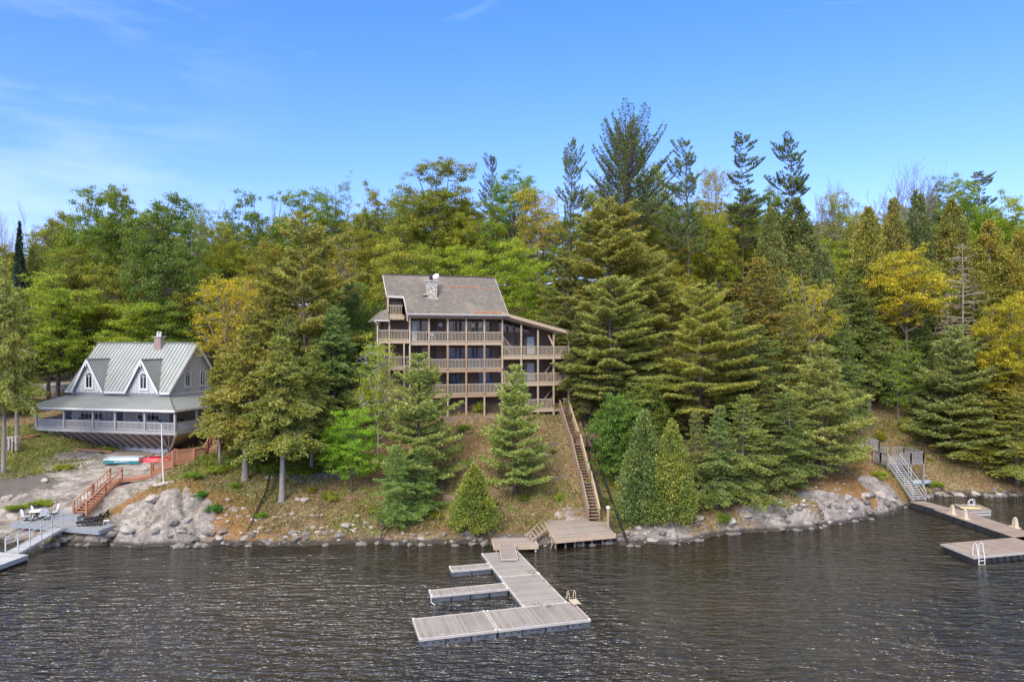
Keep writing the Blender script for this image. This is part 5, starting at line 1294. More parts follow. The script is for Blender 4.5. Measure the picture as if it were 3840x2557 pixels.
put('hemlock', 1650, 930, 58.2, 56, 'blue green hemlock right of the bright cedar', (.85,1.1,1.05), name='hemlock_tree', var=1)
put('hemlock', 1712, 905, 59.4, 74, 'hemlock with grey dead branch ends above the rocky shore', (1.0,1.15,.95), name='hemlock_tree', var=3)
put('cedar', 1545, 958, 55.7, 50, 'bright yellow green cedar on the shore, the right one of the pair', (1.0,1.02,.9), name='cedar_tree', var=0)
put('cedar', 1482, 936, 56.6, 54, 'duller green cedar on the shore, the left one of the pair', (.68,.82,1.05), name='cedar_tree', var=1)
# ---- in front of the lodge
put('young_pine', 964, 806, 60, 86, 'bushy blue green pine in front of the left half of the lodge decks', (1.1,1.1,.95), name='pine_tree', var=1)
put('young_pine', 1183, 834, 60.5, 72, 'open young pine in front of the right half of the lodge decks', (1.15,1.2,1.0), name='pine_tree', var=2)
put('cedar', 1090, 1062, 55, 50, 'small bright cone-shaped cedar on the bank left of the small dock', (1.05,1.08,.9), name='cedar_tree', var=2)
put('hemlock', 912, 1020, 55.3, 46, 'young hemlock at the water edge below the bushy pine, left one', (.85,1.25,1.0), name='hemlock_tree', var=0)
put('hemlock', 968, 1025, 57, 42, 'young hemlock below the bushy pine, right one', (.8,1.2,1.0), name='hemlock_tree', var=2)
put('birch', 868, 768, 64, 54, 'slim pale green birch with a white trunk left of the lodge', (1.5,1.45,1.0), name='birch_tree', var=0)
put('layered_maple', 812, 935, 60, 58, 'vivid green low layered maple on the slope', (1.05,1.55,.6), name='maple_tree', var=1)
put('birch', 840, 870, 66, 46, 'thin olive shrubby tree between the birch and the dark conifer', (1.2,1.1,1.0), name='broadleaf_tree', var=1)
put('bush_tree', 838, 750, 74, 42, 'dark glossy leafy shrub tree beside the left lodge wing', (.75,.9,1.1), name='broadleaf_tree')
put('bush_tree', 862, 690, 80, 40, 'dark leafy tree behind the left lodge wing', (.6,.8,1.0), name='broadleaf_tree')
# ---- between the cottage and the lodge
put('old_pine', 702, 478, 70, 128, 'big old pine with wide flat tiers left of the lodge', (1.1,1.02,.85), name='pine_tree', var=2)
put('dark_cedar', 805, 640, 78, 48, 'dark conifer right of the big left pine', (.55,.8,.9), name='cedar_tree', var=0)
put('high_hemlock', 770, 720, 67.5, 66, 'blue green conifer with a bare grey trunk on the slope', (.72,1.0,1.0), name='hemlock_tree', var=1)
put('thin_broadleaf', 522, 628, 76, 76, 'yellow leafed oak above the right end of the cottage', (2.1,1.5,.7), name='yellow_tree', var=0)
put('thin_broadleaf', 572, 618, 80, 48, 'yellow leafed tree top right of the big yellow oak', (2.0,1.4,.7), name='yellow_tree', var=2)
put('hemlock', 580, 700, 68, 72, 'olive hemlock right behind the yellow oak', (1.1,1.0,.75), name='hemlock_tree', var=2)
put('high_hemlock', 562, 745, 61, 88, 'spreading hemlock hiding the right side of the cottage porch', (1.25,1.15,.85), name='hemlock_tree', var=0, rot=2.6)
put('high_hemlock', 650, 770, 58.2, 78, 'hemlock with a leaning twin trunk near the shore', (1.1,1.15,.85), name='hemlock_tree', var=1, rot=1.2)
put('hemlock', 655, 720, 66, 74, 'dark green hemlock behind the twin trunk', (.85,.98,.85), name='hemlock_tree', var=3)
# ---- left edge
put('high_hemlock', 10, 590, 66.5, 48, 'pale green conifer with a thick grey trunk at the left edge', (1.35,1.4,1.3), name='pine_tree', var=1, rot=.5)
put('high_hemlock', 40, 660, 74, 50, 'pale barked conifer just right of the trunk at the left edge', (1.1,1.2,1.0), name='hemlock_tree', var=0, rot=1.9)
put('hemlock', 30, 770, 82, 58, 'soft green conifer left of the cottage porch', (1.2,1.25,1.1), name='hemlock_tree', var=1)
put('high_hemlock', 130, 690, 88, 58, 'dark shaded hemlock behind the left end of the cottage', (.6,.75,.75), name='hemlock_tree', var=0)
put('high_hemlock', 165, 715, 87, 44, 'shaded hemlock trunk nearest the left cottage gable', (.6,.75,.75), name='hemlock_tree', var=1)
# ---- small shrubs
for x, yb, h, r, tnt, lb in [(1100,945,1.7,1.0,(1.2,1.1,.8),'twiggy green shrub below the lodge ground floor'), (1136,940,1.2,.6,(1,1,.8),'small shrub near the lodge ground floor posts'),
    (1338,1060,.7,.4,(1.3,1.4,.7),'tiny leafy bush right beside the stair landing'), (1288,1150,.7,.35,(1.3,1.5,.7),'tiny bright bush left of the lower stair flight'),
    (491,1176,.7,.75,(.35,.75,.7),'small dark green juniper bush on the mossy bank'), (460,1142,.55,.6,(.45,.85,.7),'small green bush above the dark juniper'),
    (440,1098,.6,.9,(.9,1.1,.8),'low green shrub beside the flagpole base'), (500,1085,.6,1.1,(1.1,1.2,.8),'low leafy shrub below the red landing'),
    (245,1040,.7,.9,(1.2,1.1,.8),'green brush under the left deck corner'), (150,1078,.5,.9,(1.3,1.1,.7),'weedy bush on the grassy bank'),
    (95,1160,.5,1.0,(1.0,1.1,.7),'bright green weeds behind the white patio chairs'), (40,1170,.45,.9,(1.0,1.05,.7),'green weeds at the left behind the grey dock'),
    (700,1090,.8,1.4,(.9,1,.7),'low leafy plants beside the twin hemlock trunk'), (620,1085,.8,1.2,(1,1.1,.7),'low leafy plants between the leaning trunks'), (585,1065,.9,.9,(.8,1,.7),'small dark shrub uphill of the leaning trunk'),
    (1660,1200,.8,.7,(.9,1,.8),'low shrub at the foot of the blue green hemlock'), (1965,1062,.9,.9,(1.3,1.2,.7),'leafy shrub left of the lower silver stairs'), (2020,1100,.8,.7,(1.3,1.25,.6),'yellow green shrub against the silver stairs'),
    (2150,1118,.6,.8,(1.2,1.2,.7),'low brush right of the silver stairs'), (2088,990,1.6,1.0,(1.2,1.1,.8),'light green bush behind the wooden lakeside deck'), (2022,1010,1.1,.8,(1.5,1.1,.7),'yellowish bush uphill from the zigzag deck rail')]:
    putg('shrub', x, yb, h, r, lb, tnt)
for x, yb in ((1015,1010),(1068,990),(1150,1010),(1215,985),(1240,1075),(1020,1100),(1130,1160),(1205,1150),(760,1150),(720,1130),(860,1180),(1005,1190),(600,1190),(540,1120),(1270,1040),(1390,1160),(1420,1120),(1350,1120),(2110,1010),(2140,1060)):
    q_ = putg('shrub', x, yb, rt.uniform(.35,.9), rt.uniform(.35,.7), 'one of the knee high seedlings and weeds dotted over the leafy bank', (rt.uniform(.9,1.3), rt.uniform(.95,1.2), .7)); q_['group'] = 'seedlings on the bank'
# ---- extra trees that close the evergreen wall
FH = 'shaded evergreens filling the right hillside'
for x, yt, Y, hw in ((1360,760,72,58),(1480,700,73,66),(1530,800,69,58),(1690,690,76,60),(1670,800,70,62),(1760,860,66,60),(1845,560,83,60),(1900,640,80,58),(1940,720,78,50),(1985,560,88,60),(2060,590,90,60),(2150,600,88,66),(2240,620,86,66),(2320,600,88,70),(2150,800,80,44),(2260,740,79,56),(2345,760,80,60),(1735,980,60.6,50),(1810,1000,61.2,46),(1600,940,58.3,42)):
    put('hemlock', x, yt, Y, hw, 'one of the dark overlapping hemlocks closing up the right hillside', (rt.uniform(.7,1.1), rt.uniform(.85,1.05), .85), name='hemlock_tree', group=FH)
put('high_hemlock', 505, 800, 64, 44, 'hemlock right against the corner of the cottage porch', (1.15,1.1,.8), name='hemlock_tree', var=1, rot=4.4)
put('hemlock', 610, 650, 70, 78, 'tall olive hemlock in the clump between the cottage and the lodge', (1.05,1.0,.75), name='hemlock_tree', var=3)
put('high_hemlock', 715, 800, 63, 60, 'hemlock with hanging branches left of the vivid low maple', (.95,1.05,.8), name='hemlock_tree', var=0, rot=3.2)
put('old_pine', 775, 700, 69, 62, 'bluish pine with clumped plates right of the big left pine', (.85,1.05,1.0), name='pine_tree', var=1, rot=1)
put('layered_maple', 760, 985, 62, 40, 'bright low sapling behind the vivid green maple', (1.0,1.4,.6), name='maple_tree', var=0)
# ---- fern and weed undergrowth on the forest floor (uncountable) and far wood behind
rng = np.random.default_rng(9)
# far wood: crowns that read as one mass over the hilltop, each copy an ordinary tree
fw = 0
for i in range(46):
    x = -40+i*54+rng.uniform(-20, 20); Y = 112+rng.uniform(0, 12)
    base_y = np.interp(x, [0,60,200,400,480,600,800,1000,1200,1500,1900,2100,2355], [560,560,470,480,520,490,480,430,470,440,470,450,470])+rng.uniform(0, 30)
    t_ = [OLV, YG, GRN, (1.1,1.1,.8)][rng.integers(0, 4)]
    put('broadleaf', x, base_y, Y, rng.uniform(48, 66), 'one of the many merging green crowns covering the hilltop behind', t_, name='broadleaf_tree', group='hilltop trees behind the front rows')
for i in range(44):
    x = 20+i*54+rng.uniform(-20, 20); Y = 100+rng.uniform(0, 6)
    base_y = np.interp(x, [0,200,600,1000,1300,1900,2355], [620,590,560,540,560,540,560])+rng.uniform(0, 30)
    t_ = [OLV, YG, BRT, (1.1,1.1,.8)][rng.integers(0, 4)]
    put('layered_maple', x, base_y, Y, rng.uniform(50, 64), 'one of the many low leafy maples crowding the hillside behind', t_, name='maple_tree', group='understorey maples on the hillside')
# ------------------------------------------------------------------ docks, stairs and shore things
def Z2(x, y): return (x/2.45, 1640+y/2.45)
def Z4(x, y): return (1500+x/2.376, 1800+y/2.376)
def Z5(x, y): return (2000+x/2.24, 1400+y/2.24)
def Z6(x, y): return (3100+x/2.45, 1560+y/2.45)
def ZR(x, y): return (3500+x/5.2265, 1860+y/5.2265)
def ZL(x, y): return (x/5.1196, 1880+y/5.1196)
def gp(zf, x, y, z): return G(*zf(x, y), z)
def frame_(a, b):   # yaw of a->b
    return math.atan2(b.y-a.y, b.x-a.x)
def rectdock(name, label, A, B, wd, top, mat, thick, fmat, cat='dock', group=None, edge=True, ribs=1.2, along=True, dots=False):
    """floating section: A->B is one long top edge, the deck lies to its left by wd"""
    rz = frame_(A, B); Ln = (B-A).length
    t = thing(name, label, cat, (A.x, A.y, 0), rz, group)
    MB().box(0, Ln, 0, wd, top-.05, top).build('deck_boards', M[mat], t)
    m = MB(); m.box(.02, Ln-.02, .03, wd-.03, -.25, top-.055)
    n = max(1, int(Ln/ribs))
    fl = m.build('float', M[fmat], t)
    for i in range(1, n): x = Ln*i/n; MB().box(x-.03, x+.03, .005, wd-.005, -.2, top-.0585).build('joint', M['black'], fl)
    if dots:
        m = MB()
        k = int(Ln/.42)
        for i in range(k): x = .3+i*(Ln-.5)/k; m.box(x-.05, x+.05, .012, .03, top-.26, top-.20); m.box(x-.05, x+.05, wd-.03, wd-.012, top-.26, top-.20)
        m.build('bolt_recess', M['black'], fl)
    if edge:
        m = MB(); m.box(-.02, Ln+.02, -.03, .07, top-.10, top+.02); m.box(-.02, Ln+.02, wd-.07, wd+.03, top-.10, top+.02); m.box(-.03, .05, .07, wd-.07, top-.10, top+.015); m.box(Ln-.05, Ln+.03, .07, wd-.07, top-.10, top+.015)
        m.build('edging', M['edge'], t)
        m = MB()
        for x in (.05, Ln-.05):
            for y in (.02, wd-.02): m.box(x-.06, x+.06, y-.06, y+.06, top+.02, top+.045)
        m.build('corner_cap', M['white'], t)
        for x in (Ln*.3, Ln*.75):
            m = MB(); m.box(x-.03, x+.03, .1, .16, top, top+.06); m.beam((x-.13, .13, top+.075), (x+.13, .13, top+.075), .035, .03); m.build('cleat', M['alu'], t)
    return t
TOP = .40
A = gp(Z4, 175, 1418, TOP); E = gp(Z4, 1697, 1243, TOP); S = gp(Z4, 872, 1338, TOP)
d = (E-A).normalized(); nrm_ = Vector((-d.y, d.x, 0)); Wd = 2.72
Lf = (E-A).length; ls_ = (S-A).dot(d)
rectdock('floating_dock', 'wide ribbed grey floating dock section, front left piece of the T-shaped main dock', A, A+d*(ls_-.05), Wd, TOP, 'dockgrey', .6, 'float', dots=True, along=False)
rectdock('floating_dock', 'wide ribbed grey floating dock section, front right piece with the folded ladder', A+d*(ls_+.05), E, Wd, TOP, 'dockgrey', .6, 'float', dots=True, along=False)
# walkway sections running to shore
Q1 = gp(Z4, 1590, 1108, TOP); Q0 = gp(Z4, 1112, 624, TOP)
# inner end sits on the back edge of the front piece
fr_r = A+d*(Lf-.02)+nrm_*(Wd+.06); Wk = 2.62
Lw = abs((Q0-fr_r).dot(nrm_)); ls2 = Lw*.50
o1 = fr_r-d*.35; 
rectdock('floating_dock', 'smooth grey floating walkway section joined to the front piece of the main dock', o1, o1+nrm_*ls2, Wk, TOP, 'dockplain', .6, 'float', along=True)
rectdock('floating_dock', 'smooth grey floating walkway section nearest the shore with the plank gangway on it', o1+nrm_*(ls2+.07), o1+nrm_*Lw, Wk, TOP, 'dockplain', .6, 'float')
def finger(p_l, p_r_front, wdt, label):
    a = p_l; b = p_r_front
    return rectdock('finger_dock', label, a, b, wdt, TOP, 'dockgrey', .6, 'float', ribs=1.1, dots=False)
# fingers: parallel to d, ending at the walkway's left side
left_line = o1-d*Wk
for (fx, fy), wd_, lb in (((462, 810), .95, 'short narrow finger dock nearer the shore'), ((282, 1035), 1.05, 'longer narrow finger dock nearer the front, with a white rope')):
    a = gp(Z4, fx, fy, TOP); k = (left_line-a).dot(d)-.06
    finger(a, a+d*k, wd_, lb)
    if wd_ > 1:
        q = thing('mooring_rope', 'short white mooring rope hanging off the left end of the longer finger dock', 'rope', a)
        m = MB(); m.tube([(0.02,.3,.0+.47-TOP), (-.05,.1,.05), (-.03,-.08,-.05), (-.02,-.1,-.3), (.25,-.25,-.42), (.5,-.3,-.43)], .022, 5); q.location = a; m.build('rope', M['white'], q)
# folded ladder on the front right corner, fallen pine twigs
def hoop_ladder(name, label, p, rz, mat='alu', steps=3, w_=.42, up=.75, down=.9, out=.12, back=.35):
    t = thing(name, label, 'ladder', p, rz)
    for s in (-1, 1):
        m = MB(); x = s*w_/2
        m.tube([(x, back, .02), (x, back, up*.55), (x, back*.8, up*.9), (x, back*.45, up), (x, back*.1, up*.9), (x, 0, up*.55), (x, -out, .0), (x, -out, -down)], .028, 6)
        m.tube([(x, back, .05), (x, -.02, .05)], .025, 6)
        m.build('rail', M[mat], t)
    for i in range(steps):
        MB().box(-w_/2, w_/2, -out-.05, -out+.06, -.25-i*.28, -.21-i*.28).build('step', M['tan'], t)
    return t
p = gp(Z4, 1535, 1075, TOP)
lad = thing('folded_ladder', 'tan swim ladder folded up on the right corner of the main dock', 'ladder', p, frame_(A, E)+PI/2)
for s in (-1, 1):
    m = MB(); y = s*.2; m.tube([(.35,y,.05), (.3,y,.45), (.15,y,.55), (0,y,.45), (-.05,y,.1), (-.9,y,.12)], .03, 6); m.build('rail', M['tan'], lad)
for i in range(4): MB().box(-.25-i*.19, -.13-i*.19, -.2, .2, .12, .16).build('step', M['tan'], lad)
rg2 = np.random.default_rng(3)
m = MB()
for (x, y, n_) in ((1340, 880, 26), (1180, 832, 14), (1350, 1118, 9), (1020, 722, 10), (1230, 1115, 6), (1370, 930, 12)):
    for _ in range(n_):
        a = gp(Z4, x+rg2.normal()*22, y+rg2.normal()*13, TOP+.02); an = rg2.uniform(0, 3.1); l_ = rg2.uniform(.08,.3)
        m.tube([a, a+Vector((math.cos(an)*l_/2, math.sin(an)*l_/2, .03)), a+Vector((math.cos(an+.4)*l_, math.sin(an+.4)*l_, .0))], .010, 3)
tw_ = m.build('fallen_twigs', M['bark']); tag(tw_, 'scatter of fallen brown pine twigs on the main dock walkway', 'twigs', kind='stuff')
# gangway
g0a, g0b = gp(Z4, 885, 580, .62), gp(Z4, 1018, 578, .62); g1a, g1b = gp(Z4, 908, 706, .52), gp(Z4, 1043, 702, .52)
c0 = (g0a+g0b)/2; c1 = (g1a+g1b)/2; rz = math.atan2(c0.y-c1.y, c0.x-c1.x); Lg = (c0-c1).length; wg = 1.05
M['gang'] = planks('weathered_gangway_boards', (.30,.235,.20), False, .14, (.34,.31,.28), .4, .5)
gw = thing('gangway', 'short plank gangway from the small landing onto the main dock', 'gangway', (c1.x, c1.y, .47), rz)
m = MB(); m.hexa([(0,-wg/2,.0),(Lg,-wg/2,.14),(Lg,wg/2,.14),(0,wg/2,0)], [(0,-wg/2,.06),(Lg,-wg/2,.2),(Lg,wg/2,.2),(0,wg/2,.06)]); m.build('boards', M['gang'], gw)
m = MB(); m.beam((0,-wg/2-.03,.04),(Lg,-wg/2-.03,.19),.05,.14); m.beam((0,wg/2+.03,.04),(Lg,wg/2+.03,.19),.05,.14); m.beam((-.02,-wg/2,.03),(-.02,wg/2,.03),.06,.08,(0,0,1)); m.build('side_rail', M['edge'], gw)
# small landing at the waterline
b_l = gp(Z4, 828, 508, .52); f_l = gp(Z4, 840, 590, .52); f_r = gp(Z4, 1228, 578, .52)
sl_ = thing('shore_landing', 'small weathered plank landing at the waterline beside the black rock', 'deck', (f_l.x, f_l.y, 0), frame_(f_l, f_r))
Ls = (f_r-f_l).length; Ws = 2.15
MB().box(0, Ls, 0, Ws, .47, .52).build('deck_boards', M['platdeck'], sl_)
m = MB(); m.box(-.04, Ls+.04, -.06, -.004, .25, .53); m.box(-.06, -.003, -.003, Ws, .25, .525); m.box(Ls+.003, Ls+.06, -.003, Ws, .25, .525); m.build('fascia', M['trim'], sl_)
for x in (.15, Ls/2, Ls-.15): MB().box(x-.06, x+.06, .05, .17, -1.2, .469).build('post', M['greywood'], sl_)
# big platform
PT = .8
FL = gp(Z4, 1385, 528, PT); FR = gp(Z4, 1920, 482, PT); BL = gp(Z4, 1275, 350, PT); BR = gp(Z4, 1832, 366, PT)
pl = thing('timber_platform', 'large weathered plank platform on legs over the water at the foot of the long stairs', 'deck', (FL.x, FL.y, 0), frame_(FL, FR))
Mi = (Matrix.Translation(pl.location) @ Matrix.Rotation(pl.rotation_euler[2], 4, 'Z')).inverted()
q = [Mi @ v for v in (FL, FR, BR, BL)]
MB().slab([(v.x, v.y) for v in q], PT-.05, PT).build('deck_boards', M['platdeck'], pl)
m = MB()
for a, b in ((q[0], q[1]), (q[1], q[2]), (q[3], q[0])):
    dd = (b-a).normalized(); nn = Vector((dd.y, -dd.x, 0))*.035; m.beam(Vector((a.x, a.y, PT-.14))+nn, Vector((b.x, b.y, PT-.14))+nn, .06, .27)
m.build('fascia', M['trim'], pl)
Lp = q[1].x
for i, x in enumerate((.15, .95, 1.7, 2.4, 3.1, 4.0, Lp-.25)):
    MB().box(x-.06, x+.06, .35, .47, -1.0, PT-.1).build('post', M['stairwood'], pl)
for y in (1.6, 2.9): 
    for x in (.3, 2.2, Lp-.4): MB().box(x-.07, x+.07, y, y+.12, -.6, PT-.1).build('post', M['greywood'], pl)
MB().beam((.05, .41, PT-.1), (-.25, .6, -.2), .1, .1).build('brace', M['stairwood'], pl)
m = MB(); 
for y in (.4, 1.6, 2.8): m.box(.1, Lp-.1, y-.04, y+.04, PT-.22, PT-.055)
m.build('joists', M['greywood'], pl)
# steps down to the landing
st = thing('side_steps', 'short leaning timber steps linking the platform corner to the small landing', 'stairs', (0,0,0))
ua = gp(Z4, 1312, 442, .78); ub = gp(Z4, 1172, 548, .56)
ua2 = gp(Z4, 1262, 372, .78); ub2 = gp(Z4, 1130, 500, .56)
MB().beam(ua, ub, .06, .26).build('stringer', M['trim'], st); MB().beam(ua2, ub2, .06, .26).build('stringer', M['trim'], st)
for i in range(5):
    t = (i+.5)/5; a = ua.lerp(ub, t); b = ua2.lerp(ub2, t); MB().beam(a+Vector((0,0,.02)), b+Vector((0,0,.02)), .24, .05).build('tread', M['stairwood'], st)
# long stairs
def zstair(Y): return 1.3+.4345*(Y-55.7)
ls = thing('long_stairs', 'long weathered timber staircase climbing the bank from the platform to the lodge', 'stairs', (6.8, 57.7, .8))
segs = [((6.78,57.7),(6.55,62.0)), ((6.51,62.9),(6.07,66.8)), ((6.04,67.7),(5.38,72.2))]
zz = [(.8,3.1),(3.1,5.75),(5.75,8.58)]; lm = M['stairwood']
for k, ((a, b), (za, zb2)) in enumerate(zip(segs, zz)):
    A_ = Vector((a[0]-.45, a[1], za)); B_ = Vector((b[0]-.45, b[1], zb2)); hw_ = .92
    n = (12, 13, 14)[k]
    flight('s', A_, B_, hw_, n, lm, ls, side=(1,0,0), world=True)
    for s in (0, hw_):
        e = Vector((s, 0, 0)); up = Vector((0,0,1)); m = MB()
        m.beam(A_+e+up*.95, B_+e+up*.95, .14, .05); m.beam(A_+e+up*.86, B_+e+up*.86, .05, .12)
        for hh in (.28, .56): m.beam(A_+e+up*hh, B_+e+up*hh, .03, .13)
        m.build('handrail', M['trim'] if s else M['stairwood'], ls, world=True)
        for q_ in (0.02, .34, .66, .98):
            p_ = A_.lerp(B_, q_)+e; gz = min(p_.z-.35, tz(p_.x, p_.y)-.3) if q_ in (.02, .66) else p_.z-.35
            MB().box(p_.x-.05, p_.x+.05, p_.y-.05, p_.y+.05, gz, p_.z+.93).build('post', lm, ls, world=True)
for (a, b, z) in (((6.55,62.0),(6.51,62.9),3.1), ((6.07,66.8),(6.04,67.7),5.75)):
    m = MB(); x = (a[0]+b[0])/2; m.box(x-.5, x+.5, a[1], b[1], z-.06, z); m.box(x-.5, x+.5, a[1]-.05, a[1], z-.25, z+.0)
    m.build('landing', M['stairwood'], ls, world=True)
    for s in (-.47, .47):
        m = MB(); m.box(x+s-.06, x+s+.06, a[1]-.05, b[1]+.05, z+.93, z+.98); m.box(x+s-.02, x+s+.02, a[1]-.05, b[1]+.05, z+.2, z+.33); m.box(x+s-.02, x+s+.02, a[1]-.05, b[1]+.05, z+.5, z+.63)
        m.build('handrail', M['stairwood'], ls, world=True)
# post with white cap
p = gp(Z5, 626, 1275, 1.0); po = thing('mooring_post', 'orange brown timber post with a white cap at the platform corner', 'post', (p.x, p.y, 0))
MB().box(-.09,.09,-.09,.09,.3,2.35).build('shaft', M['trim2'], po); MB().box(-.13,.13,-.13,.13,2.352,2.5).build('cap', M['white'], po)
# inclined rail track
trk = thing('rail_track', 'dark inclined lift track of two trussed rails beside the long stairs', 'rail track', (8, 53, 0))
def zt(Y): return .35+.447*(Y-53)
def tpnt(x, y):
    sx, sy = Z5(x, y); v = sy-YH; Y = F*(CH-.35+.447*53)/(v+.447*F)
    return Vector(((sx-CX)/F*Y, Y, zt(Y)))
Lr = [tpnt(*p) for p in ((330,110),(415,400),(500,830),(600,1100),(710,1425))]; Rr = [tpnt(*p) for p in ((385,110),(470,480),(580,830),(690,1130),(795,1415))]
for R_ in (Lr, Rr):
    m = MB(); up = Vector((0,0,1))
    for a, b in zip(R_[:-1], R_[1:]):
        m.beam(a, b, .07, .07); m.beam(a-up*.38, b-up*.38, .05, .05)
        n = max(2, int((b-a).length/.55))
        for i in range(n):
            p0 = a.lerp(b, i/n); p1 = a.lerp(b, (i+1)/n); m.beam(p0, p1-up*.38, .025, .025); m.beam(p0, p0-up*.38, .025, .025)
    m.build('rail', M['black'], trk, world=True)
for (a, b), (c, dd) in zip(zip(Lr[:-1], Lr[1:]), zip(Rr[:-1], Rr[1:])):
    for i in range(4): MB().beam(a.lerp(b, i/4)-Vector((0,0,.2)), c.lerp(dd, i/4)-Vector((0,0,.2)), .06, .06).build('cross_tie', M['black'], trk, world=True)
p = P(*Z5(437, 552), 67.2)
ca = thing('lift_cart', 'rusty brown box cart parked on the inclined rail track', 'cart', (p.x, p.y, p.z), 0)
m = MB(); m.box(-.95,.95,-.5,.5,-.65,.30); cbx = m.build('box', M['rust'], ca)
m = MB(); m.hexa([(-1.0,-.56,.30),(1.0,-.56,.30),(1.0,.56,.62),(-1.0,.56,.62)], [(-1.0,-.56,.36),(1.0,-.56,.36),(1.0,.56,.68),(-1.0,.56,.68)]); m.build('lid', M['rust'], ca)
m = MB(); m.tube([(-.7,-.55,-.7),(-.7,-.62,-.7)], .14, 10); m.tube([(.7,-.55,-.7),(.7,-.62,-.7)], .14, 10); m.build('wheel', M['black'], ca)
# timber retaining walls on the bank
def logwall(label, pts, h=.55):
    t = thing('timber_wall', label, 'retaining wall', pts[0])
    for a, b in zip(pts[:-1], pts[1:]):
        m = MB(); n = max(2, int(h/.17))
        for i in range(n): m.beam(a+Vector((0,.03*i,-.2+i*.18)), b+Vector((0,.03*i,-.2+i*.18)), .16, .165)
        m.build('logs', M['stairwood'], t, world=True)
    return t
def tp_(x, y): return ongr(x*1.6306, y*1.6306)
logwall('dark log retaining wall on the slope between the two young pines, left piece by the small cedar', [tp_(1020,1150), tp_(1048,1152)], .7)
logwall('grey log retaining wall stepping up behind the small cedar toward the stairs', [tp_(1050,1148), tp_(1110,1132), tp_(1200,1118), tp_(1250,1108)], .5)
logwall('short log retaining wall against the left side of the long stairs', [tp_(1255,1104), tp_(1310,1092)], .4)
logwall('dark upper log retaining wall left of the stair landing', [tp_(1225,1020), tp_(1290,1018)], .4)
logwall('faint log edging across the slope between the two young pines', [tp_(1040,1040), tp_(1130,1026)], .3)
# ---------------- right side: boardwalk, T platform, raft, stairs, deck
RT = .5
def rectfrom(name, label, a, b, c, top, mat, fmat='darkfloat', cat='dock', edge=False, ribs=1.2):
    rz = frame_(a, b); dd = (b-a).normalized(); nn = Vector((-dd.y, dd.x, 0)); return rectdock(name, label, a, b, abs((c-a).dot(nn)), top, mat, .6, fmat, cat=cat, edge=edge, ribs=ribs)
p0 = gp(ZR, 0, 262, RT); p1 = gp(ZR, 1590, 806, RT); pc = gp(ZR, 1777, 668, RT)
nwalk = (p1-p0).normalized(); nn = Vector((-nwalk.y, nwalk.x, 0)); wdw = abs((pc-p0).dot(nn))
rectdock('dock_walkway', 'long reddish plank walkway dock with tan pedestals on the right', p0-nwalk*.0, p1+nwalk*2.2, wdw, RT, 'dockred', .6, 'darkfloat', edge=False)
q0 = gp(Z6, 775, 786, .6); q1 = gp(Z6, 975, 850, RT); rn = (q1-q0).normalized()
ww = 1.55
rectdock('dock_walkway', 'narrow plank walkway from the aluminium stairs to the long right dock', q0-rn*.2, q1+rn*.9, ww, RT+.06, 'dockred', .6, 'darkfloat', edge=False)
r0 = gp(ZR, 790, 1192, RT); r1 = gp(ZR, 1777, 1100, RT); r2 = gp(ZR, 150, 930, RT)
# front platform: r0 front-left... deck lies behind r0->r1
dd = (r1-r0).normalized(); nn2 = Vector((-dd.y, dd.x, 0)); w2 = abs((r2-r0).dot(nn2)); off = (r2-r0).dot(dd)
tq = thing('swim_platform', 'broad reddish plank platform with a white hoop ladder at the front of the right dock', 'dock', (r0.x, r0.y, 0), frame_(r0, r1))
Lq = (r1-r0).length+4
MB().slab([(0,0),(Lq,0),(Lq,w2),(off,w2)], RT-.05, RT).build('deck_boards', M['dockred'], tq)
MB().slab([(.05,.04),(Lq,.04),(Lq,w2-.05),(off+.08,w2-.05)], -.25, RT-.055).build('float', M['darkfloat'], tq)
m = MB(); m.beam((off-.02,w2+.02,RT-.06),(-.02,-.02,RT-.06),.05,.14); m.beam((-.02,-.03,RT-.06),(Lq,-.03,RT-.06),.05,.14); m.build('edging', M['edge'], tq)
MB().box(4.35, 4.39, .02, w2-.02, RT, RT+.006).build('joint', M['black'], tq)
for i in range(9): MB().box(1.5+i*.6, 1.75+i*.6, -.14, -.035, .05, RT-.12).build('fender', M['darkfloat'], tq)
p = gp(ZR, 920, 1190, RT)
hoop_ladder('swim_ladder', 'white double hoop swim ladder at the front corner of the right platform', p, frame_(r0, r1), 'white', 3, .52, .95, .55)
# raft
a = gp(ZR, 655, 290, .5); b = gp(ZR, 1140, 268, .5); c = gp(ZR, 385, 152, .5); e = gp(ZR, 900, 160, .5)
rf_ = thing('swim_raft', 'small weathered square swim raft floating right of the walkway', 'raft', (a.x, a.y, 0), frame_(a, b))
Mi = (Matrix.Translation(rf_.location) @ Matrix.Rotation(rf_.rotation_euler[2], 4, 'Z')).inverted(); q = [Mi @ v for v in (a, b, e, c)]
MB().slab([(v.x, v.y) for v in q], .45, .5).build('deck_boards', M['dockred'], rf_)
def sh_(f): 
    cx_ = sum(v.x for v in q)/4; cy_ = sum(v.y for v in q)/4; return [(cx_+(v.x-cx_)*f, cy_+(v.y-cy_)*f) for v in q]
MB().slab(sh_(.985), .26, .445).build('fascia', M['edge'], rf_); MB().slab(sh_(.94), .2, .255).build('gap', M['black'], rf_); MB().slab(sh_(.98), -.1, .195).build('float', M['edge'], rf_)
p = gp(ZR, 800, 185, .5)
hl = hoop_ladder('swim_ladder', 'white hoop ladder on the small swim raft', p, frame_(a, b)+.6, 'white', 0, .5, .55, 0, .0, .42)
p = gp(ZR, 700, 235, .52); kb = thing('paddle_board', 'yellow foam board lying on the swim raft', 'board', p, -.15)
MB().slab([(-.75,-.12),(.5,-.22),(.95,-.12),(1.0,.05),(.4,.2),(-.75,.15)], 0, .07).build('board', plain('yellow_foam', (.72,.58,.26), .6), kb)
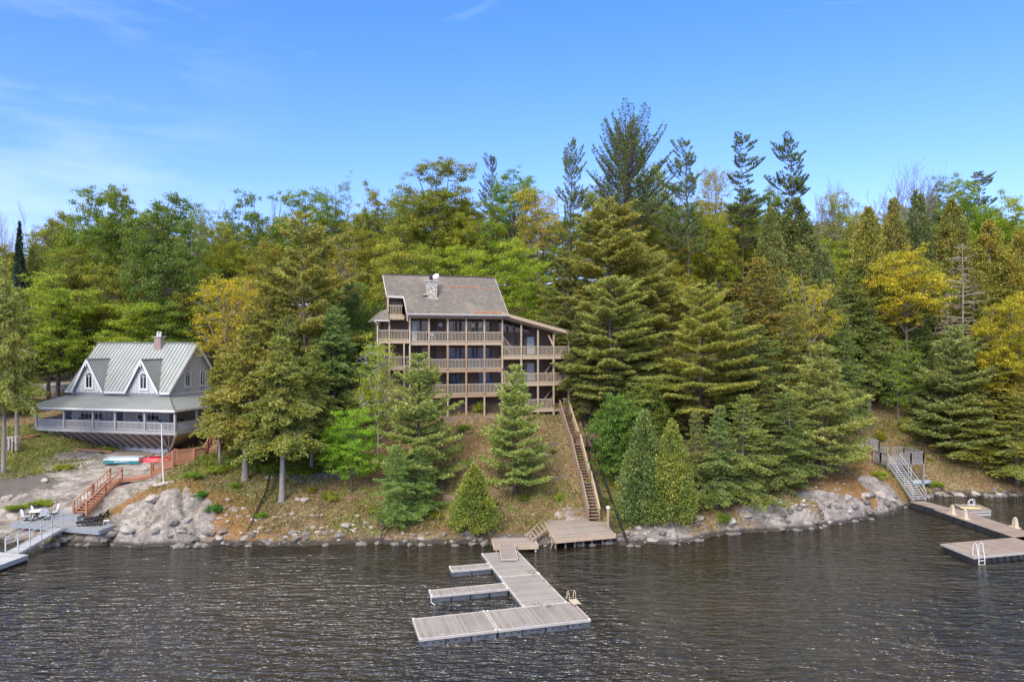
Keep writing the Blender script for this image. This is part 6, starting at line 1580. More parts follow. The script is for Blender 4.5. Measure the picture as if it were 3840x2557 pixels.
# pedestals
for (x, y, lb) in ((372, 352, 'tan arched pedestal on the walkway dock, nearest the shore'), (620, 440, 'tan arched pedestal on the walkway dock, middle one'), (1605, 612, 'tan arched pedestal on the far right of the walkway dock')):
    p = gp(ZR, x, y, RT); t = thing('dock_pedestal', lb, 'dock pedestal', p, frame_(p0, p1), 'tan pedestals on the right dock')
    m = MB(); m.box(-.50,.40,-.22,.22,0,.05); m.build('base', M['tan'], t)
    for s in (-1, 1):
        m = MB(); m.hexa([(s*.13-.06,-.17,.05),(s*.13+.06,-.17,.05),(s*.13+.06,.17,.05),(s*.13-.06,.17,.05)], [(s*.09-.05,-.1,.66),(s*.09+.05,-.1,.66),(s*.09+.05,.1,.66),(s*.09-.05,.1,.66)]); m.build('upright', M['tan'], t)
    m = MB(); m.tube([(-.13,0,.655),(-.09,0,.73),(0,0,.76),(.09,0,.73),(.13,0,.655)], [.07,.08,.085,.08,.07], 8); m.build('arch_top', M['tan'], t)
# aluminium stairs up the bank
s0 = gp(Z6, 855, 775, .6); s1 = P(*Z6(618, 432), 70.0)
als = thing('aluminium_stairs', 'long silver stairs with pipe railings rising to the wooden deck on the right', 'stairs', s0)
sz = s1.z; A_ = Vector((s0.x-.62, s0.y, .62)); B_ = Vector((s1.x-.62, s1.y, sz))
M['alustair'] = plain('galvanised_steel', (.50,.49,.50), .5, .4, .1)
flight('s', A_, B_, 1.2, 17, M['alustair'], als, side=(1,0,0), world=True)
for s in (0, 1.2):
    e = Vector((s,0,0)); up = Vector((0,0,1)); m = MB()
    m.tube([A_+e+up*.95, B_+e+up*.95], .03, 6); m.tube([A_+e+up*.5, B_+e+up*.5], .025, 6)
    for q_ in (0, .33, .66, 1): p_ = A_.lerp(B_, q_)+e; m.tube([p_-up*.1, p_+up*.95], .028, 6)
    m.build('railing', M['alu'], als, world=True)
# wooden zigzag deck
M['oldgrey'] = wood('old_grey_timber', (.33,.29,.265), .2, (1,1,1), (.24,.21,.2), .4)
wd_ = thing('lookout_deck', 'weathered grey timber deck with zigzag railings at the top of the silver stairs', 'deck', s1)
fz = sz
c_fl = P(*Z6(495, 415), 71.0); c_f1 = P(*Z6(560, 440), 70.0); c_f2 = P(*Z6(655, 438), 70.2); c_fr = P(*Z6(890, 432), 71.2)
def flat(v, z=fz): return Vector((v.x, v.y, z))
pts = [flat(c_fl), flat(c_f1), flat(c_f2), flat(c_fr), flat(c_fr)+Vector((-.2, 3.2, 0)), flat(c_fl)+Vector((.8, 3.6, 0)), flat(c_fl)+Vector((-.1, 1.2, 0))]
MB().slab([(v.x, v.y) for v in pts], fz-.05, fz).build('deck_boards', M['oldgrey'], wd_, world=True)
m = MB()
for a, b in zip(pts, pts[1:]+pts[:1]): m.beam(a-Vector((0,0,.16)), b-Vector((0,0,.16)), .05, .24)
m.build('rim_beam', M['oldgrey'], wd_, world=True)
def worail(a, b, par, h=.95):
    m = MB(); up = Vector((0,0,1)); m.beam(a+up*h, b+up*h, .13, .04); m.beam(a+up*(h-.08), b+up*(h-.08), .04, .09); m.beam(a+up*.1, b+up*.1, .04, .09)
    n = max(2, int((b-a).length/.17))
    for i in range(1, n): p_ = a.lerp(b, i/n); m.box(p_.x-.035, p_.x+.035, p_.y-.035, p_.y+.035, p_.z+.1, p_.z+h-.04)
    m.build('railing', M['oldgrey'], par, world=True)
    for p_ in (a, b): MB().box(p_.x-.055, p_.x+.055, p_.y-.055, p_.y+.055, p_.z-.25, p_.z+h+.02).build('post', M['oldgrey'], par, world=True)
mid = (pts[2]+pts[3])/2
for a, b in ((pts[0], pts[1]), (pts[2]+Vector((.15,0,0)), mid), (mid, pts[3]), (pts[3], pts[4]), (pts[4], pts[5]*.35+pts[4]*.65), (pts[5]*.5+pts[4]*.5, pts[5]), (pts[0], pts[6])): worail(a, b, wd_)
for v in (pts[3], pts[4], mid, pts[1], pts[2]):
    m = MB(); m.box(v.x-.09, v.x+.09, v.y-.05, v.y+.12, tz(v.x, v.y)-.4, fz-.06); m.build('post', M['oldgrey'], wd_, world=True)
# upper ramp going left
ur = thing('upper_steps', 'grey timber steps and small landing left of the lookout deck on red brown posts', 'stairs', s1)
u1 = pts[6]+Vector((-.1,.3,0)); u2 = P(*Z6(455, 300), 72.5); u3 = P(*Z6(385, 300), 72.6); u4 = P(*Z6(318, 255), 74.0)
MB().beam(u1+Vector((0,0,-.02)), u2, 1.1, .08).build('ramp', M['oldgrey'], ur, world=True)
MB().beam(u2, u3, 1.3, .1).build('landing', M['oldgrey'], ur, world=True); MB().beam(u3, u4, 1.2, .1).build('ramp', M['oldgrey'], ur, world=True)
fo = Vector((0,-.5,0))
worail(u2+fo, u3+fo, ur); worail(u1+fo*.9, u2+fo, ur); worail(u3-fo, u2-fo, ur); 
for v in (u2+fo*.6, u3+fo*.6, (u2*.7+u1*.3)): MB().box(v.x-.1, v.x+.1, v.y-.1, v.y+.1, tz(v.x, v.y)-.4, v.z-.06).build('post', M['redwood'], ur, world=True)
# covered canoe under the deck
p = P(*Z6(820, 495), 71.9); cn = thing('stored_boat', 'upturned grey green small boat stored under the lookout deck', 'boat', (p.x, p.y, tz(p.x, p.y)+.05), .05)
def hull(L_, W_, H_, n=14, k=8, flip=False, point=1.0, trans=0):
    vs = []; fs = []
    for i in range(n+1):
        u = i/n*2-1; w_ = W_/2*max(.03, (1-abs(u)**2.3) if not (trans and u > 0) else (1-abs(u)**4*.25)); hh = H_*(1 - (.0 if trans and u > 0 else .18*abs(u)**3))
        for j in range(k+1):
            a = PI*j/k; vs.append((u*L_/2, w_*math.cos(a), -hh*math.sin(a)**.7+ (0 if flip else H_) + .12*H_*u*u))
    for i in range(n):
        for j in range(k): a = i*(k+1)+j; fs.append((a, a+1, a+k+2, a+k+1))
    fs.append(tuple(range(k, -1, -1))); fs.append(tuple(n*(k+1)+j for j in range(k+1)))
    return vs, fs
vs, fs = hull(3.2, .9, .38); m = MB(); m.add([(x, y, .38-z) for x, y, z in vs], fs); m.build('hull', M['silver'], cn, smooth=True)
m = MB(); m.box(-1.3, 1.3, -.5, .5, .0, .05); m.build('gunwale', M['teal'], cn)
# ------------------------------------------------------------------ left shore: grey dock, ramp, furniture, red stairs, boats
GZ = 1.2
Lc = gp(ZL, 208, 408, GZ); Fc_ = gp(ZL, 1900, 552, GZ); Rc = gp(ZL, 2195, 448, GZ); B1 = gp(ZL, 560, 300, GZ); B2 = gp(ZL, 960, 285, GZ); B3 = gp(ZL, 1600, 310, GZ); B4 = gp(ZL, 2100, 400, GZ)
gd = thing('grey_dock', 'grey composite shore dock on red posts with patio set and loungers', 'dock', (Lc.x, Lc.y, 0), frame_(Lc, Fc_))
Mi = (Matrix.Translation(gd.location) @ Matrix.Rotation(gd.rotation_euler[2], 4, 'Z')).inverted(); q = [Mi @ v for v in (Lc, Fc_, Rc, B4, B3, B2, B1)]
MB().slab([(v.x, v.y) for v in q], GZ-.05, GZ).build('deck_boards', M['comp'], gd)
m = MB()
for a, b in zip(q, q[1:]+q[:1]):
    dv = (b-a).normalized(); nv = Vector((dv.y, -dv.x, 0))*.03; m.beam(Vector((a.x, a.y, GZ-.17))+nv, Vector((b.x, b.y, GZ-.17))+nv, .05, .32)
m.build('fascia', M['compfas'], gd)
MB().box(3.6, 7.9, .3, .42, GZ-.52, GZ-.34).build('beam', M['redwood'], gd); MB().box(.6, 7.9, 1.6, 1.72, GZ-.5, GZ-.06).build('beam', M['redwood'], gd)
for x in (1.0, 4.05, 7.35): MB().box(x-.13, x+.13, .28, .5, -.9, GZ-.33).build('post', M['redwood'], gd)
# upper grey step
s_a = gp(ZL, 950, 240, 1.5); s_b = gp(ZL, 1480, 292, 1.5); s_c = gp(ZL, 1600, 235, 1.5); s_d = gp(ZL, 1440, 200, 1.5); s_e = gp(ZL, 960, 226, 1.5)
gs = thing('grey_step', 'small grey step platform between the grey dock and the red stairs', 'deck', (s_a.x, s_a.y, 0)); qq = [v-gs.location for v in (s_a, s_b, s_c, s_d, s_e)]
MB().slab([(v.x, v.y) for v in qq], 1.45, 1.5).build('deck_boards', M['comp'], gs); MB().slab([(v.x*.99+.01, v.y*.99+.012) for v in qq], 1.1, 1.445).build('riser', M['compfas'], gs)
m = MB(); c0_ = gp(ZL, 970, 212, 1.6)-gs.location; c1_ = gp(ZL, 1440, 168, 1.6)-gs.location; m.beam((c0_.x, c0_.y, 1.5), (c1_.x, c1_.y, 1.5), .3, .45); m.build('stone_kerb', M['concrete'], gs)
# ramp
ra0 = gp(ZL, 105, 968, .52); ra1 = gp(ZL, 350, 992, .52); rb0 = gp(ZL, 1000, 505, 1.22); rb1 = gp(ZL, 1195, 512, 1.22)
rmp = thing('dock_ramp', 'grey aluminium ramp with pipe railings from the grey dock to the lower left dock', 'ramp', (ra0.x, ra0.y, 0))
m = MB(); up = Vector((0,0,1)); m.hexa([ra0-up*.09, ra1-up*.09, rb1-up*.09, rb0-up*.09], [ra0, ra1, rb1, rb0]); m.build('deck_boards', planks('grey_ramp_boards', (.40,.40,.40), True, .15, (.38,.38,.39), .3, .6), rmp, world=True)
m = MB(); m.beam(ra0-up*.1, rb0-up*.1, .06, .16); m.beam(ra1-up*.1, rb1-up*.1, .06, .16); m.build('side_beam', M['alu'], rmp, world=True)
for a, b in ((ra0, rb0), (ra1, rb1)):
    m = MB(); m.tube([a+up*1.02, b+up*1.02], .032, 6); m.tube([a+up*.55, b+up*.55], .028, 6); m.build('handrail', M['alu'], rmp, world=True)
    for k in range(5):
        p_ = a.lerp(b, k/4); MB().box(p_.x-.03, p_.x+.03, p_.y-.03, p_.y+.03, p_.z-.1, p_.z+1.0).build('rail_post', M['alu'], rmp, world=True)
# lower left floating dock
c1 = gp(ZL, 548, 1020, .5); c0 = gp(ZL, 0, 970, .5); c2 = gp(ZL, 0, 1218, .5)
u_ = (c0-c1).normalized(); v_ = (c2-c1).normalized()
ll = thing('lower_dock', 'pale grey floating dock at the foot of the ramp in the lower left corner', 'dock', (c1.x, c1.y, 0))
far = [Vector((0,0,0)), u_*7, u_*7+v_*8, v_*8]
pl4 = [(v.x, v.y) for v in far]
if (pl4[1][0]*pl4[2][1]-pl4[1][1]*pl4[2][0]) < 0: pl4 = pl4[::-1]
MB().slab(pl4, .45, .5).build('deck_boards', planks('pale_grey_boards', (.47,.46,.45), True, .15, (.40,.39,.38), .3, .85), ll)
cx_ = sum(p[0] for p in pl4)/4; cy_ = sum(p[1] for p in pl4)/4
MB().slab([(cx_+(x-cx_)*.998, cy_+(y-cy_)*.998) for x, y in pl4], .18, .447).build('fascia', M['compfas'], ll); MB().slab([(cx_+(x-cx_)*.985, cy_+(y-cy_)*.985) for x, y in pl4], -.2, .178).build('float', M['black'], ll)
# patio table and chairs
tp0 = gp(ZL, 740, 345, GZ)
tb = thing('patio_table', 'round white topped patio table with black legs on the grey dock', 'table', tp0)
m = MB(); m.lathe((0,0,.70), [(.02,0),(.60,0),(.62,.02),(.60,.045),(.02,.05)], 28); m.build('tabletop', M['white'], tb, smooth=False)
m = MB(); m.lathe((0,0,.655), [(.56,0),(.56,.04)], 24); m.build('rim', M['black'], tb)
for k in range(4):
    a = k*PI/2+.4; m = MB(); m.beam((.12*math.cos(a), .12*math.sin(a), .66), (.42*math.cos(a), .42*math.sin(a), .0), .06, .06); m.build('leg', M['black'], tb)
def pchair(x, y, face, label):
    p = tp0+Vector((x, y, 0)); c = thing('patio_chair', label, 'chair', p, face, 'swivel patio chairs round the white table')
    MB().slab([(-.26,-.26),(.26,-.26),(.24,.24),(-.24,.24)], .40, .45).build('seat', M['white'], c)
    # rounded fan back
    n = 10; vs = []; 
    prof = [(-.20, 0), (.20, 0)]+[(.27*math.cos(t*PI/n), .36+.26*math.sin(t*PI/n)) for t in range(n+1)]
    m = MB(); m.prism([(u, .24+v*.22, .45+v) for u, v in prof], (0, .035, 0)); m.build('backrest', M['white'], c)
    for s in (-1, 1):
        m = MB(); m.beam((s*.31,-.24,.63), (s*.29,.32,.66), .07, .035); m.beam((s*.29,-.2,.42), (s*.31,-.2,.62), .05, .05); m.build('armrest', M['black'], c)
    m = MB(); m.box(-.26,.26,-.25,.25,.345,.395); m.lathe((0,0,.12), [(.06,0),(.06,.22)], 8)
    for k in range(4):
        a = PI/4+k*PI/2; m.beam((0,0,.15), (.30*math.cos(a), .30*math.sin(a), .07), .06, .05)
    m.build('base', M['black'], c)
    m = MB(); m.tube([(.31*math.cos(t*PI/8), .31*math.sin(t*PI/8), .04) for t in range(17)], .03, 5, cap=False); m.build('base_ring', M['white'], c)
    return c
pchair(-.55, .62, 2.35+2.3-PI/2-.6, 'white fan backed patio chair behind the table, left one'); pchair(.75, .66, -.75, 'white fan backed patio chair behind the table, right one')
pchair(-.48, -.68, 2.6, 'white fan backed patio chair in front of the table, left one'); pchair(.62, -.42, 3.9, 'white fan backed patio chair in front of the table, right one')
# loungers
def lounger(zx, zy, label, rz):
    p = gp(ZL, zx, zy, GZ); t = thing('sun_lounger', label, 'sun lounger', p, rz, 'black sun loungers on the grey dock')
    m = MB(); m.box(-1.15,.15,-.30,.30,.30,.36); m.build('seat', M['black'], t)
    m = MB(); m.beam((.12,0,.34), (.62,0,.92), .6, .05); m.build('backrest', M['black'], t)
    for s in (-1, 1):
        m = MB(); m.beam((-1.15,s*.31,.28), (.72,s*.31,.22), .04, .08); m.beam((-.25,s*.33,.55), (.35,s*.33,.55), .07, .03); m.beam((-.2,s*.33,.3), (-.2,s*.33,.54), .04, .04); m.build('side_rail', M['black'], t)
        for x in (-1.0, -.35, .15, .62): MB().beam((x, s*.29, .28), (x+.05, s*.29, 0), .05, .06).build('leg', M['black'], t)
    m = MB(); m.beam((.5,0,.75), (.7,0,.25), .5, .03); m.build('back_prop', M['black'], t)
    for s in (-1, 1): m = MB(); m.tube([(.68,s*.34,.08), (.68,s*.38,.08)], .08, 10); m.build('wheel', M['black'], t)
lounger(1790, 455, 'black sun lounger at the front edge of the grey dock', .12); lounger(1930, 378, 'black sun lounger further back by the rock', .18)
p = gp(ZL, 2040, 440, GZ); st_ = thing('side_table', 'small low white round side table beside the front lounger', 'table', p)
m = MB(); m.lathe((0,0,.3), [(.02,0),(.24,0),(.24,.03),(.02,.035)], 16); m.build('tabletop', M['white'], st_)
for k in range(3): a = k*2.1; MB().beam((.18*math.cos(a), .18*math.sin(a), .3), (.2*math.cos(a), .2*math.sin(a), 0), .03, .03).build('leg', M['white'], st_)
p = gp(ZL, 1700, 232, 1.55); hs_ = thing('garden_hose', 'mint green coiled hose on the rock beside the foot of the red stairs', 'hose', (p.x, p.y, tz(p.x, p.y)+.06))
m = MB()
pts = [(-.2+.55*math.cos(t*.6)*(1+.25*math.sin(t)), .25*math.sin(t*.6), .04+.03*math.sin(t*2.2)) for t in range(24)]+[(.6,.1,.05),(.95,.25,.1),(1.0,.5,.15)]
m.tube(pts, .045, 5); m.build('hose', M['hose'], hs_)
# ---- red stairs
rs = thing('red_stairs', 'red stained timber stairs and walkway climbing from the grey dock to the cottage', 'stairs', (-36, 58, 0))
a_l = gp(Z2, 700, 690, 1.5); a_r = gp(Z2, 778, 695, 1.5)
A0 = gp(Z2, 735, 697, 1.5); top_ = P(*Z2(1065, 385), 62.4)
dv = Vector((top_.x-A0.x, top_.y-A0.y, 0)).normalized(); sv = Vector((dv.y, -dv.x, 0))
wst = 1.05
def rstairs(A_, B_, n, w_=wst, rails=(0, 1), h=.92, bal=False):
    dvv = Vector((B_.x-A_.x, B_.y-A_.y, 0)).normalized(); svv = Vector((dvv.y, -dvv.x, 0)); a0_ = A_-svv*w_/2
    b0_ = B_-svv*w_/2
    flight('s', a0_, b0_, w_, n, M['redwood'], rs, side=tuple(svv), world=True)
    for s in rails:
        e = svv*(w_*s); up = Vector((0,0,1)); m = MB()
        m.beam(a0_+e+up*h, b0_+e+up*h, .09, .06); m.beam(a0_+e+up*.2, b0_+e+up*.2, .05, .07)
        nb_ = int((b0_-a0_).length/(.16 if bal else .5))
        for i in range(1, nb_): p_ = a0_.lerp(b0_, i/nb_)+e; m.box(p_.x-.02, p_.x+.02, p_.y-.02, p_.y+.02, p_.z+.2, p_.z+h)
        m.build('railing', M['redwood'], rs, world=True)
        for q_ in (0, .5, 1):
            p_ = a0_.lerp(b0_, q_)+e; MB().box(p_.x-.07, p_.x+.07, p_.y-.07, p_.y+.07, min(p_.z-.3, tz(p_.x, p_.y)), p_.z+h+.12).build('post', M['redwood'], rs, world=True)
rstairs(A0, top_, 13, rails=(0, 1))
w1 = P(*Z2(1395, 335), 63.6); w0 = top_
m = MB(); m.beam(w0+Vector((-.1,.1,-.06)), w1+Vector((.2,0,-.06)), 1.1, .06); m.build('walkway_boards', M['redplank'], rs, world=True)
m = MB(); m.beam(w0+Vector((.1,-.5,-.18)), w1+Vector((.2,-.55,-.18)), .05, .22); m.build('rim_beam', M['redwood'], rs, world=True)
p_ = w0+Vector((.4,-.45,0)); MB().box(p_.x-.08, p_.x+.08, p_.y-.08, p_.y+.08, tz(p_.x, p_.y)-.3, p_.z-.1).build('post', M['redwood'], rs, world=True)
B_ = P(*Z2(1600, 215), 64.2); rstairs(w1, B_, 7, rails=(0, 1), bal=True)
C_ = P(*Z2(1760, 195), 65.2)
m = MB(); m.beam(B_+Vector((-.1,.0,-.04)), C_+Vector((.3,.1,-.04)), 1.2, .08); m.build('landing', M['redplank'], rs, world=True)
m = MB(); m.beam(B_+Vector((0,-.6,-.18)), C_+Vector((.4,-.55,-.18)), .05, .22); m.build('rim_beam', M['redwood'], rs, world=True)
def rrail(a, b):
    m = MB(); up = Vector((0,0,1)); m.beam(a+up*.92, b+up*.92, .1, .05); m.beam(a+up*.85, b+up*.85, .04, .06); m.beam(a+up*.1, b+up*.1, .04, .07); n = max(2, int((b-a).length/.15))
    for i in range(1, n): p_ = a.lerp(b, i/n); m.box(p_.x-.022, p_.x+.022, p_.y-.022, p_.y+.022, p_.z+.1, p_.z+.86)
    m.build('railing', M['redwood'], rs, world=True)
    for p_ in (a, b): MB().box(p_.x-.065, p_.x+.065, p_.y-.065, p_.y+.065, min(p_.z-.2, tz(p_.x, p_.y)-.2), p_.z+1.0).build('post', M['redwood'], rs, world=True)
rrail(B_+Vector((.1,-.55,0)), C_+Vector((.4,-.5,0))); rrail(B_+Vector((0,.6,0)), C_+Vector((.3,.65,0)))
D0 = P(790, 1679, 66.5); D0.z = C_.z; D1 = P(815, 1650, 68.0); rstairs(D0, D1, 6, 1.15, bal=True)
m = MB(); m.beam(C_+Vector((.3,.1,-.04)), D0, 1.1, .08); m.build('landing', M['redplank'], rs, world=True); rrail(C_+Vector((.5,-.45,0)), D0+Vector((-.3,-.6,0)))
# flagpole on a flat stone
p = G(614, 1818, 2.6)
p = ongr(614, 1818); topz = CH-(1598-YH)/F*p.y
fp = thing('flagpole', 'thin white flagpole leaning slightly in front of the cottage porch', 'flagpole', p)
m = MB(); m.tube([(0,0,-.3), (-.12,0,(topz-p.z)*.5), (-.20,0,topz-p.z)], [.06,.05,.04], 8); m.build('pole', M['white'], fp); m = MB(); m.lathe((-.20,0,topz-p.z), [(.02,0),(.07,.04),(.07,.09),(.02,.13)], 8); m.build('finial', M['white'], fp)
fs_ = thing('flat_stone', 'flat grey slab of stone at the foot of the flagpole', 'stone', p+Vector((0,-.1,0)), .35)
m = MB(); m.add([(-.8,-.2,.0),(-.2,-.35,.02),(.85,-.12,.16),(.95,.12,.18),(.3,.35,.12),(-.75,.1,.04),(-.78,-.18,.12),(-.2,-.32,.16),(.83,-.1,.30),(.92,.1,.32),(.3,.32,.26),(-.72,.08,.15)], [(5,4,3,2,1,0),(6,7,8,9,10,11)]+[(i,(i+1)%6,6+(i+1)%6,6+i) for i in range(6)]); m.build('slab', M['greywood'], fs_)
# dinghy
p = ongr(459, 1738)
bt = thing('jon_boat', 'flat bottomed silver and teal boat turned keel up on the rock below the cottage', 'boat', p+Vector((0,.3,.05)), -.06)
def sec(x, w_, h): return [(x, -w_, 0), (x, -w_*1.0, h*.55), (x, -w_*.86, h), (x, w_*.86, h), (x, w_*1.0, h*.55), (x, w_, 0)]
secs = [sec(-1.95, .42, .34), sec(-1.75, .58, .46), sec(-1.2, .70, .55), sec(0, .76, .58), sec(1.2, .76, .58), sec(1.9, .74, .57)]
def loft(secs, lo, hi):
    m = MB(); vs = [v for s in secs for v in s[lo:hi+1]]; k = hi-lo+1; fs = []
    for i in range(len(secs)-1):
        for j in range(k-1): a = i*k+j; fs.append((a, a+k, a+k+1, a+1))
    return m.add(vs, fs)
hb = loft(secs, 1, 4).build('hull', M['silver'], bt)
loft(secs, 0, 1).build('side_band', M['teal'], bt); loft(secs, 4, 5).build('side_band', M['teal'], bt)
m = MB(); m.add(secs[-1], [tuple(range(6))]); m.add(secs[0], [tuple(range(5,-1,-1))]); m.build('transom', M['silver'], bt)
m = MB()
for y in (-.45, -.15, .15, .45): m.beam((-1.5, y, .59), (1.9, y, .60), .04, .03)
m.build('keel_strips', M['silver'], bt)
m = MB()   # white script mark on the teal band
xx_ = [0, .05, .1, .14, .2, .25, .3, .36, .42, .47, .55, .62, .7]
for i in range(len(xx_)-1): m.beam((.0+xx_[i], -.775, .20+.05*(i % 2)), (.0+xx_[i+1], -.775, .20+.05*((i+1) % 2)), .012, .05)
m.beam((-.55,-.765,.2), (-.05,-.77,.2), .012, .06); m.beam((.72,-.772,.22), (1.0,-.772,.28), .012, .04); m.build('lettering', M['white'], bt)
p2 = p+Vector((.3,1.75,.0)); dk = thing('float_rack', 'slatted brown grate lying behind the silver and teal boat', 'rack', (p2.x, p2.y, tz(p2.x, p2.y)+.35), -.06)
m = MB()
for i in range(22): m.box(-1.9+i*.17, -1.79+i*.17, -.6, .6, .30, .34)
m.box(-1.9,1.9,-.55,-.5,.2,.298); m.box(-1.9,1.9,.5,.55,.2,.298); m.build('slats', M['stairwood'], dk)
m = MB(); [m.box(x-.05,x+.05,-.55,.5,-.6,.199) for x in (-1.7,0,1.7)]; m.build('supports', M['greywood'], dk)
# kayaks
p = ongr(571, 1736)
ky = thing('kayak', 'faded red kayak lying upside down behind the red railing, nearer one', 'kayak', p+Vector((.0,.3,.02)), -.05, 'red kayaks below the cottage')
vs, fs = hull(3.1, .78, .42, 16, 8); m = MB(); m.add([(x, y, .42-z) for x, y, z in vs], fs); m.build('hull', M['redlt'], ky, smooth=True)
k2 = thing('kayak', 'bright red open kayak with a dark cockpit behind the faded one', 'kayak', p+Vector((.1,1.35,.05)), -.04, 'red kayaks below the cottage')
vs, fs = hull(3.3, .74, .30, 16, 8); m = MB(); m.add(vs, fs); m.build('hull', M['red'], k2, smooth=True)
m = MB(); m.add([(math.cos(t*PI/8)*1.55, math.sin(t*PI/8)*.32, .34) for t in range(16)], [tuple(range(16))]); m.build('deck_top', M['red'], k2)
m = MB(); m.add([(math.cos(t*PI/8)*.42+.1, math.sin(t*PI/8)*.22, .352) for t in range(16)], [tuple(range(16))]); m.build('cockpit', M['black'], k2)
MB().beam((.35,0,.34),(.5,0,.56),.34,.04).build('seat_back', M['black'], k2)
p3 = ongr(530, 1700); fb = thing('timber_border', 'red brown timber edging laid on the rock under the porch struts', 'edging', p3)
a = ongr(288, 1688); b = ongr(420, 1697); m = MB(); m.beam(a+Vector((0,0,.1)), b+Vector((0,0,.1)), .16, .18); m.build('beam', M['redwood'], fb, world=True)
# wood pile and log rail at the left
p = ongr(52, 1690)
wp = thing('wood_stack', 'small stack of split firewood logs beside the grey trunk at the left edge', 'firewood', p, .1)
rw = random.Random(4)
for i in range(6):
    for j in range(3):
        m = MB(); x = -.35+j*.33+rw.uniform(-.03,.03); z = .14+i*.24; r = rw.uniform(.10,.14); m.tube([(x,-.3,z),(x+.02,.35,z+.02)], [r, r*.9], 7); m.build('log', M['greywood'] if rw.random() < .6 else M['deadwood'], wp)
MB().box(-.62,-.55,-.3,-.2,-.1,1.6).build('stake', M['deadwood'], wp)
a = ongr(75, 1650); b = ongr(152, 1634); lg = thing('log_rail', 'reddish brown log rail lying on the grass left of the cottage', 'log', a); m = MB(); m.tube([a+Vector((0,0,.15)), b+Vector((0,0,.15))], [.13,.10], 8); m.build('log', M['redwood'], lg, world=True)
# dry stone wall behind, left of the cottage
a = Vector((-65, 92.5, 0)); b = Vector((-50.5, 88.5, 0)); sw = thing('stone_wall', 'long dark dry stone retaining wall under the trees left of the cottage', 'retaining wall', a)
m = MB(); m.slab([(a.x, a.y), (b.x, b.y), (b.x+.3, b.y+.7), (a.x+.3, a.y+.7)], 7.6, 9.9); m.build('stones', M['drystone'], sw, world=True)
m = MB(); m.slab([(a.x-.05, a.y-.1), (b.x+.05, b.y-.1), (b.x+.35, b.y+.8), (a.x+.25, a.y+.8)], 9.901, 10.0); m.build('coping', M['greywood'], sw, world=True)
m = MB(); m.slab([(-66, 93.4), (-50.3, 89.4), (-47, 103), (-64, 106)], 9.9, 9.99); pk = m.build('parking_area', plain('tan_gravel', (.42,.31,.22), .95, 0, .2, 6)); pk.name = 'gravel_area'; tag(pk, kind='structure')
# red maple sapling hidden by the wall, driftwood branches
def stick(label, pts, r=.06, mat='darkwood', name='fallen_branch'):
    t = thing(name, label, 'branch', pts[0]); m = MB(); m.tube(pts, list(np.linspace(r, r*.35, len(pts))), 6)
    for i in range(1, len(pts)-1): m.tube([pts[i], pts[i]+Vector((rw.uniform(-.5,.5), rw.uniform(-.3,.3), rw.uniform(.1,.4)))], [r*.35, r*.12], 4)
    m.build('wood', M[mat], t, world=True); return t
def Dp(x, y, Y): return P(x*1.6306, y*1.6306, Y)
stick('long dark curved pipe like branch trailing down the bank into the water', [Dp(622,1085,60.8), Dp(612,1130,58.5), Dp(601,1150,57.6), Dp(588,1180,56), Dp(572,1215,54.6), Dp(556,1238,53.9), Dp(530,1252,53.2)], .10)
stick('short dark curved branch hanging into the water below the young hemlocks', [Dp(893,1208,54.8), Dp(880,1218,54.2), Dp(876,1238,53.6), Dp(872,1252,53.2)], .08)
stick('pale bleached driftwood stick floating below the grey dock', [Dp(123,1226,53.6), Dp(132,1227,53.4), Dp(143,1223,53.6)], .06, 'deadwood', 'driftwood')
stick('dark fallen branch leaning into the water left of the silver stairs', [Dp(2025,1130,68), Dp(2048,1148,67), Dp(2066,1165,66.1)], .09)
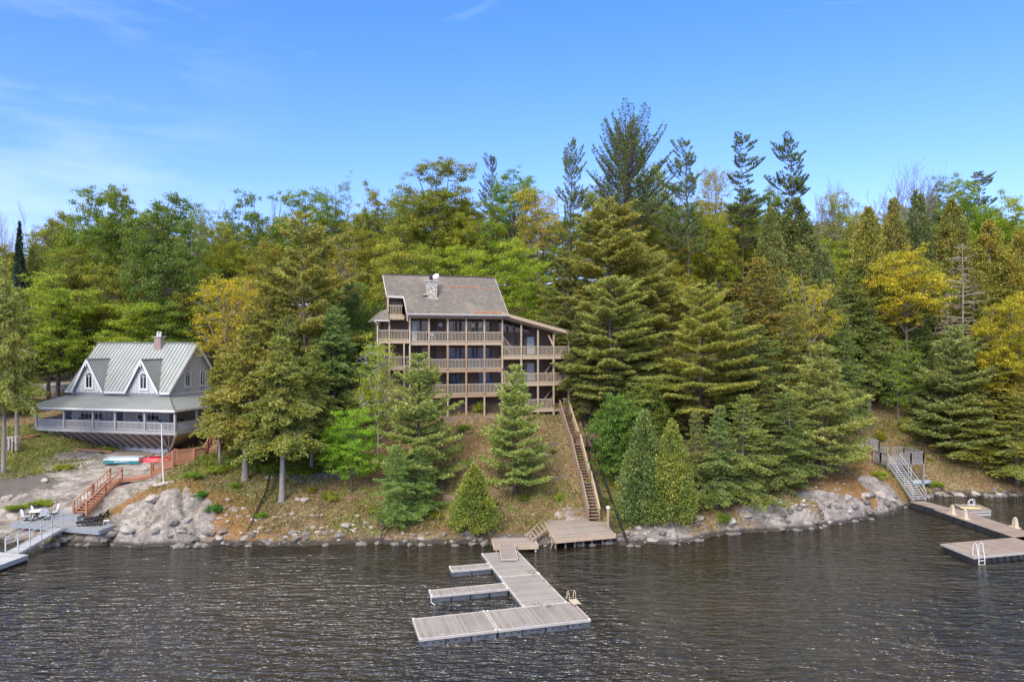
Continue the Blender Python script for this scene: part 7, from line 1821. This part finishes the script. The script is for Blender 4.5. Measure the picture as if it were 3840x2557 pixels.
# ---- boulders along the shore and on the banks
def boulder_mesh(seed, fl=.7):
    import bmesh
    bm = bmesh.new(); bmesh.ops.create_icosphere(bm, subdivisions=3, radius=1)
    r = np.random.default_rng(seed); pl_ = nrm(r.normal(size=(11, 3))); of = r.uniform(.55, .9, 11)
    for v in bm.verts:
        c = np.array(v.co)
        for k in range(11):
            dp = c @ pl_[k]
            if dp > of[k]: c = c-pl_[k]*(dp-of[k])*.85
        c = c*(1+.10*float(vn(c[0]*3+seed, c[1]*3, c[2]*3, seed))); v.co = Vector((c[0], c[1], c[2]*fl))
    me = bpy.data.meshes.new('rock'); bm.to_mesh(me); bm.free(); me.materials.append(M['rock']); return me
BM = [boulder_mesh(s, f) for s, f in ((1,.6),(2,.75),(3,.5),(4,.65),(5,.8))]
big = [(700,1152,1.0,'pale grey boulder right of the twin hemlock trunk'), (683,1150,.55,'small pale rock touching the big boulder by the twin trunk'), (560,1240,.9,'white angular rock at the waterline beside the dark curved branch'),
 (536,1170,.5,'pale rock right of the dark juniper bush'), (522,1152,.5,'pale rock just below the leaning hemlock trunk'), (570,1140,.45,'small rock by the foot of the leaning trunk'), (620,1100,.8,'grey rock behind the twin trunk'),
 (650,1180,.45,'small rock at the foot of the twin trunk'), (630,1190,.5,'low rock under the twin trunk'), (430,1200,.8,'blocky pale rock on top of the shore ledge'), (470,1235,1.0,'pale block standing at the waterline right of the craggy face'),
 (500,1240,.8,'rounded waterline rock between the craggy face and the white angular rock'), (760,1225,.7,'pale rock on the shore left of the young hemlocks'), (795,1212,1.0,'low wide grey rock on the bank left of the young hemlocks'),
 (720,1215,.5,'small shore rock below the big boulder'), (855,1215,.6,'grey shore stone left of the dark curved branch'), (925,1228,.5,'pale shore stone below the left young hemlock'), (970,1240,.7,'wide shore stone left of the small cedar'),
 (1040,1247,.55,'white waterline stone below the small cedar'), (1225,1185,.5,'grey stone beside the platform back edge'), (1470,1215,.9,'pale rock by the bottom of the rail track'), (1500,1245,.8,'bright waterline rock right of the rail track'),
 (1440,1225,.6,'stone beside the lowest rail of the track'), (1610,1195,1.1,'grey angular rock right of the cedar pair'), (1680,1205,1.2,'broad pale ledge rock at the headland waterline'), (1720,1190,.9,'pale rock above the broad ledge rock'), (1790,1160,1.4,'large smooth grey rock on the headland'),
 (1850,1165,1.0,'grey rock under the bluish headland pine'), (1900,1160,.9,'jagged rock at the middle of the headland shore'), (1950,1148,1.1,'craggy whitish rock at the headland shore'), (1990,1140,1.0,'pale craggy rock toward the headland tip'), (2025,1140,1.2,'smooth grey rock at the headland tip'),
 (2055,1152,.8,'low rock at the very tip of the headland'), (2160,1138,.9,'grey rock on the cove shore behind the walkway'), (2205,1142,1.0,'flat rock on the cove shore behind the raft'), (2245,1138,1.1,'rounded grey rock on the cove shore'), (2300,1140,.9,'dark shore rock near the right edge'), (2128,1095,.6,'pale rock on the slope below the lookout deck'),
 (15,1150,1.2,'large tan boulder at the left edge behind the grey dock'), (60,1165,.9,'dark boulder behind the patio set'), (95,1185,.8,'grey rock under the back of the grey dock'), (25,1190,.9,'grey shore rock left of the grey dock'), (230,1225,.7,'pale rock under the right end of the grey dock'), (185,1215,.7,'rock in shade under the grey dock'),
 (100,1108,.9,'pale outcrop stone on the dark bare slope'), (350,1150,1.4,'angular rubble block at the top of the craggy white face'), (290,1220,1.2,'low pale block at the left foot of the craggy face'), (420,1225,1.1,'pale upright block at the right foot of the craggy face')]
for i, (x, y, r, lb) in enumerate(big):
    p = ongr(x*1.6306, y*1.6306)
    t = link('rock', BM[i % 5]); tag(t, lb, 'rock'); sc_ = r*.42; t.scale = (sc_*rw.uniform(1,1.5), sc_, sc_*rw.uniform(.8,1.2)); t.location = p+Vector((0,.1,sc_*.1)); t.rotation_euler = (rw.uniform(-.2,.2), rw.uniform(-.2,.2), rw.uniform(0,6.28))
# ---- uncountable stuff: shore rubble, leaf litter, grass and ground plants, undergrowth
rng = np.random.default_rng(44)
import bmesh
bm = bmesh.new(); bmesh.ops.create_icosphere(bm, subdivisions=1, radius=1); icv = np.array([v.co[:] for v in bm.verts]); icf = np.array([[v.index for v in f.verts] for f in bm.faces]); bm.free()
def rubble(n, sampler, smin, smax, mat, name, label):
    X, Y = sampler(n); Zr = terrain(X, Y); sz_ = smin+(smax-smin)*rng.random(len(X))**3
    V = np.repeat(icv[None], len(X), 0)*(1+rng.uniform(-.32,.22,(len(X), len(icv), 1)))*sz_[:,None,None]*np.stack([rng.uniform(.8,1.5,len(X)), rng.uniform(.8,1.3,len(X)), rng.uniform(.45,.8,len(X))], -1)[:,None]
    V = V+np.stack([X, Y, Zr+sz_*.15], -1)[:,None]; Fq = icf[None]+(np.arange(len(X))*len(icv))[:,None,None]
    o = link(name, mesh_np(name, V.reshape(-1,3), Fq.reshape(-1,3), M[mat], False)); tag(o, label, 'stones', kind='stuff')
def shore_s(n, lo=-.15, hi=1.1, x0=-56, x1=60):
    X = rng.uniform(x0, x1, n); sh = np.interp(X, SH[:,0], SH[:,1])+.45*fbm(X*.45, X*0, 0, 3, 5)+.18*vn(X*1.9, X*0+3, 0, 9); return X, sh+lo+(hi-lo)*rng.random(n)**1.3
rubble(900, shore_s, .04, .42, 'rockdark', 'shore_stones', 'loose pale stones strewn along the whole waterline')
def band(n):
    k = rng.integers(0, 4, n); cx = np.array([-22,-15,11.5,27])[k]; wx = np.array([5,6,2.5,6])[k]; X = cx+rng.normal(0, 1, n)*wx*.5
    sh = np.interp(X, SH[:,0], SH[:,1]); return X, sh+.3+3.2*rng.random(n)
rubble(420, band, .05, .24, 'rock', 'bank_stones', 'small stones scattered on the leafy banks')
def face(n):
    X = rng.normal(-28.2, 2.0, n); return X, 53.2+rng.uniform(.2, 4.2, n)
# dry stone heap behind the twin trunk
def heap(n): return rng.normal(-17.2, 1.4, n), 62.0+rng.normal(0, .35, n)
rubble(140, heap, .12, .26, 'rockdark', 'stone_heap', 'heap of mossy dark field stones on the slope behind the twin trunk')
def litter(n, x0, x1, s0, s1, ls, lw, mat, name, label, dens=None, upr=.25, zoff=.02):
    X = rng.uniform(x0, x1, n); sh = np.interp(X, SH[:,0], SH[:,1]); Y = sh+s0+(s1-s0)*rng.random(n)
    Zg, s, r, g, m_, dk_ = terrain(X, Y, True, True)
    ok = dens(X, Y, s, r, g, m_, dk_) > rng.random(n); X, Y, Zg = X[ok], Y[ok], Zg[ok]; n = len(X)
    nn = nrm(rng.normal(size=(n,3))*[1,1,upr]+[0,0,1.0 if upr < .5 else 0]); d = nrm(np.cross(nn, rng.normal(size=(n,3)))+([0,0,0] if upr < .5 else [0,0,1.3]))*ls*rng.uniform(.6,1.4,(n,1)); wv = nrm(np.cross(nn, d))*lw
    V, Fq = rhomb(np.stack([X, Y, Zg+zoff], -1), d, wv); o = link(name, mesh_np(name, V, Fq, M[mat])); o.color = (1,1,1,1); tag(o, label, name.replace('_', ' '), kind='stuff'); return o
M['deadleaf'] = leafmat('fallen_leaves', (.33,.195,.105), (.235,.125,.068), .1)
M['paleleaf'] = leafmat('pale_fallen_leaves', (.46,.34,.21), (.38,.27,.16), .1)
M['weeds'] = leafmat('ground_weeds', (.17,.20,.035), (.28,.26,.06), .3)
M['drygrass'] = leafmat('dry_grass', (.36,.26,.12), (.28,.21,.09), .3)
cl = lambda X, Y, sd: (fbm(X*.35, Y*.45, 0, 3, sd)*.5+.5)
litter(120000, -55, 52, .6, 26, .15, .05, 'deadleaf', 'leaf_litter', 'brown fallen leaves covering the wooded slope', lambda X,Y,s,r,g,m,dk: np.clip(.9-r-dk*.6-m*.15, 0, 1)*np.clip(cl(X,Y,3)*1.6-.15, .1, 1))
litter(16000, -55, 52, .6, 22, .14, .05, 'paleleaf', 'pale_leaf_litter', 'pale dry leaves scattered over the slope', lambda X,Y,s,r,g,m,dk: np.clip(.95-r-dk-m*.5, 0, 1)*np.clip(cl(X,Y,13)*2-.65, .02, 1))
litter(130000, -58, 52, .5, 24, .24, .045, 'weeds', 'ground_plants', 'low green weeds and seedlings growing in patches on the banks', lambda X,Y,s,r,g,m,dk: np.clip(np.clip(g*.9, 0, 1)+np.clip(cl(X,Y,23)*3.4-1.5, 0, .8)-r*.8-dk*.7, 0, 1), .9)
litter(30000, -24, 20, .2, 4.5, .38, .022, 'drygrass', 'dry_grass', 'tufts of dry grass overhanging the shore', lambda X,Y,s,r,g,m,dk: np.clip(cl(X*2,Y*2,33)*3-1.4-r, 0, 1), .9)
# dark woodland undergrowth that closes the gaps under the trees
def under(n, name, label, mat, x0, x1, y0, y1, hmax, ls, keep, col):
    X = rng.uniform(x0, x1, n); Y = rng.uniform(y0, y1, n); hm = np.clip(cl(X*1.3, Y*1.3, 55)*2-.7, .03, 1)*hmax
    ok = keep(X, Y) & (rng.random(n) < hm/hmax+.1); X, Y, hm = X[ok], Y[ok], hm[ok]; n = len(X); Zg = terrain(X, Y, False)
    nn = nrm(rng.normal(size=(n,3))+[0,0,.5]); d = nrm(np.cross(nn, rng.normal(size=(n,3))))*ls*rng.uniform(.6,1.4,(n,1)); wv = nrm(np.cross(nn, d))*ls*.38
    V, Fq = rhomb(np.stack([X, Y, Zg+rng.random(n)*hm], -1), d, wv); o = link(name, mesh_np(name, V, Fq, M[mat])); o.color = (*col, 1); tag(o, label, 'undergrowth', kind='stuff')
def notbuilt(X, Y):
    u = (X+9.95)*math.cos(RZ)+(Y-68)*math.sin(RZ); v = -(X+9.95)*math.sin(RZ)+(Y-68)*math.cos(RZ)
    a_ = (u > -5) & (u < 18) & (v > -3) & (v < 11)
    b_ = (X > -62) & (X < -29) & (Y > 70) & (Y < 92)
    e_ = (X < -46) & (Y < 104)
    return ~(a_ | b_ | e_)
litter(5000, -55, 52, .8, 24, 1.0, .018, 'drygrass', 'fallen_sticks', 'dead sticks and twigs lying on the slope', lambda X,Y,s,r,g,m,dk: np.clip(.8-r-dk, 0, 1), .12, .06)
under(150000, 'undergrowth', 'green leafy undergrowth carpeting the hill under the trees', 'maple', -75, 78, 79, 108, 2.6, .22, notbuilt, (.8,.85,.8))
under(40000, 'undergrowth', 'low leafy undergrowth on the slope between the cottage and the lodge', 'maple', -29, -13, 62, 79, 1.2, .18, lambda X, Y: notbuilt(X, Y), (.8,.9,.7))
# ------------------------------------------------------------------ done
